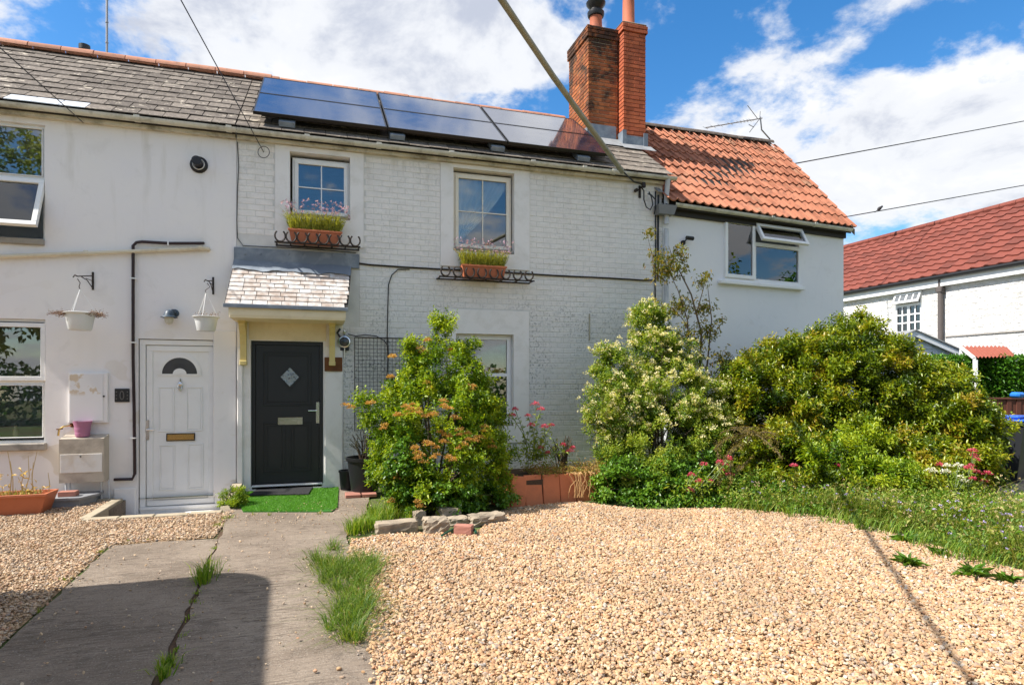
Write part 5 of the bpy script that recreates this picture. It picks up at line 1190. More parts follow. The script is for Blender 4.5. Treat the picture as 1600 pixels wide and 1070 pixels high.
# thin wires
def wire(pts, r, label, sag=0.0):
    a, b = Vector(pts[0]), Vector(pts[1]); mb = MB(); mb.tube([a.lerp(b, i/20)+Vector((0, 0, -sag*4*(i/20)*(1-i/20))) for i in range(21)], r, 5); return obj('overhead_wire', mb, BLACKP, None, True, label=label, cat='wire')
a = M.P(412, 238, -.16); b_ = M.P(278, -8, -3.2); wire([a, b_+(b_-a)*2.2], .006, 'thin wire from the top left to the joint of the left houses', .0)
mb = MB(); lp = [M.P(412+9*math.cos(t_), 238+9*math.sin(t_), -.09) for t_ in np.linspace(0, 2*PI, 16)]; mb.tube(lp, .005, 5); obj('cable_loop', mb, BLACKP, None, True, label='small loop of thin black cable on the wall under the gutter', cat='cable loop')
a = M.P(130, 192, -.13); b_ = M.P(-30, 48, -2.6); wire([a, b_+(b_-a)*2], .006, 'thin wire from the left edge to the gutter of the left house')
a = M.T(1180, 270, 17); b_ = M.T(1700, 171, 24); wire([M.T(1236, 257, 17), b_], .016, 'upper overhead wire crossing the sky at right')
a = M.T(1310, 341, 20); b_ = M.T(1700, 272, 24); wire([a, b_], .016, 'lower overhead wire with a bird sitting on it')
bq = a.lerp(b_, (1368-1310)/390*.95); q = thing('bird', bq+Vector((0, 0, .02)), 'small dark bird perched on the lower overhead wire', 'bird')
mb = MB(); prof = [(0, -.10), (.035, -.08), (.055, -.03), (.055, .02), (.04, .07), (.03, .09), (.034, .11), (.03, .14), (.012, .155), (.0, .17)]
mb.lathe((0, 0, 0), prof, 10, axis='x'); Rm = Matrix.Translation(bq+Vector((0, 0, .08))) @ Matrix.Rotation(math.radians(-35), 4, 'Y'); mb.v = [tuple(Rm @ Vector(v)) for v in mb.v]
mb.add([Rm @ Vector(v) for v in ((-.08, -.02, 0), (-.08, .02, 0), (-.24, .03, -.01), (-.24, -.03, -.01), (-.08, 0, .015), (-.24, 0, .008))], [(0, 1, 2, 3), (0, 4, 5, 3), (1, 2, 5, 4)]); obj('body', mb, plain('dark feathers', (.03, .028, .03), .6), q, True)
for s_ in (-1, 1): mb = MB(); mb.tube([bq+Vector((0, s_*.02, .05)), bq+Vector((0, s_*.02, .012))], .006, 5); obj('leg', mb, IRON, q)

# TV aerial
ar = R.PX(1190, 187, R.X(1203, RRY)); az = R.P(1189, 187, RRY); base = R.P(1203, 219, RRY); aer = thing('tv_aerial', base, 'grey television aerial on a bent mast at the right end of the tiled ridge', 'aerial', fr=R)
GM = plain('dull aluminium', (.30, .29, .28), .4, .4, .7, var=.2)
mb = MB(); mb.tube([base+Vector((0, .0, -.2)), base+Vector((0, 0, .02)), R.P(1190, 203, RRY), R.P(1188, 183, RRY)], .016, 7); obj('mast', mb, GM, aer, True)
bA, bB = R.P(1102, 200, RRY), R.P(1191, 185, RRY); mb = MB(); mb.tube([bA, bB], .012, 6); obj('boom', mb, GM, aer)
mb = MB()
for f in (0, .13, .25, .42, .58, .64, .70, .76, .80): p = bA.lerp(bB, f); hh = .06; mb.tube([p+Vector((-.01, -.09, -hh)), p+Vector((.01, .09, hh))], .006, 5)
obj('director', mb, GM, aer); mb = MB()
for (p1, p2) in (((1168, 165), (1184, 186)), ((1171, 207), (1186, 187)), ((1188, 174), (1187, 187)), ((1170, 195), (1178, 199))): mb.tube([R.P(*p1, RRY), R.P(*p2, RRY)], .008, 5)
obj('reflector', mb, GM, aer)
# gutter weed, mast, flue stub on the left ridge
p = M.P(167, 84, 2.35); mb = MB(); mb.tube([(p.x, 2.35, p.z-.6), (p.x, 2.35, p.z+1.2)], .018, 8); 
for z_ in (.18, .52, .9): mb.lathe((p.x, 2.35, p.z+z_), [(.018, -.01), (.024, -.01), (.024, .01), (.018, .01)], 8)
obj('aerial_mast', mb, GM, None, True, label='tall thin grey pole rising behind the left roof ridge', cat='pole')
p = M.P(132, 76, 2.6); mb = MB(); mb.lathe((p.x, 2.6, p.z-.4), [(.07, 0), (.07, .36), (.085, .37), (.085, .45), (.06, .45), (.06, .3)], 14); obj('flue_pipe', mb, plain('black flue', (.03, .035, .04), .5), None, True, label='short black flue pipe poking up behind the left ridge', cat='flue')
# wall cowl
p = M.P(311, 258, -.0); co = thing('flue_cowl', (p.x, 0, p.z), 'round black flue cowl high on the left white wall', 'flue')
mb = MB(); mb.lathe((p.x, 0, p.z), [(.115, -.001), (.115, -.014), (.095, -.03), (.07, -.034)], 20, axis='y'); obj('collar', mb, BLACKP, co, True)
mb = MB(); mb.lathe((p.x, 0, p.z), [(.075, -.02), (.078, -.04), (.072, -.045)], 20, axis='y'); obj('seal', mb, UPVC, co, True)
mb = MB(); mb.lathe((p.x, 0, p.z), [(.055, -.02), (.055, -.17), (.062, -.175), (.062, -.20), (.04, -.205), (0, -.20)], 16, axis='y'); obj('pipe', mb, BLACKP, co, True)
# waste pipe and black pipe
mb = MB(); mb.tube([M.P(-60, 403, -.05), M.P(130, 396, -.05), M.P(318, 388, -.05), M.P(326, 389, -.03), M.P(326, 390, .0)], .028, 8); mb.tube([M.P(131, 395, -.05), M.P(137, 395.6, -.05)], .036, 8); mb.tube([M.P(310, 387, -.05), M.P(317, 387.6, -.05)], .036, 8)
obj('waste_pipe', mb, weathered('cream waste pipe', (.66, .60, .47), (.35, .28, .18), .7, .5), None, True, label='cream waste pipe sloping across the left white wall', cat='pipe')
bp_ = thing('soil_vent_pipe', M.P(208, 750, -.04), 'slim dark brown pipe down the wall beside the white door, bent at top and bottom', 'pipe')
mb = MB(); yv = -.045; xv = M.X(208, yv); zt_ = M.Z(260, 380, yv)
mb.tube([M.P(318, 380, -.01), M.P(314, 380, yv), (M.X(265, yv), yv, zt_), (M.X(222, yv), yv, zt_), (xv+.04, yv, zt_-.015), (xv, yv, zt_-.06), (xv, yv, M.Z(208, 560, yv)), (xv+.012, yv, M.Z(208, 640, yv)), (xv+.02, yv, M.Z(210, 740, yv)), (xv-.01, yv, M.Z(210, 748, yv)), (M.X(178, yv), yv, M.Z(178, 749, yv))], .020, 8); obj('pipe', mb, BROWNP, bp_, True)
mb = MB(); 
for z_ in (M.Z(208, 435, yv), M.Z(208, 535, yv), M.Z(210, 684, yv)): mb.box(xv-.03, xv+.035, yv-.024, yv+.03, z_-.008, z_+.008)
x_ = M.X(263, yv); mb.box(x_-.008, x_+.008, yv-.024, yv+.03, zt_-.028, zt_+.028); obj('pipe_clip', mb, UPVC, bp_)
# meter cupboard
a, b = M.P(106, 582, -.06), M.P(168, 660, -.06); mc = thing('meter_cupboard', (a.x, 0, b.z), 'flush white meter cupboard on the left wall with peeled beige patch', 'cupboard')
mb = MB(); mb.box(a.x, b.x, -.055, -.001, b.z, a.z, 0, .006); obj('box', mb, LILAC, mc)
mpd = NT('peeling cupboard paint', .6, .25); pm = mpd.ramp(mpd.noise(4, 4, .6), [(.50, 0.0), (.53, 1.0)]); zz2 = mpd.sep()[2]; mpd.col(mpd.mix(mpd.math('MULTIPLY', pm, mpd.ramp(mpd.math('SUBTRACT', zz2, b.z+.35), [(.0, 0.0), (.05, 1.0)])), (.74, .73, .73), (.60, .50, .38)))
mb = MB(); mb.box(a.x+.02, b.x-.05, -.064, -.0555, b.z+.025, a.z-.02, 0, .003); obj('door', mb, mpd.m, mc)
p = M.P(162, 619, -.07); mb = MB(); mb.lathe((p.x, -.064, p.z), [(.012, 0), (.012, -.006), (0, -.007)], 10, axis='y'); obj('lock', mb, BLACKP, mc)
# number plate by the pipe
a, b = M.P(179, 607, -.02), M.P(202, 628, -.02); pl_ = thing('wall_plaque', (a.x, 0, b.z), 'small square black plaque beside the dark pipe by the white door', 'plaque')
mb = MB(); mb.box(a.x, b.x, -.02, -.001, b.z, a.z, 0, .004); obj('plate', mb, plain('black iron plate', (.03, .03, .03), .5, var=.4, sc=60), pl_)
mb = MB(); c_ = M.P(190.5, 617.5, -.02); n = 20; pts_ = [(c_.x+.022*math.cos(2*PI*i/n), -.022, c_.z+.055*math.sin(2*PI*i/n)) for i in range(n+1)]; mb.tube(pts_, .006, 5, cap=False)
for dx_ in (-.065, .065):
    for dz_ in (-.045, 0, .045): mb.lathe((c_.x+dx_, -.02, c_.z+dz_), [(.009, 0), (.006, -.006), (0, -.007)], 8, axis='y')
obj('relief', mb, plain('worn metal relief', (.16, .15, .14), .5), pl_)
# concrete box on the wall
yb_ = -.22; a, b = M.P(92, 686, yb_), M.P(162, 752, yb_); gbx = thing('gas_meter_box', (a.x, 0, b.z), 'stained concrete coloured meter box fixed low on the left wall', 'meter box')
CB = weathered('stained concrete', (.50, .44, .36), (.24, .21, .17), .8, .8); mb = MB(); mb.add([(a.x, yb_, b.z), (b.x, yb_, b.z), (b.x, -.001, b.z-.0), (a.x, -.001, b.z), (a.x, yb_, a.z), (b.x, yb_, a.z), (b.x, -.001, a.z+.04), (a.x, -.001, a.z+.04)], [(0, 3, 2, 1), (4, 5, 6, 7), (0, 1, 5, 4), (1, 2, 6, 5), (2, 3, 7, 6), (3, 0, 4, 7)]); obj('box', mb, CB, gbx)
z1, z0 = M.Z(125, 709, yb_), M.Z(125, 738, yb_); mb = MB(); mb.box(a.x+.015, b.x-.015, yb_-.010, yb_-.001, z0, z1, 0, .003); obj('door', mb, weathered('white flap', (.66, .64, .61), (.55, .45, .32), .8, .6), gbx)
p = M.P(126, 713, yb_-.01); mb = MB(); mb.lathe((p.x, yb_-.010, p.z), [(.01, 0), (.01, -.006), (0, -.007)], 8, axis='y'); obj('lock', mb, BLACKP, gbx)
mb = MB()
for px in (103, 109, 158, 170): x_ = M.X(px, -.1); mb.tube([(x_, -.10, b.z), (x_, -.09, M.Z(px, 782 if px > 150 else 770, -.09))], .013, 6)
obj('supply_pipe', mb, GREYP, gbx)
p = M.P(129, 682, -.12); mb = MB(); mb.lathe((p.x, -.12, a.z+.02), [(0, 0), (.075, 0), (.078, .02), (.082, .02), (.086, .05), (.082, .052), (.088, .08), (.092, .11), (.088, .112), (.095, .15), (.104, .185), (.108, .20), (.098, .20), (.092, .14), (0, .14)], 20)
obj('plant_pot', mb, plain('dusty pink plastic', (.40, .17, .28), .5), None, True, label='empty dusty pink ribbed pot standing on the meter box', cat='plant pot')
p = M.P(112, 664, -.03); tp = thing('garden_tap', (p.x, 0, p.z), 'small old brass tap on the wall left of the pink pot', 'tap')
mb = MB(); mb.tube([(p.x, -.0, p.z), (p.x, -.07, p.z), (p.x-.06, -.11, p.z-.01), (p.x-.11, -.12, p.z-.05), (p.x-.12, -.12, p.z-.13)], .012, 8); obj('spout', mb, BRASS, tp, True)
mb = MB(); mb.tube([(p.x-.14, -.12, p.z-.045), (p.x-.07, -.12, p.z-.04)], .008, 6); mb.lathe((p.x, 0, p.z), [(.03, -.001), (.03, -.02), (0, -.02)], 10, axis='y'); obj('handle', mb, RUST, tp)
# hanging baskets
def basket(pxw, pyt, pyb, pxa, pya, pxc, pyrim, label, dia, ya, twigs_=True, seed=1):
    rg = np.random.default_rng(seed); a = M.P(pxw, pyt, -.01); b = M.P(pxw, pyb, -.01); tipv = M.P(pxa, pya, ya)
    t = thing('hanging_basket', (a.x, 0, b.z), label, 'hanging basket', 'hanging baskets on the left house')
    mb = MB(); mb.box(a.x-.012, a.x+.012, -.014, -.001, b.z, a.z, 0, .003); mb.tube([(a.x, -.01, a.z-.05), tipv+Vector((0, 0, .01)), tipv+Vector((-.02, -.03, .02)), tipv+Vector((-.03, -.05, -.01))], .008, 6)
    mid = Vector((a.x, -.01, a.z-.05)).lerp(tipv, .75); mb.tube([(a.x, -.012, b.z+.02), Vector((a.x, -.01, b.z)).lerp(mid, .5)+Vector((0, 0, .04)), mid], .006, 5); mb.tube([(a.x, -.012, (a.z+b.z)/2), Vector((a.x, -.01, a.z-.1)).lerp(tipv, .45)], .005, 5)
    obj('bracket', mb, IRON, t, True)
    rc = M.P(pxc, pyrim, tipv.y); zr_ = rc.z; hk = tipv+Vector((0, 0, -.02)); ap = Vector((rc.x, tipv.y, hk.z-.13))
    mb = MB(); mb.tube([hk, hk+Vector((.03, 0, -.05)), ap+Vector((-.01, 0, .03)), ap], .005, 5); obj('hook', mb, IRON, t, True)
    r = dia/2; mb = MB()
    for k in range(3):
        an = 2*PI*k/3+.4; mb.tube([ap, (rc.x+r*.95*math.cos(an), tipv.y+r*.95*math.sin(an), zr_)], .0035, 5)
    obj('hanger_wire', mb, UPVC, t)
    h = dia*.60; mb = MB(); mb.lathe((rc.x, tipv.y, zr_-h), [(0, 0), (r*.66, 0), (r*.70, .01), (r*.86, h*.75), (r*.9, h*.93), (r*1.04, h*.95), (r*1.06, h), (r*1.0, h+.004), (r*.9, h-.02), (r*.88, h-.05), (0, h-.05)], 28)
    obj('bowl', mb, plain('white plastic bowl', (.66, .68, .68), .4, var=.05), t, True)
    n = 90 if twigs_ else 26; P_ = []; D2 = []
    mb = MB()
    for i in range(n):
        an = rg.uniform(0, 2*PI); r0 = r*rg.uniform(.2, .9); s0 = Vector((rc.x+r0*math.cos(an), tipv.y+r0*math.sin(an), zr_-.03)); side = 1 if math.cos(an) > 0 else -1
        ln = rg.uniform(.05, .22) if twigs_ else rg.uniform(.02, .07); e = s0+Vector((side*ln*(1 if twigs_ else .2), rg.normal(0, .03), rg.uniform(.0, .05)+(0 if twigs_ else .03))); m_ = s0.lerp(e, .5)+Vector((0, 0, .02)); mb.tube([s0, m_, e-Vector((0, 0, .02 if twigs_ else 0))], .003, 4); P_.append(e); D2.append((side, 0, .2))
    obj('dead_stems', mb, plain('dead brown stem', (.16, .10, .07), .9), t)
    P_ = np.repeat(np.array([tuple(p) for p in P_]), 3, 0)+rg.normal(0, .015, (n*3, 3)); leaf_mesh('dead_leaves', P_, rg.normal(0, 1, P_.shape), .02, .01, leafm('dead leaf '+str(seed), [(.12, .06, .04), (.25, .14, .09), (.5, .42, .33)], .8, .1), rg.random(len(P_)), parent=t, rng=rg)
basket(145, 425, 453, 121, 433, 125, 489, 'white hanging basket with straggling dead stems, near the lower left window', .36, -.50, True, 2)
basket(333, 433, 460, 324, 440, 322, 495, 'white hanging basket nearly bare, right of the wall lamp by the canopy', .32, -.40, False, 3)
# wall lamp
p = M.P(272, 493, -.0); lm = thing('wall_lamp', (p.x, 0, p.z-.1), 'blue grey fisherman wall lamp above the white door', 'lamp')
BG_ = plain('blue grey enamel', (.045, .07, .10), .45, .4, var=.15); mb = MB(); mb.lathe((p.x+.01, 0, p.z+.03), [(.055, -.001), (.055, -.02), (.03, -.03)], 14, axis='y'); mb.tube([(p.x+.01, -.02, p.z+.03), (p.x, -.08, p.z+.05), (p.x-.03, -.12, p.z+.02)], .03, 10)
mb.lathe((p.x-.035, -.13, p.z-.03), [(.105, -.012), (.10, 0), (.07, .012), (.06, .04), (.045, .075), (.02, .09), (.0, .095)], 18); obj('shade', mb, BG_, lm, True)
mb = MB(); mb.lathe((p.x-.035, -.13, p.z-.035), [(.055, 0), (.055, -.05), (.04, -.085), (.0, -.10)], 14); obj('globe', mb, plain('dusty lamp glass', (.55, .53, .44), .2, .5), lm, True)
# intercom / round lamp beside black door
p = M.P(538, 534, -.06); rl = thing('porch_light', (p.x, -.03, p.z-.1), 'round chrome sensor light beside the dark door with a thin metal rod below', 'lamp')
mb = MB(); mb.lathe((p.x, -.035, p.z), [(.0, 0), (.095, 0), (.098, -.03), (.085, -.05), (.07, -.052), (.066, -.04)], 24, axis='y'); obj('bezel', mb, CHROME, rl, True)
mb = MB(); mb.lathe((p.x, -.035, p.z), [(.066, -.042), (.04, -.05), (.0, -.052)], 20, axis='y'); obj('lens', mb, plain('dark lens', (.04, .045, .05), .1, .6), rl, True)
mb = MB(); mb.box(p.x-.06, p.x+.07, -.06, -.031, p.z-.13, p.z-.06, 0, .01); mb.tube([(p.x-.06, -.05, p.z+.19), (p.x-.10, -.06, p.z+.13), (p.x-.06, -.06, p.z+.07)], .016, 7); obj('bracket', mb, BLACKP, rl)
mb = MB(); mb.tube([(p.x+.005, -.06, p.z-.09), (p.x+.005, -.06, p.z-.25)], .009, 7); mb.lathe((p.x, -.05, p.z+.12), [(.02, 0), (.02, .03), (.01, .05), (0, .055)], 8); obj('rod', mb, CHROME, rl)
a, b = M.P(507, 558, -.07), M.P(535, 580, -.07); mb = MB(); mb.box(a.x, b.x, -.075, -.055, b.z, a.z, 0, .004); obj('rusty_plaque', mb, RUST, None, label='rusty brown plaque beside the dark front door', cat='plaque')
mb = MB(); mb.tube([M.P(*p, -.05) for p in ((544, 522), (556, 525), (570, 523), (588, 525), (600, 532), (606, 540), (607, 560))], .008, 6); obj('cable', mb, BLACKP, None, True, label='thin black cable curving from the porch light across the top of the trellis', cat='cable')
# wire trellis
x0, x1, z0, z1 = M.X(554), M.X(706), M.Z(560, 672), M.Z(554, 527); mb = MB(); nx = int((x1-x0)/.055)
tr = thing('wire_trellis', (x0, -.03, z0), 'square mesh wire trellis on the wall behind the orange flowered bush', 'trellis')
for i in range(nx+1): mb.tube([(x0+i*.055, -.03+.002*math.sin(i), z0), (x0+i*.055, -.03, z1)], .0028, 4, cap=False)
i = 0
while z0+i*.055 < z1+.01: mb.tube([(x0, -.033, z0+i*.055), (x0+nx*.055, -.033, z0+i*.055)], .0028, 4, cap=False); i += 1
obj('mesh_grid', mb, BLACKP, tr)
mb = MB(); mb.tube([(x0, -.035, z0-.01), (x0, -.035, z1)], .006, 6); mb.tube([(x0, -.035, z1), (x0+nx*.055, -.035, z1)], .006, 6); obj('frame', mb, IRON, tr)
# cctv on right house
p = R.P(1071, 378, -.05); cc_ = thing('security_camera', (p.x, -.05, p.z), 'small black security camera on the pale wall right of the downpipe', 'camera', fr=R)
mb = MB(); mb.lathe((p.x-.02, -.001, p.z-.01), [(.045, 0), (.04, -.03), (0, -.035)], 12, axis='y'); mb.tube([(p.x-.02, -.02, p.z-.01), (p.x, -.08, p.z+.04)], .012, 6); obj('mount', mb, BLACKP, cc_, True)
mb = MB(); mb.tube([(p.x-.02, -.10, p.z+.06), (p.x+.12, -.11, p.z+.055)], .035, 10); obj('body', mb, BLACKP, cc_, True)
# rusty tie strap on wall
a, b = M.P(921, 490, -.012), M.P(921, 532, -.012); mb = MB(); mb.box(a.x-.012, a.x+.012, -.022, -.0085, b.z, a.z, 0, .003); obj('wall_tie', mb, weathered('lichened strap', (.45, .42, .32), (.2, .17, .1), .8, .8), None, label='short vertical rusty strap on the painted brick wall', cat='strap')

# window boxes in horseshoe racks
def horseshoe(c, r, inv, depth_y):
    pts = []; n = 12
    for i in range(n+1): an = math.radians(-50)+math.radians(280)*i/n; pts.append((c[0]+r*math.cos(an)*.85, depth_y, c[1]+r*math.sin(an)*(1 if not inv else -1)))
    return pts
def rack(px0, px1, pyb0, pyb1, yf, label, bx0, bx1, byt, byb, plabel, pllab, plh, seed):
    rg = np.random.default_rng(seed); a, b = M.P(px0, pyb0, yf), M.P(px1, pyb1, yf); z = (a.z+b.z)/2
    t = thing('window_box_rack', (a.x, 0, z), label, 'rack', 'horseshoe racks under the upper windows')
    mb = MB(); mb.box(a.x, b.x, yf-.012, yf+.012, z, z+.02); mb.box(a.x, b.x, -.04, -.024, z, z+.02)
    for x in np.linspace(a.x+.02, b.x-.02, 7): mb.box(x-.01, x+.01, yf+.013, -.041, z+.002, z+.018)
    obj('frame', mb, IRON, t)
    n = 8; w_ = (b.x-a.x)/n
    for k in range(n): mb = MB(); c = (a.x+w_*(k+.5), z+.02+.075); pts = horseshoe(c, .08, True, yf-.016); mb.tube(pts, .013, 6); obj('horseshoe', mb, IRON, t, True)
    A, B = M.P(bx0, byt, yf+.02), M.P(bx1, byt, yf+.02); z1 = A.z; z0 = z+.024; y0, y1 = yf+.018, yf+.19; i_ = .04
    p = thing('flower_box', (A.x, yf, z0), plabel, 'flower box', 'terracotta window boxes')
    vs = [(A.x+i_, y0+.02, z0), (B.x-i_, y0+.02, z0), (B.x-i_, y1-.02, z0), (A.x+i_, y1-.02, z0), (A.x, y0, z1), (B.x, y0, z1), (B.x, y1, z1), (A.x, y1, z1), (A.x+.015, y0+.015, z1), (B.x-.015, y0+.015, z1), (B.x-.015, y1-.015, z1), (A.x+.015, y1-.015, z1), (A.x+.02, y0+.02, z1-.03), (B.x-.02, y0+.02, z1-.03), (B.x-.02, y1-.02, z1-.03), (A.x+.02, y1-.02, z1-.03)]
    fs = [(0, 3, 2, 1), (0, 1, 5, 4), (1, 2, 6, 5), (2, 3, 7, 6), (3, 0, 4, 7)]+[(4+i, 4+(i+1) % 4, 8+(i+1) % 4, 8+i) for i in range(4)]+[(8+i, 8+(i+1) % 4, 12+(i+1) % 4, 12+i) for i in range(4)]
    mb = MB(); mb.add(vs, fs); mb.box(A.x-.01, B.x+.01, y0-.012, y0-.001, z1-.025, z1+.004, 0, .003); obj('trough', mb, TERRA, p); mb = MB(); mb.quad(*[vs[i] for i in (12, 13, 14, 15)]); obj('soil', mb, SOIL, p)
    lv = thing('lavender_plant', (A.x, yf+.1, z1), pllab, 'plant', 'flowering plants in the window boxes')
    n = 900; P_ = np.column_stack([rg.uniform(A.x+.03, B.x-.03, n), rg.uniform(y0+.03, y1-.03, n), np.full(n, z1-.03)]); out = (P_[:, 0]-(A.x+B.x)/2)/(B.x-A.x)*.8
    dr = np.column_stack([out*1.3, rg.normal(-.1, .3, n), np.zeros(n)]); blades('stalks', P_, plh, .008, L_LAV, rg, .6, lv, dr, (.3, 1.0))
    n2 = 2200; hz = rg.random(n2)**.9*(.6+.5*rg.random(n2)); P2 = np.column_stack([rg.uniform(A.x+.02, B.x-.02, n2), rg.uniform(y0, y1, n2), z1-.02+hz*plh*.62]); P2[:, 0] += (P2[:, 0]-(A.x+B.x)/2)*.3*hz; leaf_mesh('foliage', P2, np.column_stack([rg.normal(0, .3, n2), rg.normal(-.1, .3, n2), np.ones(n2)]), .035, .008, L_LAV, np.clip(rg.normal(.5, .25, n2)*(.5+.5*hz), 0, 1), 0, parent=lv, rng=rg)
    n3 = 110; P3 = np.column_stack([rg.uniform(A.x-.02, B.x+.02, n3), rg.uniform(y0-.02, y1, n3), z1+plh*rg.uniform(.5, 1.05, n3)]); P3[:, 0] += (P3[:, 0]-(A.x+B.x)/2)*.25
    heads('flowers', P3, .014, 9, .018, F_MV, rg, lv, 2.2)['kind'] = 'stuff'
rack(429, 563, 379, 387, -.26, 'black horseshoe rack under the upper window above the door', 451, 534, 357, 380, 'terracotta box of pinkish lavender above the door canopy', 'lavender with pale pink tips in the box above the door', .40, 4)
rack(686, 835, 433, 440, -.26, 'black horseshoe rack under the upper window right of centre', 722, 791, 413, 437, 'terracotta box of lavender below the curtained upper window', 'lavender with dusky pink tips below the curtained window', .38, 6)

# ================================================================ GROUND LEVEL THINGS
# artificial grass mat
mt = [tuple(M.G(380, 798, .04)[:2]), tuple(M.G(518, 798, .04)[:2]), tuple(M.G(527, 792, .04)[:2]), (.26, -.06), (-.30+.0, -.04), (-1.02, -.05), (-1.06, -.6)]
mb = MB(); mb.prism([(p[0], p[1]) for p in mt], .025, .038); mat_ = obj('artificial_grass_mat', mb, plain('turf backing', (.03, .14, .015), .9), label='bright green artificial grass mat before the dark front door', cat='mat')
rg = np.random.default_rng(12); Q = rg.uniform([-1.2, -1.7], [.4, 0], (60000, 2)); Q = Q[inpoly(Q, mt)]
blades('turf_pile', np.column_stack([Q, np.full(len(Q), .037)]), .018, .004, TURF, rg, .8, mat_)['kind'] = 'stuff'
mb = MB(); a = M.G(390, 773, .05); b = M.G(488, 771, .05); mb.prism([(a.x+.0, a.y-.05), (b.x-.05, b.y-.05), (b.x, -.04), (a.x+.05, -.04)], .05, .062)
md_ = NT('black rubber mat', .7, .3); md_.col((.03, .03, .033)); md_.bump(md_.vor(60), 1.0, .01); obj('rubber_doormat', mb, md_.m, label='black textured rubber doormat on the dark door threshold', cat='doormat')
# low concrete ramp left of mat
mb = MB(); A = [M.G(345, 795, .0), M.G(372, 800, .0), (-.98, -.2, 0), (-1.14, -.05, 0)]
mb.add([(-1.165, -1.22, 0), (-1.04, -1.25, 0), (-1.03, -.04, 0), (-1.165, -.04, 0), (-1.165, -1.2, .05), (-1.06, -1.22, .06), (-1.04, -.04, .17), (-1.165, -.04, .17)], [(0, 3, 2, 1), (4, 5, 6, 7), (0, 1, 5, 4), (1, 2, 6, 5), (2, 3, 7, 6), (3, 0, 4, 7)]); obj('step_edge', mb, KERB, label='sandy sloping concrete edge between the two front doors', cat='edge')
# kerbs round the sunken area
rg2 = random.Random(3)
def kerb(p0, p1, n, w, label_, root=None):
    p0, p1 = Vector(p0), Vector(p1); L = (p1-p0).length; an = math.atan2(p1.y-p0.y, p1.x-p0.x)
    for i in range(n):
        f0 = i/n; c = p0.lerp(p1, f0); mb = MB(); Mx = Matrix.Translation(c) @ Matrix.Rotation(an+rg2.uniform(-.01, .01), 4, 'Z'); mb.box(.004, L/n-.006, -w/2, w/2, -.2, .035+rg2.uniform(0, .008), 0, .008, Mx); obj('kerb_stone', mb, KERB, root)
kr = thing('kerb_edging', (WX0, WY0, 0), 'worn kerb stones edging the sunken area before the white door', 'kerb')
kerb((WX0-.06, WY0-.06, 0), (WX1+.06, WY0-.06, 0), 4, .12, '', kr); kerb((WX0-.06, WY0, 0), (WX0-.06, -.12, 0), 2, .12, '', kr); kerb((-3.4, -.10, 0), (WX0-.12, -.10, 0), 3, .10, '', kr)
# terracotta trough with dead plants (left)
p0 = M.G(0, 806); p1 = M.G(64, 806); yf = p1.y; tr_ = thing('trough_planter', (p0.x, yf, 0), 'long terracotta plastic trough of withered plants on the left gravel', 'planter')
z1 = M.Z(60, 772, yf); xr = M.X(64, yf)+.05; xl = xr-1.0; y0, y1 = yf, yf+.38; i_ = .07
vs = [(xl+i_, y0+.04, .02), (xr-i_, y0+.04, .02), (xr-i_, y1-.04, .02), (xl+i_, y1-.04, .02), (xl, y0, z1), (xr, y0, z1), (xr, y1, z1), (xl, y1, z1), (xl+.03, y0+.03, z1), (xr-.03, y0+.03, z1), (xr-.03, y1-.03, z1), (xl+.03, y1-.03, z1), (xl+.04, y0+.04, z1-.05), (xr-.04, y0+.04, z1-.05), (xr-.04, y1-.04, z1-.05), (xl+.04, y1-.04, z1-.05)]
mb = MB(); mb.add(vs, [(0, 3, 2, 1), (0, 1, 5, 4), (1, 2, 6, 5), (2, 3, 7, 6), (3, 0, 4, 7)]+[(4+i, 4+(i+1) % 4, 8+(i+1) % 4, 8+i) for i in range(4)]+[(8+i, 8+(i+1) % 4, 12+(i+1) % 4, 12+i) for i in range(4)]); mb.box(xl-.01, xr+.01, y0-.015, y0-.001, z1-.03, z1+.005, 0, .004); obj('trough', mb, TERRA, tr_)
mb = MB(); mb.quad(*[vs[i] for i in (12, 13, 14, 15)]); obj('soil', mb, plain('orange dry soil', (.22, .10, .05), .95, var=.5, sc=40, bump=.8), tr_)
dpn = thing('withered_plant', (xr-.4, y0+.15, z1), 'straw coloured withered stems standing in the terracotta trough', 'plant')
rg = np.random.default_rng(21); mb = MB()
for (px, py) in ((12, 705), (44, 712), (52, 722), (38, 735), (75, 738), (16, 720), (58, 705), (28, 745)):
    q = M.P(px, py, y0+.15); b0 = Vector((q.x+rg.normal(0, .03), y0+.17, z1-.05)); mb.tube([b0, b0.lerp(q, .5)+Vector((rg.normal(0, .02), 0, 0)), q], [.006, .005, .003], 5)
obj('stems', mb, plain('straw stem', (.50, .38, .18), .8), dpn)
n = 90; P_ = np.column_stack([rg.uniform(xr-.75, xr-.1, n), rg.uniform(y0+.05, y1-.05, n), z1-.04+rg.random(n)**2*.32]); leaf_mesh('dry_leaves', P_, rg.normal(0, 1, (n, 3))+np.array([0, 0, .6]), .085, .02, DRY, rg.random(n), .2, parent=dpn, rng=rg)
n = 160; P_ = np.column_stack([rg.uniform(xr-.75, xr-.15, n), rg.uniform(y0+.05, y1-.05, n), np.full(n, z1-.05)]); blades('green_shoots', P_, .11, .008, L_W, rg, .5, dpn)
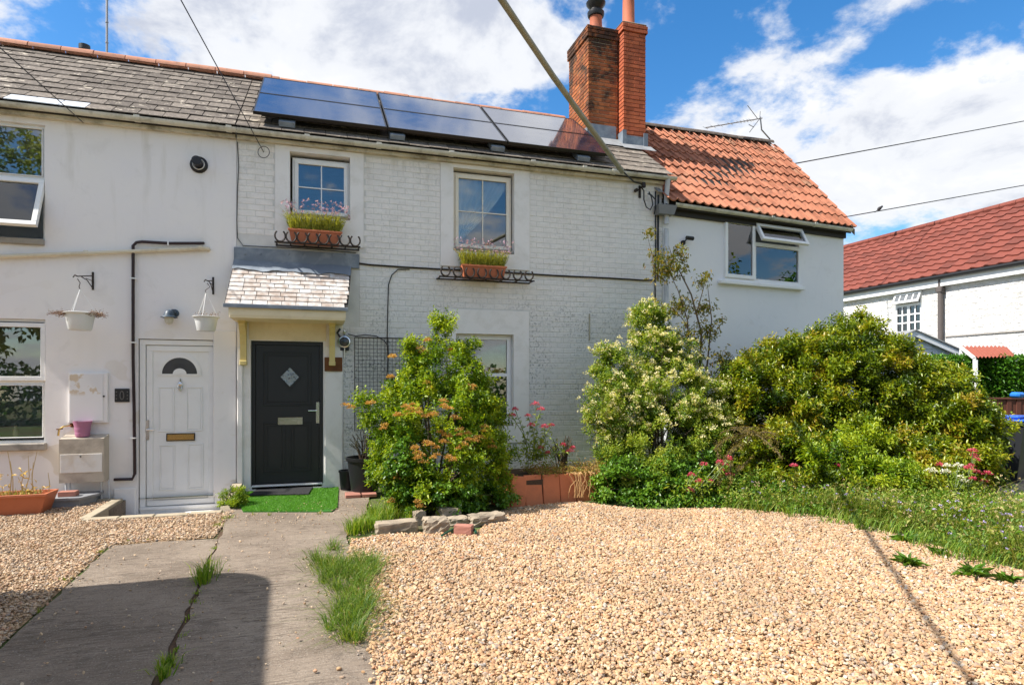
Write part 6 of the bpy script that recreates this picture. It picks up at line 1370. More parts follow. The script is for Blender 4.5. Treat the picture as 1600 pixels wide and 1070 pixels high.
# grey tub and brick under the meter box
a = M.P(90, 775, -.42); b = M.P(153, 768, -.12); mb = MB(); x0, x1 = a.x-.1, b.x; zt_ = M.Z(120, 775, -.4); ps = [(x0, -.50), (M.X(125, -.5), -.50), (x1, -.22), (x1, -.03), (x0, -.03)]
mb.prism(ps, .0, zt_-.03); mb.prism([(x*1.0, y-.0) for x, y in [(x0-.03, -.53), (M.X(125, -.5)+.01, -.53), (x1+.04, -.23), (x1+.04, -.02), (x0-.03, -.02)]], zt_-.029, zt_); obj('drain_cover', mb, weathered('grey plastic lid', (.28, .29, .31), (.12, .12, .13), .6, .45), label='grey plastic box with sloping lid under the meter box', cat='storage box')
p = M.P(108, 768, -.34); mb = MB(); mb.box(p.x-.10, p.x+.10, -.42, -.30, zt_+.001, zt_+.066, 0, .006); obj('loose_brick', mb, BRICKR, label='single brick lying on the grey plastic box', cat='brick')
# black tub with rosemary, pot behind
g0 = M.G(568, 772); tx, ty = M.X(570, -.62), -.62; zt_ = M.Z(570, 716, ty-.2); tb = thing('plant_tub', (tx, ty, .05), 'large black plastic tub on bricks right of the dark door', 'planter')
r1 = (M.X(600, ty)-M.X(542, ty))/2*.98; mb = MB(); mb.lathe((tx, ty, .07), [(0, 0), (r1*.74, 0), (r1*.95, zt_-.12), (r1*1.04, zt_-.115), (r1*1.06, zt_-.07), (r1*.97, zt_-.07), (r1*.93, zt_-.12), (0, zt_-.12)], 26); obj('tub', mb, BLACKP, tb, True)
mb = MB(); mb.lathe((tx, ty, zt_-.055), [(0, .01), (r1*.94, 0)], 20); obj('soil', mb, plain('bark mulch', (.30, .14, .07), .9, var=.5, sc=30, bump=.8), tb)
for i, (px, py) in enumerate(((552, 773), (576, 776))):
    p = M.G(px, py+4, 0); mb = MB(); mb.box(p.x-.11, p.x+.11, ty-.32, ty-.05+i*.0, .026, .07, 0, .006); obj('paving_brick', mb, BRICKR, label=('red brick under the left edge of the black tub', 'red brick under the front of the black tub')[i], cat='brick', group='bricks under the black tub')
p = M.P(541, 750, -.2); mb = MB(); mb.lathe((p.x+.02, -.20, .026), [(0, 0), (.10, 0), (.12, .25), (.13, .25), (.13, .28), (.11, .28), (.10, .22), (0, .22)], 18); obj('plant_pot', mb, BLACKP, None, True, label='small black pot behind the big black tub by the wall', cat='plant pot')
rg = np.random.default_rng(31)
def needles(root, c, n, h, r, rg, mat=L_ROS, name='foliage', ln=.022):
    mb = MB(); Ps = []; Ds = []
    for i in range(n):
        an = rg.uniform(0, 2*PI); e = Vector((c[0]+r*rg.uniform(.2, 1)*math.cos(an), c[1]+r*rg.uniform(.2, 1)*math.sin(an)*.7, c[2]+h*rg.uniform(.55, 1))); b0 = Vector(c)+Vector((rg.normal(0, .04), rg.normal(0, .04), 0)); m_ = b0.lerp(e, .5)+Vector((0, 0, .04)); mb.tube([b0, m_, e], .004, 4)
        for k in range(46):
            u = .2+.8*k/46; p = b0.lerp(m_, u*2) if u < .5 else m_.lerp(e, u*2-1); Ps.append(p); Ds.append(rg.normal(0, 1, 3)+np.array([0, 0, .7]))
    obj('stems', mb, TWIG, root); Ps = np.array([tuple(p) for p in Ps]); leaf_mesh(name, Ps, np.array(Ds), ln, .006, mat, rg.random(len(Ps)), 0, parent=root, rng=rg)
ros = thing('rosemary_plant', (tx, ty, zt_-.05), 'straggly grey green rosemary growing in the black tub', 'plant'); needles(ros, (tx-.02, ty, zt_-.06), 26, .42, .26, rg)
# ---- stones at the bed edge
def rough_block(name, c, size, rz, mat, label, cat, seed, jag=.12, group=None):
    rg = np.random.default_rng(seed); n = 6; mb = MB(); vs = {}; V = []; Fc = []
    def vid(i, j, k):
        key = (i, j, k)
        if key not in vs:
            p = np.array([i/n-.5, j/n-.5, k/n])*np.array(size)
            e = sum(1 for t in (i, j) if t in (0, n))+(k in (0, n)); q = p+rg.normal(0, 1, 3)*np.array(size)*jag*.16; 
            if e >= 2: q = q*np.array([.95, .95, 1])-np.array([0, 0, size[2]*.04*(k == n)])
            vs[key] = len(V); V.append(Vector(c)+Matrix.Rotation(rz, 3, 'Z') @ Vector(q))
        return vs[key]
    for a in range(n):
        for b in range(n):
            Fc += [(vid(a, b, n), vid(a+1, b, n), vid(a+1, b+1, n), vid(a, b+1, n)), (vid(a, 0, b), vid(a+1, 0, b), vid(a+1, 0, b+1), vid(a, 0, b+1)), (vid(a+1, n, b), vid(a, n, b), vid(a, n, b+1), vid(a+1, n, b+1)), (vid(0, a+1, b), vid(0, a, b), vid(0, a, b+1), vid(0, a+1, b+1)), (vid(n, a, b), vid(n, a+1, b), vid(n, a+1, b+1), vid(n, a, b+1))]
    mb.add(V, Fc); return obj(name, mb, mat, label=label, cat=cat, group=group)
def gp(px, py, s=.0): p = M.G(px, py); return p
p = gp(621, 836); rough_block('stone_block', (p.x, p.y+.10, 0), (.43, .18, .13), .08, BLOCK, 'long flat topped granite block at the edge of the flowering bush', 'stone', 1)
p = gp(684, 838); rough_block('stone_block', (p.x, p.y+.12, 0), (.25, .20, .17), -.06, BLOCK, 'squarish rough granite block between the long block and the red brick', 'stone', 2, .2)
p = gp(727, 840); rough_block('loose_brick', (p.x, p.y+.07, 0.02), (.19, .11, .10), -.5, BRICKR, 'red brick lying on the gravel beside the granite block', 'brick', 3, .04)
p = gp(704, 816); rough_block('stone_slab', (p.x, p.y+.12, 0.02), (.24, .2, .13), .2, BLOCK, 'flat pale slab lying under the front of the bush', 'stone', 4, .12)
p = gp(718, 822); rough_block('stone_block', (p.x, p.y+.08, 0), (.22, .16, .09), -.1, BLOCK, 'small low stone behind the red brick', 'stone', 5, .2)
p = gp(764, 822); rough_block('stone_block', (p.x, p.y+.10, 0), (.38, .2, .12), .15, BLOCK, 'pointed grey stone half buried in the gravel right of the brick', 'stone', 6, .3)
p = gp(657, 822); rough_block('stone_block', (p.x, p.y+.10, 0), (.12, .1, .15), .3, BLOCK, 'small upright pale stone between the two granite blocks', 'stone', 7, .3)
mb = MB(); pts = [M.G(px, py, .06) for px, py in ((690, 836), (705, 828), (722, 820), (738, 822), (744, 832))]; mb.tube(pts, .012, 7); mb.tube([M.G(px, py, .03) for px, py in ((560, 985), (572, 965), (580, 948), (578, 935))], .012, 7)
obj('garden_hose', mb, plain('dark green hose', (.012, .08, .05), .4), None, True, label='short piece of dark green garden hose among the stones', cat='hose')
# terracotta slab planter
tp_ = thing('slab_planter', (M.X(850, -2.0), -2.0, 0), 'raised bed faced with upright terracotta slabs in front of the brick wall', 'planter')
edges = [(768, 788, -1.75), (797, 790, -2.08), (821, 786, -2.04), (849, 785, -2.0), (876, 784, -1.98), (901, 783, -1.95), (924, 781, -1.9), (950, 780, -1.86)]
for i in range(len(edges)-1):
    (pa, _, ya_), (pb, _, yb_) = edges[i], edges[i+1]; A = Vector((M.X(pa, ya_), ya_, 0)); B = Vector((M.X(pb, yb_), yb_, 0)); L = (B-A).length; an = math.atan2(B.y-A.y, B.x-A.x)
    ht = M.Z(pb, 740, yb_)+rg2.uniform(-.015, .015); mb = MB(); Mx = Matrix.Translation(A) @ Matrix.Rotation(an, 4, 'Z') @ Matrix.Rotation(-.17+rg2.uniform(-.03, .03), 4, 'X') @ Matrix.Rotation(rg2.uniform(-.02, .02)+(.12 if i == 1 else 0), 4, 'Y'); mb.box(.005, L-.006, -.015, .015, -.02, ht, 0, .006, Mx); obj('terracotta_slab', mb, TERRA2, tp_)
mb = MB(); mb.prism([(M.X(775, -1.75), -1.7), (M.X(797, -2.03), -2.03), (M.X(950, -1.82), -1.82), (M.X(950, -.9), -.9), (M.X(790, -.9), -.9)], 0, .32); obj('soil', mb, SOIL, tp_)

# ================================================================ PLANTS
def shrub(name, label, ells, base, ncl, clr, nspr, nl, sl, L, Wd, mat, seed, up=.45, nt_=26, r0=.016, cat='shrub', outer=.78, spread=.55, droop=.15, fname='foliage', group=None, tintj=.18):
    rg = np.random.default_rng(seed); t = thing(name, (base[0], base[1], 0), label, cat, group); cl = crown(ells, ncl, clr, rg, outer)
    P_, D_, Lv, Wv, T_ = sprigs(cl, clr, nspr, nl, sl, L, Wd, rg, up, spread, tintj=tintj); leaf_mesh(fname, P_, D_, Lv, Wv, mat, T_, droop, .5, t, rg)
    mb = MB(); twigs(mb, (base[0], base[1], 0), cl, nt_, r0, rg); obj('branches', mb, BARK, t, True); return t, cl, rg
# A: orange flowered bush
EA = [ell(688, 715, -1.75, 92, 76, .78), ell(684, 650, -1.6, 94, 54, .85), ell(694, 592, -1.5, 50, 40, .55), ell(628, 655, -1.7, 44, 40, .5), ell(746, 664, -1.6, 32, 46, .5), ell(645, 602, -1.55, 30, 24, .4), ell(728, 598, -1.5, 24, 26, .4), ell(692, 550, -1.5, 18, 24, .22), ell(692, 510, -1.5, 4, 24, .05), ell(652, 556, -1.5, 7, 22, .1), ell(734, 556, -1.5, 8, 16, .12), ell(572, 640, -1.75, 26, 9, .2), ell(660, 770, -2.1, 50, 36, .5), ell(752, 725, -1.85, 38, 48, .5), ell(613, 720, -1.85, 28, 42, .4)]
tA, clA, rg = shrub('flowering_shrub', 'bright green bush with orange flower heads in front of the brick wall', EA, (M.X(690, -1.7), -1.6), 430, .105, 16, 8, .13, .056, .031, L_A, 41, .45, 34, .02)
fl = [(610, 560), (665, 600), (690, 628), (645, 645), (663, 652), (672, 650), (707, 652), (738, 570), (745, 575), (700, 683), (715, 680), (728, 678), (690, 690), (680, 700), (668, 695), (655, 712), (660, 722), (740, 690), (755, 668), (640, 640), (632, 636), (600, 665), (615, 740), (610, 760), (705, 720), (698, 715), (575, 632), (548, 638), (660, 552), (610, 590), (735, 610), (717, 550), (665, 535), (735, 605), (620, 650), (648, 700), (675, 715), (722, 695), (748, 684), (762, 690), (685, 676), (650, 640), (700, 640), (612, 780), (655, 790)]
for px, py in fl:
    c = surf(px, py, EA)+np.array([0, -.09, .01]); heads('flower_head', [c, c+rg.normal(0, .035, 3)], .050, 64, .019, F_OR, rg, tA, .75)
# ivy low in front of A
EI = [ell(640, 745, -2.25, 30, 50, .18), ell(690, 780, -2.4, 60, 24, .2), ell(760, 775, -2.1, 36, 26, .2), ell(635, 700, -2.2, 18, 26, .12)]
shrub('ivy_plant', 'darker green ivy climbing the foot of the orange flowered bush', EI, (M.X(670, -2.2), -2.2), 70, .10, 14, 5, .09, .055, .05, L_IVY, 42, .2, 12, .006, 'climber')
# B: cream flowered shrub
EB = [ell(1000, 735, -1.7, 68, 52, .7), ell(1040, 690, -1.5, 70, 62, .75), ell(1000, 640, -1.3, 56, 56, .6), ell(1045, 620, -1.3, 56, 50, .6), ell(1020, 560, -1.1, 30, 46, .35), ell(1012, 510, -1.0, 17, 30, .2), ell(1058, 570, -1.1, 24, 40, .3), ell(960, 600, -1.3, 22, 52, .3), ell(945, 640, -1.4, 22, 40, .3), ell(1090, 700, -1.6, 50, 60, .6), ell(1110, 640, -1.4, 36, 40, .4), ell(948, 575, -1.2, 9, 26, .1)]
tB, clB, rg = shrub('privet_shrub', 'loose shrub covered in cream blossom spikes beside the downpipe', EB, (M.X(1030, -1.4), -1.3), 640, .115, 17, 8, .13, .054, .023, L_B, 43, .5, 34, .016, tintj=.2)
fc = [np.array(p)+g*.06+np.array([0, 0, .03]) for (p, g, u) in clB if (u > .8 and g[1] < .5 and p[2] > .75)]
fc = [c+rg.normal(0, .075, 3) for c in fc for _ in range(7) if rg.random() < .8]
heads('blossom', fc, .036, 18, .023, F_CR, rg, tB, 1.5)
EIV = [ell(975, 762, -2.15, 46, 30, .3), ell(1050, 765, -2.3, 56, 30, .3), ell(1010, 740, -2.1, 60, 30, .3), ell(1110, 750, -2.2, 50, 36, .3)]
shrub('ivy_plant', 'glossy ivy spilling over the gravel edge below the cream flowered shrub', EIV, (M.X(1020, -2.2), -2.2), 130, .11, 14, 5, .09, .06, .05, L_IVY, 44, .25, 16, .006, 'climber')
# C: large rounded shrub
EC = [ell(1200, 645, -1.5, 80, 84, .9), ell(1310, 610, -1.7, 92, 100, 1.0), ell(1320, 530, -1.55, 34, 32, .5), ell(1384, 580, -1.9, 50, 34, .7), ell(1420, 650, -2.2, 92, 74, .9), ell(1476, 690, -2.7, 58, 72, .75), ell(1220, 575, -1.4, 42, 34, .55), ell(1262, 550, -1.5, 34, 24, .5), ell(1452, 616, -2.4, 42, 30, .6), ell(1330, 710, -2.3, 110, 70, .8), ell(1160, 602, -1.4, 24, 26, .4), ell(1424, 735, -2.9, 84, 52, .6), ell(1500, 722, -3.0, 30, 52, .45), ell(1225, 725, -2.4, 60, 50, .6), ell(1340, 760, -3.2, 80, 34, .5), ell(1452, 772, -3.5, 60, 26, .4), ell(1400, 768, -3.4, 50, 28, .4)]
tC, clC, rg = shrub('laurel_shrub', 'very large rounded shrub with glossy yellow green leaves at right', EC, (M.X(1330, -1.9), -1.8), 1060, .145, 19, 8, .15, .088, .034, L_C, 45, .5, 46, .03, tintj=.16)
ED = [ell(1310, 725, -3.15, 46, 34, .25), ell(1390, 755, -3.6, 50, 26, .25), ell(1345, 690, -2.9, 30, 24, .25)]
shrub('bright_shrub', 'fresh bright green low shoots at the foot of the large shrub', ED, (M.X(1330, -2.9), -2.8), 80, .12, 12, 8, .14, .08, .028, L_A, 55, .7, 12, .008)
EG = [ell(1180, 772, -2.75, 60, 22, .25), ell(1260, 778, -3.0, 56, 24, .25), ell(1345, 790, -3.55, 56, 22, .3), ell(1430, 800, -4.1, 52, 24, .3), ell(1505, 812, -4.5, 44, 26, .3)]
shrub('low_plants', 'loose low green plants spilling from the large shrub towards the gravel', EG, (M.X(1320, -3.4), -3.4), 190, .12, 13, 6, .13, .06, .02, L_W2, 57, .55, 16, .005, 'plant', spread=.9)
# conifer branches
tJ = thing('conifer_shrub', (M.X(1200, -2.3), -2.2, 0), 'arching bronze brown conifer fronds in front of the large shrub', 'shrub'); rg = np.random.default_rng(46); mb = MB(); Ps = []; Ds = []
for i in range(34):
    b0 = np.array([M.X(rg.uniform(1130, 1260), -2.1), -2.0+rg.normal(0, .1), rg.uniform(.35, .95)]); e = np.array(M.P(rg.uniform(1110, 1320), rg.uniform(670, 775), -2.75+rg.normal(0, .12))); m_ = (b0+e)/2+np.array([0, 0, .22]); pts = [b0*(1-u)**2+m_*2*u*(1-u)+e*u*u for u in np.linspace(0, 1, 9)]; mb.tube(pts, .005, 4)
    for u in np.linspace(.15, 1, 95):
        p = b0*(1-u)**2+m_*2*u*(1-u)+e*u*u; tg = 2*(1-u)*(m_-b0)+2*u*(e-m_); tg /= np.linalg.norm(tg); sd_ = rg.normal(0, 1, 3); sd_ -= tg*(sd_@tg); sd_ /= np.linalg.norm(sd_)
        for q in range(3): Ps.append(p+sd_*rg.uniform(0, .05)*(1.2-u)+rg.normal(0, .008, 3)); Ds.append(tg*.8+sd_*.6+rg.normal(0, .2, 3)-np.array([0, 0, .3]))
obj('branches', mb, BARK, tJ); Ps = np.array(Ps); leaf_mesh('fronds', Ps, np.array(Ds), .034, .011, L_CON, np.clip(rg.normal(.5, .25, len(Ps)), 0, 1), .1, parent=tJ, rng=rg)
# sapling
tS = thing('elder_sapling', (M.X(1085, -1.0), -1.0, 0), 'tall thin sapling with sparse leaves rising beside the downpipe', 'tree'); rg = np.random.default_rng(47); mb = MB(); Y_ = -1.0
stems = [[(1088, 760), (1082, 640), (1078, 560), (1074, 500), (1060, 455), (1048, 430)], [(1086, 700), (1092, 600), (1096, 520), (1080, 460), (1065, 430), (1050, 400), (1045, 385)], [(1090, 680), (1105, 570), (1112, 500), (1106, 450)], [(1082, 530), (1068, 500), (1050, 480), (1030, 478)], [(1094, 540), (1112, 512), (1125, 500)], [(1088, 490), (1098, 455), (1104, 432)], [(1040, 440), (1022, 425), (1018, 395), (1012, 370)], [(1092, 620), (1120, 580), (1135, 560)]]
Ps = []; Ds = []
for st in stems:
    pts = [M.P(px, py, Y_+rg.normal(0, .03)) for px, py in st]; n = len(pts); r_ = .020 if st[0][1] > 650 else .010; mb.tube(pts, [r_*(1-.8*i/(n-1)) for i in range(n)], 6)
for (px, py, r, k) in ((1045, 410, 22, 46), (1036, 425, 20, 36), (1062, 395, 14, 18), (1058, 420, 16, 20), (1075, 480, 20, 16), (1098, 440, 12, 14), (1104, 430, 8, 8), (1100, 480, 16, 24), (1100, 512, 18, 20), (1060, 478, 18, 24), (1040, 490, 16, 18), (1072, 520, 18, 20), (1110, 520, 14, 16), (1125, 500, 8, 8), (1015, 365, 9, 10), (1020, 395, 8, 6), (1130, 560, 18, 26), (1090, 560, 18, 22), (1075, 590, 20, 30), (1100, 600, 22, 30), (1025, 480, 14, 16), (1085, 535, 16, 18)):
    for _ in range(int(k*2.6)): p = np.array(M.P(px+rg.normal(0, r*.5), py+rg.normal(0, r*.42), Y_+rg.normal(0, .1))); d0 = rg.normal(0, 1, 3); d0[2] -= .2; Ps += [p+rg.normal(0, .02, 3) for _ in range(3)]; Ds += [d0+rg.normal(0, .5, 3) for _ in range(3)]
obj('trunk', mb, BARK, tS, True); Ps = np.array(Ps); leaf_mesh('crown', Ps, np.array(Ds), .055, .022, L_SAP, np.clip(rg.normal(.42, .22, len(Ps)), 0, 1), .3, parent=tS, rng=rg)
# hedge
th_ = 13.4; ha, hb_ = M.T(1430, 560, th_+.5), M.T(1700, 560, th_+.2); hz0, hz1 = 1.0, M.T(1560, 560, th_).z; rg = np.random.default_rng(48)
hd = thing('clipped_hedge', (ha.x, ha.y, 0), 'clipped dark green hedge above the brown fence at right', 'hedge'); hu = (hb_-ha); hu.z = 0; hl = hu.length; hu = np.array(hu.normalized()); hn = np.array([-hu[1], hu[0], 0]); hn = hn if hn[1] > 0 else -hn
n = 15000; u = rg.random(n)*hl; fz = rg.random(n); top = rg.random(n) < .35
P_ = np.array(ha)[None]*np.array([1, 1, 0])+hu[None]*u[:, None]+hn[None]*(np.where(top, rg.random(n)*.7, rg.normal(.03, .05, n)))[:, None]; P_[:, 2] = np.where(top, hz1+rg.normal(0, .035, n), hz0-.2+(hz1-hz0+.2)*fz)
D_ = np.where(top[:, None], np.array([0, 0, 1.0]), -hn+np.array([0, 0, .3]))+rg.normal(0, .6, (n, 3)); leaf_mesh('foliage', P_, D_, .10, .042, L_H, np.clip(rg.normal(.5, .25, n), 0, 1), .2, parent=hd, rng=rg)
mb = MB(); A = np.array(ha); q = [A+hn*.12, A+hu*hl+hn*.12, A+hu*hl+hn*.7, A+hn*.7]; mb.prism([(p[0], p[1]) for p in q], 0, hz1-.06); obj('shade_core', mb, plain('dark hedge inside', (.015, .03, .01), .9), hd)  # solid dark block: shade between the hedge leaves is put into its colour
# rosemary in slab planter, red valerian, ground cover
ros = thing('rosemary_plant', (M.X(880, -1.3), -1.3, .3), 'dark rosemary tuft behind the terracotta slab bed', 'plant'); needles(ros, (M.X(878, -1.35), -1.35, .32), 34, .52, .26, np.random.default_rng(50)); 
def valerian(name, label, stems_, seed, Yb, fmat, base_px, base_py, leaves=260, cat='flower'):
    rg = np.random.default_rng(seed); b = M.P(base_px, base_py, Yb); b.z = max(b.z, .02); t = thing(name, b, label, cat); mb = MB(); Ps = []; Ds = []; hd_ = []
    for (px, py) in stems_:
        e = M.P(px, py, Yb-.1+rg.normal(0, .06)); b0 = b+Vector((rg.normal(0, .05), rg.normal(0, .05), 0)); m_ = b0.lerp(e, .5)+Vector((rg.normal(0, .04), 0, .03)); mb.tube([b0, m_, e], .005, 5); hd_.append(tuple(e))
        for u in np.linspace(.1, .9, 9):
            p = (b0.lerp(m_, u*2) if u < .5 else m_.lerp(e, u*2-1)); 
            for _ in range(2): Ps.append(p); Ds.append(rg.normal(0, 1, 3)+np.array([0, 0, .3]))
    for _ in range(leaves): Ps.append(np.array(b)+rg.normal(0, 1, 3)*np.array([.18, .12, .10])+np.array([0, 0, .14])); Ds.append(rg.normal(0, 1, 3)+np.array([0, 0, .5]))
    obj('stems', mb, plain('pale green stem', (.20, .26, .12), .7), t); Ps = np.array([tuple(p) for p in Ps]); Ps[:, 2] = np.maximum(Ps[:, 2], .03); leaf_mesh('leaves', Ps, np.array(Ds), .075, .02, L_B, np.clip(rg.normal(.6, .2, len(Ps)), 0, 1), .15, parent=t, rng=rg)
    for h_ in hd_: heads('flower_head', [h_], .046, 70, .018, fmat, rg, t, .9)
    return t
valerian('red_valerian', 'crimson valerian flowers in the bed right of the orange flowered bush', [(836, 632), (845, 640), (825, 650), (805, 640), (862, 665), (850, 667), (830, 665), (845, 700), (856, 708), (800, 650), (880, 695), (890, 705), (895, 700)], 51, -1.55, F_PK, 835, 720)
valerian('red_valerian', 'bright pink valerian heads on pale stems below the cream flowered shrub', [(1125, 722), (1140, 718), (1133, 726), (1128, 735), (1140, 742), (1100, 726), (1081, 742), (1092, 752), (1110, 752), (1077, 766), (1138, 715)], 52, -2.6, F_PK, 1075, 790, 320)
valerian('red_valerian', 'small pink valerian heads in the weeds under the large shrub', [(1300, 732), (1312, 738), (1240, 728), (1308, 728)], 53, -2.9, F_PK, 1290, 790, 120)
valerian('red_valerian', 'tall crimson valerian at the right end of the large shrub', [(1520, 705), (1524, 718), (1518, 728), (1526, 738), (1514, 732), (1543, 740), (1522, 712), (1468, 726), (1538, 752), (1520, 748)], 54, -3.9, F_PK, 1505, 805, 260)
valerian('white_valerian', 'white valerian heads left of the tall crimson valerian', [(1480, 728), (1497, 728), (1478, 738), (1456, 736), (1500, 746), (1506, 752)], 56, -4.0, F_WH, 1490, 800, 220)
# weeds: strip between gravel and shrubs
rg = np.random.default_rng(60)
wp = [tuple(M.G(*p)[:2]) for p in ((1130, 797), (1290, 806), (1400, 834), (1500, 864), (1600, 893), (1760, 925), (1900, 900), (1700, 815), (1560, 800), (1400, 790), (1250, 785))]
a = np.array(wp); Q = rg.uniform(a.min(0), a.max(0), (26000, 2)); Q = Q[inpoly(Q, wp)]; dens = np.sin(Q[:, 0]*3)*np.cos(Q[:, 1]*4)*.5+.5; hgt = .5+.8*dens
n = len(Q); pat = (np.sin(Q[:, 0]*2.3+1.3)*np.sin(Q[:, 1]*2.9+.4)+np.sin(Q[:, 0]*6.1+Q[:, 1]*3.7)*.5)*.35+.55
keep = rg.random(n) < np.clip(pat+.35, .2, 1); Q = Q[keep]; pat = pat[keep]; n = len(Q)
for q_, (lo, hi, hh, ww, nm) in enumerate(((-9, .35, .10, .006, 'short'), (.35, .7, .22, .006, 'middling'), (.7, 9, .38, .006, 'tall'))):
    sel = (pat >= lo) & (pat < hi); blades('weeds', np.column_stack([Q[sel], np.zeros(sel.sum())]), hh, ww, L_W if q_ else L_G2, rg, .9, hv=(.3, 1.5), label=nm+' tangle of dry grass and weeds between the gravel and the large shrub', cat='weeds', kind='stuff')
k = rg.choice(n, min(n, 9500), replace=False); hz = rg.random(len(k))**1.4*(.08+.3*pat[k]); leaf_mesh('weed_leaves', np.column_stack([Q[k], .02+hz]), rg.normal(0, 1, (len(k), 3))+np.array([0, 0, .5]), rg.uniform(.025, .07, len(k)), .02, L_W2, np.clip(rg.normal(.5, .28, len(k)), 0, 1), .25, rng=rg, label='leafy low weeds under the large shrub', cat='weeds', kind='stuff')
Ps_ = []
for _ in range(70):
    c_ = Q[rg.integers(n)]; m_ = rg.integers(20, 60); rr_ = rg.uniform(.06, .16); Ps_.append(np.column_stack([c_[0]+rg.normal(0, rr_, m_), c_[1]+rg.normal(0, rr_, m_), np.abs(rg.normal(.08, .09, m_))]))
Ps_ = np.concatenate(Ps_); leaf_mesh('leafy_clumps', Ps_, rg.normal(0, 1, Ps_.shape)+np.array([0, 0, .8]), .07, .024, L_W2, rg.random(len(Ps_)), .3, rng=rg, label='leafy clumps among the dry grass at right', cat='weeds', kind='stuff')
k = rg.choice(n, 900, replace=False); heads('seed_heads', np.column_stack([Q[k], .08+rg.random(900)*.28*(pat[k]+.4)]), .012, 6, .014, DRY, rg, None, 1.8, label='straw coloured seed heads over the weeds at right', cat='seed heads', kind='stuff')
ep = [M.G(*p) for p in ((1150, 797), (1290, 809), (1400, 838), (1500, 868), (1600, 897), (1760, 930))]; Pe = []
for a_, b_ in zip(ep[:-1], ep[1:]):
    for _ in range(int((b_-a_).length*9)):
        c_ = a_.lerp(b_, rg.random()); m_ = rg.integers(14, 60); rr_2 = rg.uniform(.03, .11); o_ = abs(rg.normal(0, .10)); nn_ = Vector((-(b_-a_).y, (b_-a_).x, 0)).normalized(); c_ = c_-nn_*o_*rg.choice([1, 1, -1]); Pe.append(np.column_stack([c_.x+rg.normal(0, rr_2, m_), c_.y+rg.normal(0, rr_2, m_), np.full(m_, .03)]))
Pe = np.concatenate(Pe); blades('edge_weeds', Pe, .13, .008, L_W2, rg, 1.1, hv=(.3, 1.6), label='ragged green weeds creeping onto the gravel edge', cat='weeds', kind='stuff')
k = rg.choice(n, 300, replace=False); heads('wild_flowers', np.column_stack([Q[k], rg.uniform(.08, .32, len(k))]), .010, 7, .018, F_BL, rg, None, 1, label='tiny lilac flowers scattered through the weeds at right', cat='wild flowers', kind='stuff')
# low greenery at the base of shrubs (left part)
wp2 = [tuple(M.G(*p)[:2]) for p in ((925, 783), (1010, 797), (1150, 796), (1290, 812), (1290, 780), (1100, 765), (930, 765))]; a = np.array(wp2); Q = rg.uniform(a.min(0), a.max(0), (9000, 2)); Q = Q[inpoly(Q, wp2)]
leaf_mesh('ground_cover', np.column_stack([Q, rg.uniform(.01, .14, len(Q))]), rg.normal(0, 1, (len(Q), 3))+np.array([0, -.2, .5]), .045, .03, L_IVY, rg.random(len(Q)), .2, rng=rg, label='low leafy ground cover where the shrubs meet the gravel', cat='ground cover', kind='stuff')
# trailing dry creeper over the slab planter
tcv = thing('trailing_creeper', (M.X(880, -1.9), -1.9, .35), 'tan trailing creeper spilling over the terracotta slabs', 'climber'); rg = np.random.default_rng(61); n = 2600; P_ = np.column_stack([rg.uniform(M.X(830, -1.8), M.X(965, -1.8), n), rg.uniform(-2.0, -1.3, n), .36+np.abs(rg.normal(0, .06, n))]); leaf_mesh('foliage', P_, rg.normal(0, 1, (n, 3)), .035, .014, leafm('tan creeper leaf', [(.28, .16, .05), (.40, .22, .09), (.36, .30, .07), (.20, .26, .05)], .7, .3), rg.random(n), .2, parent=tcv, rng=rg)
mb = MB()
for i in range(16):
    x = M.X(rg.uniform(885, 935), -2.0); pts = [(x, -1.98, .40)]; 
    for j in range(5): pts.append((pts[-1][0]+rg.normal(0, .035), -2.03-.01*j, .38-.075*j))
    mb.tube(pts, .004, 4)
obj('tendrils', mb, plain('tan tendril', (.5, .30, .13), .8), tcv)
# grass: drive edge, bed edge, seam tufts, plantains
def tufts(name, label, centers, n, h, rad, seed, mat=GRASS, w=.006, lean=.7, cat='grass tuft', group=None, kind=None):
    rg = np.random.default_rng(seed); Ps = []; dr = []
    for (px, py, s) in centers:
        c = M.G(px, py); k = int(n*s); o_ = rg.normal(0, 1, (k, 2))*rad*s*np.array([.7, 1]); o_ *= rg.uniform(.4, 1.5, (k, 1)); Ps.append(np.column_stack([c.x+o_[:, 0], c.y+o_[:, 1], np.full(k, .015)])); dr.append(np.column_stack([o_/(rad*s)*.5, np.zeros(k)]))
    return blades(name, np.concatenate(Ps), h, w, mat, rg, lean, None, np.concatenate(dr), (.3, 1.2), label=label, cat=cat, group=group, kind=kind)
tufts('grass', 'rough grass growing along the right edge of the concrete drive', [(525, 892, 1.3), (505, 890, .8), (552, 893, 1.2), (575, 890, .8), (540, 905, 1.1), (520, 862, .5), (560, 918, .9), (545, 935, .8), (565, 945, .8), (540, 960, .8), (560, 968, .9), (530, 975, .5), (548, 985, .8), (545, 1003, .6), (570, 905, .6), (580, 885, .4), (495, 880, .4), (515, 905, .5), (525, 925, .4), (556, 1008, .4), (585, 900, .3), (572, 958, .4), (515, 990, .2), (505, 915, .25)], 240, .18, .075, 70, L_G2, .0042, 1.5, cat='grass', kind='stuff')
tufts('grass', 'short brown thatch under the verge grass beside the drive', [(530, 895, 1), (560, 900, 1), (550, 935, .8), (555, 970, .8), (548, 1000, .6), (515, 880, .6)], 260, .06, .09, 75, DRY, .004, 1.4, cat='grass', kind='stuff')
tufts('grass', 'bright grass clump left of the granite blocks at the bed corner', [(560, 832, .8), (575, 828, 1), (590, 820, 1), (605, 812, 1), (620, 806, .9), (585, 812, .8), (550, 836, .5), (640, 815, .5)], 260, .20, .08, 71, cat='grass', kind='stuff')
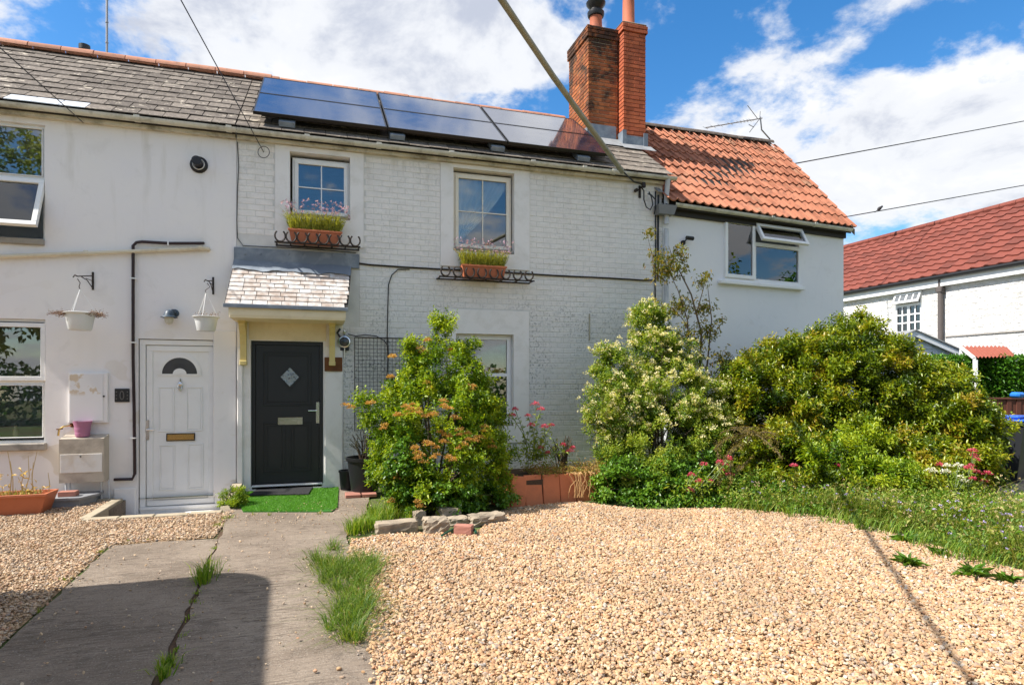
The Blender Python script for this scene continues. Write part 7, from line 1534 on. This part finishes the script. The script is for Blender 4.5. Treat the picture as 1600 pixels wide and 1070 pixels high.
tufts('grass_tuft', 'grass tuft in the joint of the concrete drive, at the edge of the shadow', [(322, 905, 1), (318, 915, .6)], 190, .17, .06, 72, group='grass tufts on the drive joint')
tufts('grass_tuft', 'small green tuft low on the joint in the shadow', [(262, 1048, .8), (255, 1065, .5)], 150, .10, .04, 73, group='grass tufts on the drive joint')
tufts('grass', 'moss and thin weeds along the drive joint', [(305, 945, .5), (295, 970, .5), (285, 1000, .4), (330, 880, .4), (335, 860, .4), (310, 930, .4), (278, 1020, .4)], 60, .035, .05, 74, cat='moss', kind='stuff')
for i, (px, py, s, lb) in enumerate(((1420, 888, 1.0, 'plantain rosette on the gravel nearest the drive of the three at right'), (1415, 850, .9, 'broad leaved weed where the gravel meets the dry grass'), (1520, 905, 1.0, 'dark plantain rosette in the gravel between two others'), (1575, 915, .8, 'plantain rosette closest to the right edge of the gravel'), (1465, 870, .6, 'small pale weed between the plantain rosettes'))):
    rg = np.random.default_rng(80+i); c = M.G(px, py); n = int(34*s); an = rg.uniform(0, 2*PI, n); P_ = np.tile(np.array([c.x, c.y, .03]), (n, 1))+rg.normal(0, .02, (n, 3))*np.array([1, 1, .2]); D_ = np.column_stack([np.cos(an), np.sin(an), rg.uniform(.3, 1.4, n)])
    leaf_mesh('plantain_weed', P_, D_, .17*s*rg.uniform(.6, 1.2, n), .026, L_IVY, np.clip(rg.normal(.35, .2, n), 0, 1), .25, rng=rg, label=lb, cat='weed', group='weeds growing in the gravel')
# small yellowish bush by the mat
ES = [ell(366, 785, -1.05, 17, 22, .15), ell(358, 800, -1.25, 18, 14, .15)]
shrub('small_shrub', 'little yellow green plant between the kerb and the green mat', ES, (M.X(364, -1.1), -1.1), 46, .05, 12, 5, .05, .028, .018, L_A, 91, .5, 10, .004, 'plant')
tufts('grass', 'thin weeds spreading below the little yellow green plant', [(350, 815, .6), (340, 825, .6), (360, 812, .5), (420, 808, .2), (500, 806, .35), (395, 807, .2)], 90, .06, .06, 92, L_W, cat='weeds', kind='stuff')
tufts('grass', 'sparse weeds at the left edge of the concrete', [(155, 865, .4), (200, 850, .3), (230, 848, .3), (100, 910, .4), (60, 960, .3)], 50, .04, .05, 93, L_W, cat='weeds', kind='stuff')

# ================================================================ BEHIND THE CAMERA: what the windows reflect and what casts the shadow
van = thing('camper_van', (-4.0, -6.9, 0), 'tall white camper van parked left of the drive, casting the rounded shadow', 'camper van')
vx1, vx0, vy1, vy0, vh = -2.93, -5.15, -4.13, -9.9, 3.0; mv = Matrix.Translation((vx1, vy1, 0)) @ Matrix.Rotation(math.radians(2.9), 4, 'Z') @ Matrix.Translation((-vx1, -vy1, 0))
def rrect(x0, x1, y0, y1, r, n=8):
    out = []
    for (cx_, cy_, a0) in ((x1-r, y1-r, 0), (x0+r, y1-r, PI/2), (x0+r, y0+r, PI), (x1-r, y0+r, 1.5*PI)):
        for i in range(n+1): a = a0+PI/2*i/n; out.append((cx_+r*math.cos(a), cy_+r*math.sin(a)))
    return out
def vm(mb): mb.v = [tuple(mv @ Vector(v)) for v in mb.v]; return mb
WV = plain('white van paint', (.75, .75, .74), .3, .5, var=.03)
mb = MB(); mb.prism(rrect(vx0, vx1, vy0, vy1, .42), .40, vh-.02); mb.prism(rrect(vx0+.03, vx1-.03, vy0+.03, vy1-.03, .40), vh-.019, vh+.03); obj('body', vm(mb), WV, van)
mb = MB(); mb.box(vx0+.35, vx1-.35, vy1-.001, vy1+.02, 1.3, 2.1, 0, .02); obj('windscreen', vm(mb), plain('dark windscreen', (.02, .02, .025), .05, .6), van)
for sx_ in (vx0-.012, vx1-.008):
    for (y0, y1) in ((vy1-1.4, vy1-.6), (vy1-3.2, vy1-2.2)): mb = MB(); mb.box(sx_, sx_+.02, y0, y1, 1.4, 2.0, 0, .008); obj('side_window', vm(mb), bpy.data.materials['dark windscreen'], van)
    for yy in (vy1-.9, vy0+1.6): mb = MB(); mb.lathe((0, 0, 0), [(0, -.11), (.30, -.11), (.34, -.08), (.34, .08), (.30, .11), (0, .11)], 20, axis='x'); xx = sx_+(.16 if sx_ < -4 else -.14); mb.v = [(v[0]+xx, v[1]+yy, v[2]+.34) for v in mb.v]; obj('wheel', vm(mb), BLACKP, van, True)
for i, (x, y, h, r, lb) in enumerate(((-13.5, -21, 13.0, 4.2, 'tall tree across the road, reflected in the upper left window'), (-5.0, -25, 8.6, 3.0, 'rounded tree across the road, reflected above the front door'), (25, -20, 10.5, 4.5, 'broad tree reflected in the window of the right house'), (38, -16, 11, 5.0, 'large tree far to the right behind the camera'), (-24, -12, 12, 4.5, 'large tree far to the left behind the camera'))):
    el = [(np.array([x, y, h*.62]), np.array([r, r*.9, h*.36])), (np.array([x+r*.4, y, h*.5]), np.array([r*.7, r*.7, h*.25])), (np.array([x-r*.45, y, h*.55]), np.array([r*.7, r*.7, h*.25]))]
    rg = np.random.default_rng(100+i); t = thing('broadleaf_tree', (x, y, 0), lb, 'tree', 'trees across the road'); cl = crown(el, 260, .5, rg); P_, D_, Lv, Wv, T_ = sprigs(cl, .75, 12, 5, .5, .34, .2, rg); leaf_mesh('crown', P_, D_, Lv, Wv, L_H if i % 2 else L_B, T_, .2, .5, t, rg); mb = MB(); mb.tube([(x, y, 0), (x+.1, y, h*.35), (x, y+.1, h*.7)], [.32, .24, .1], 8); twigs(mb, (x, y, h*.25), cl, 14, .10, rg, .5); obj('trunk', mb, BARK, t, True)
rg = np.random.default_rng(120); n = 7000; P_ = np.column_stack([rg.uniform(-16, 22, n), -18+rg.normal(0, .25, n), rg.uniform(0, 2.3, n)]); leaf_mesh('roadside_hedge', P_, rg.normal(0, 1, (n, 3))+np.array([0, .8, .3]), .30, .18, L_H, rg.random(n), .2, rng=rg, label='long hedge across the road behind the camera', cat='hedge')
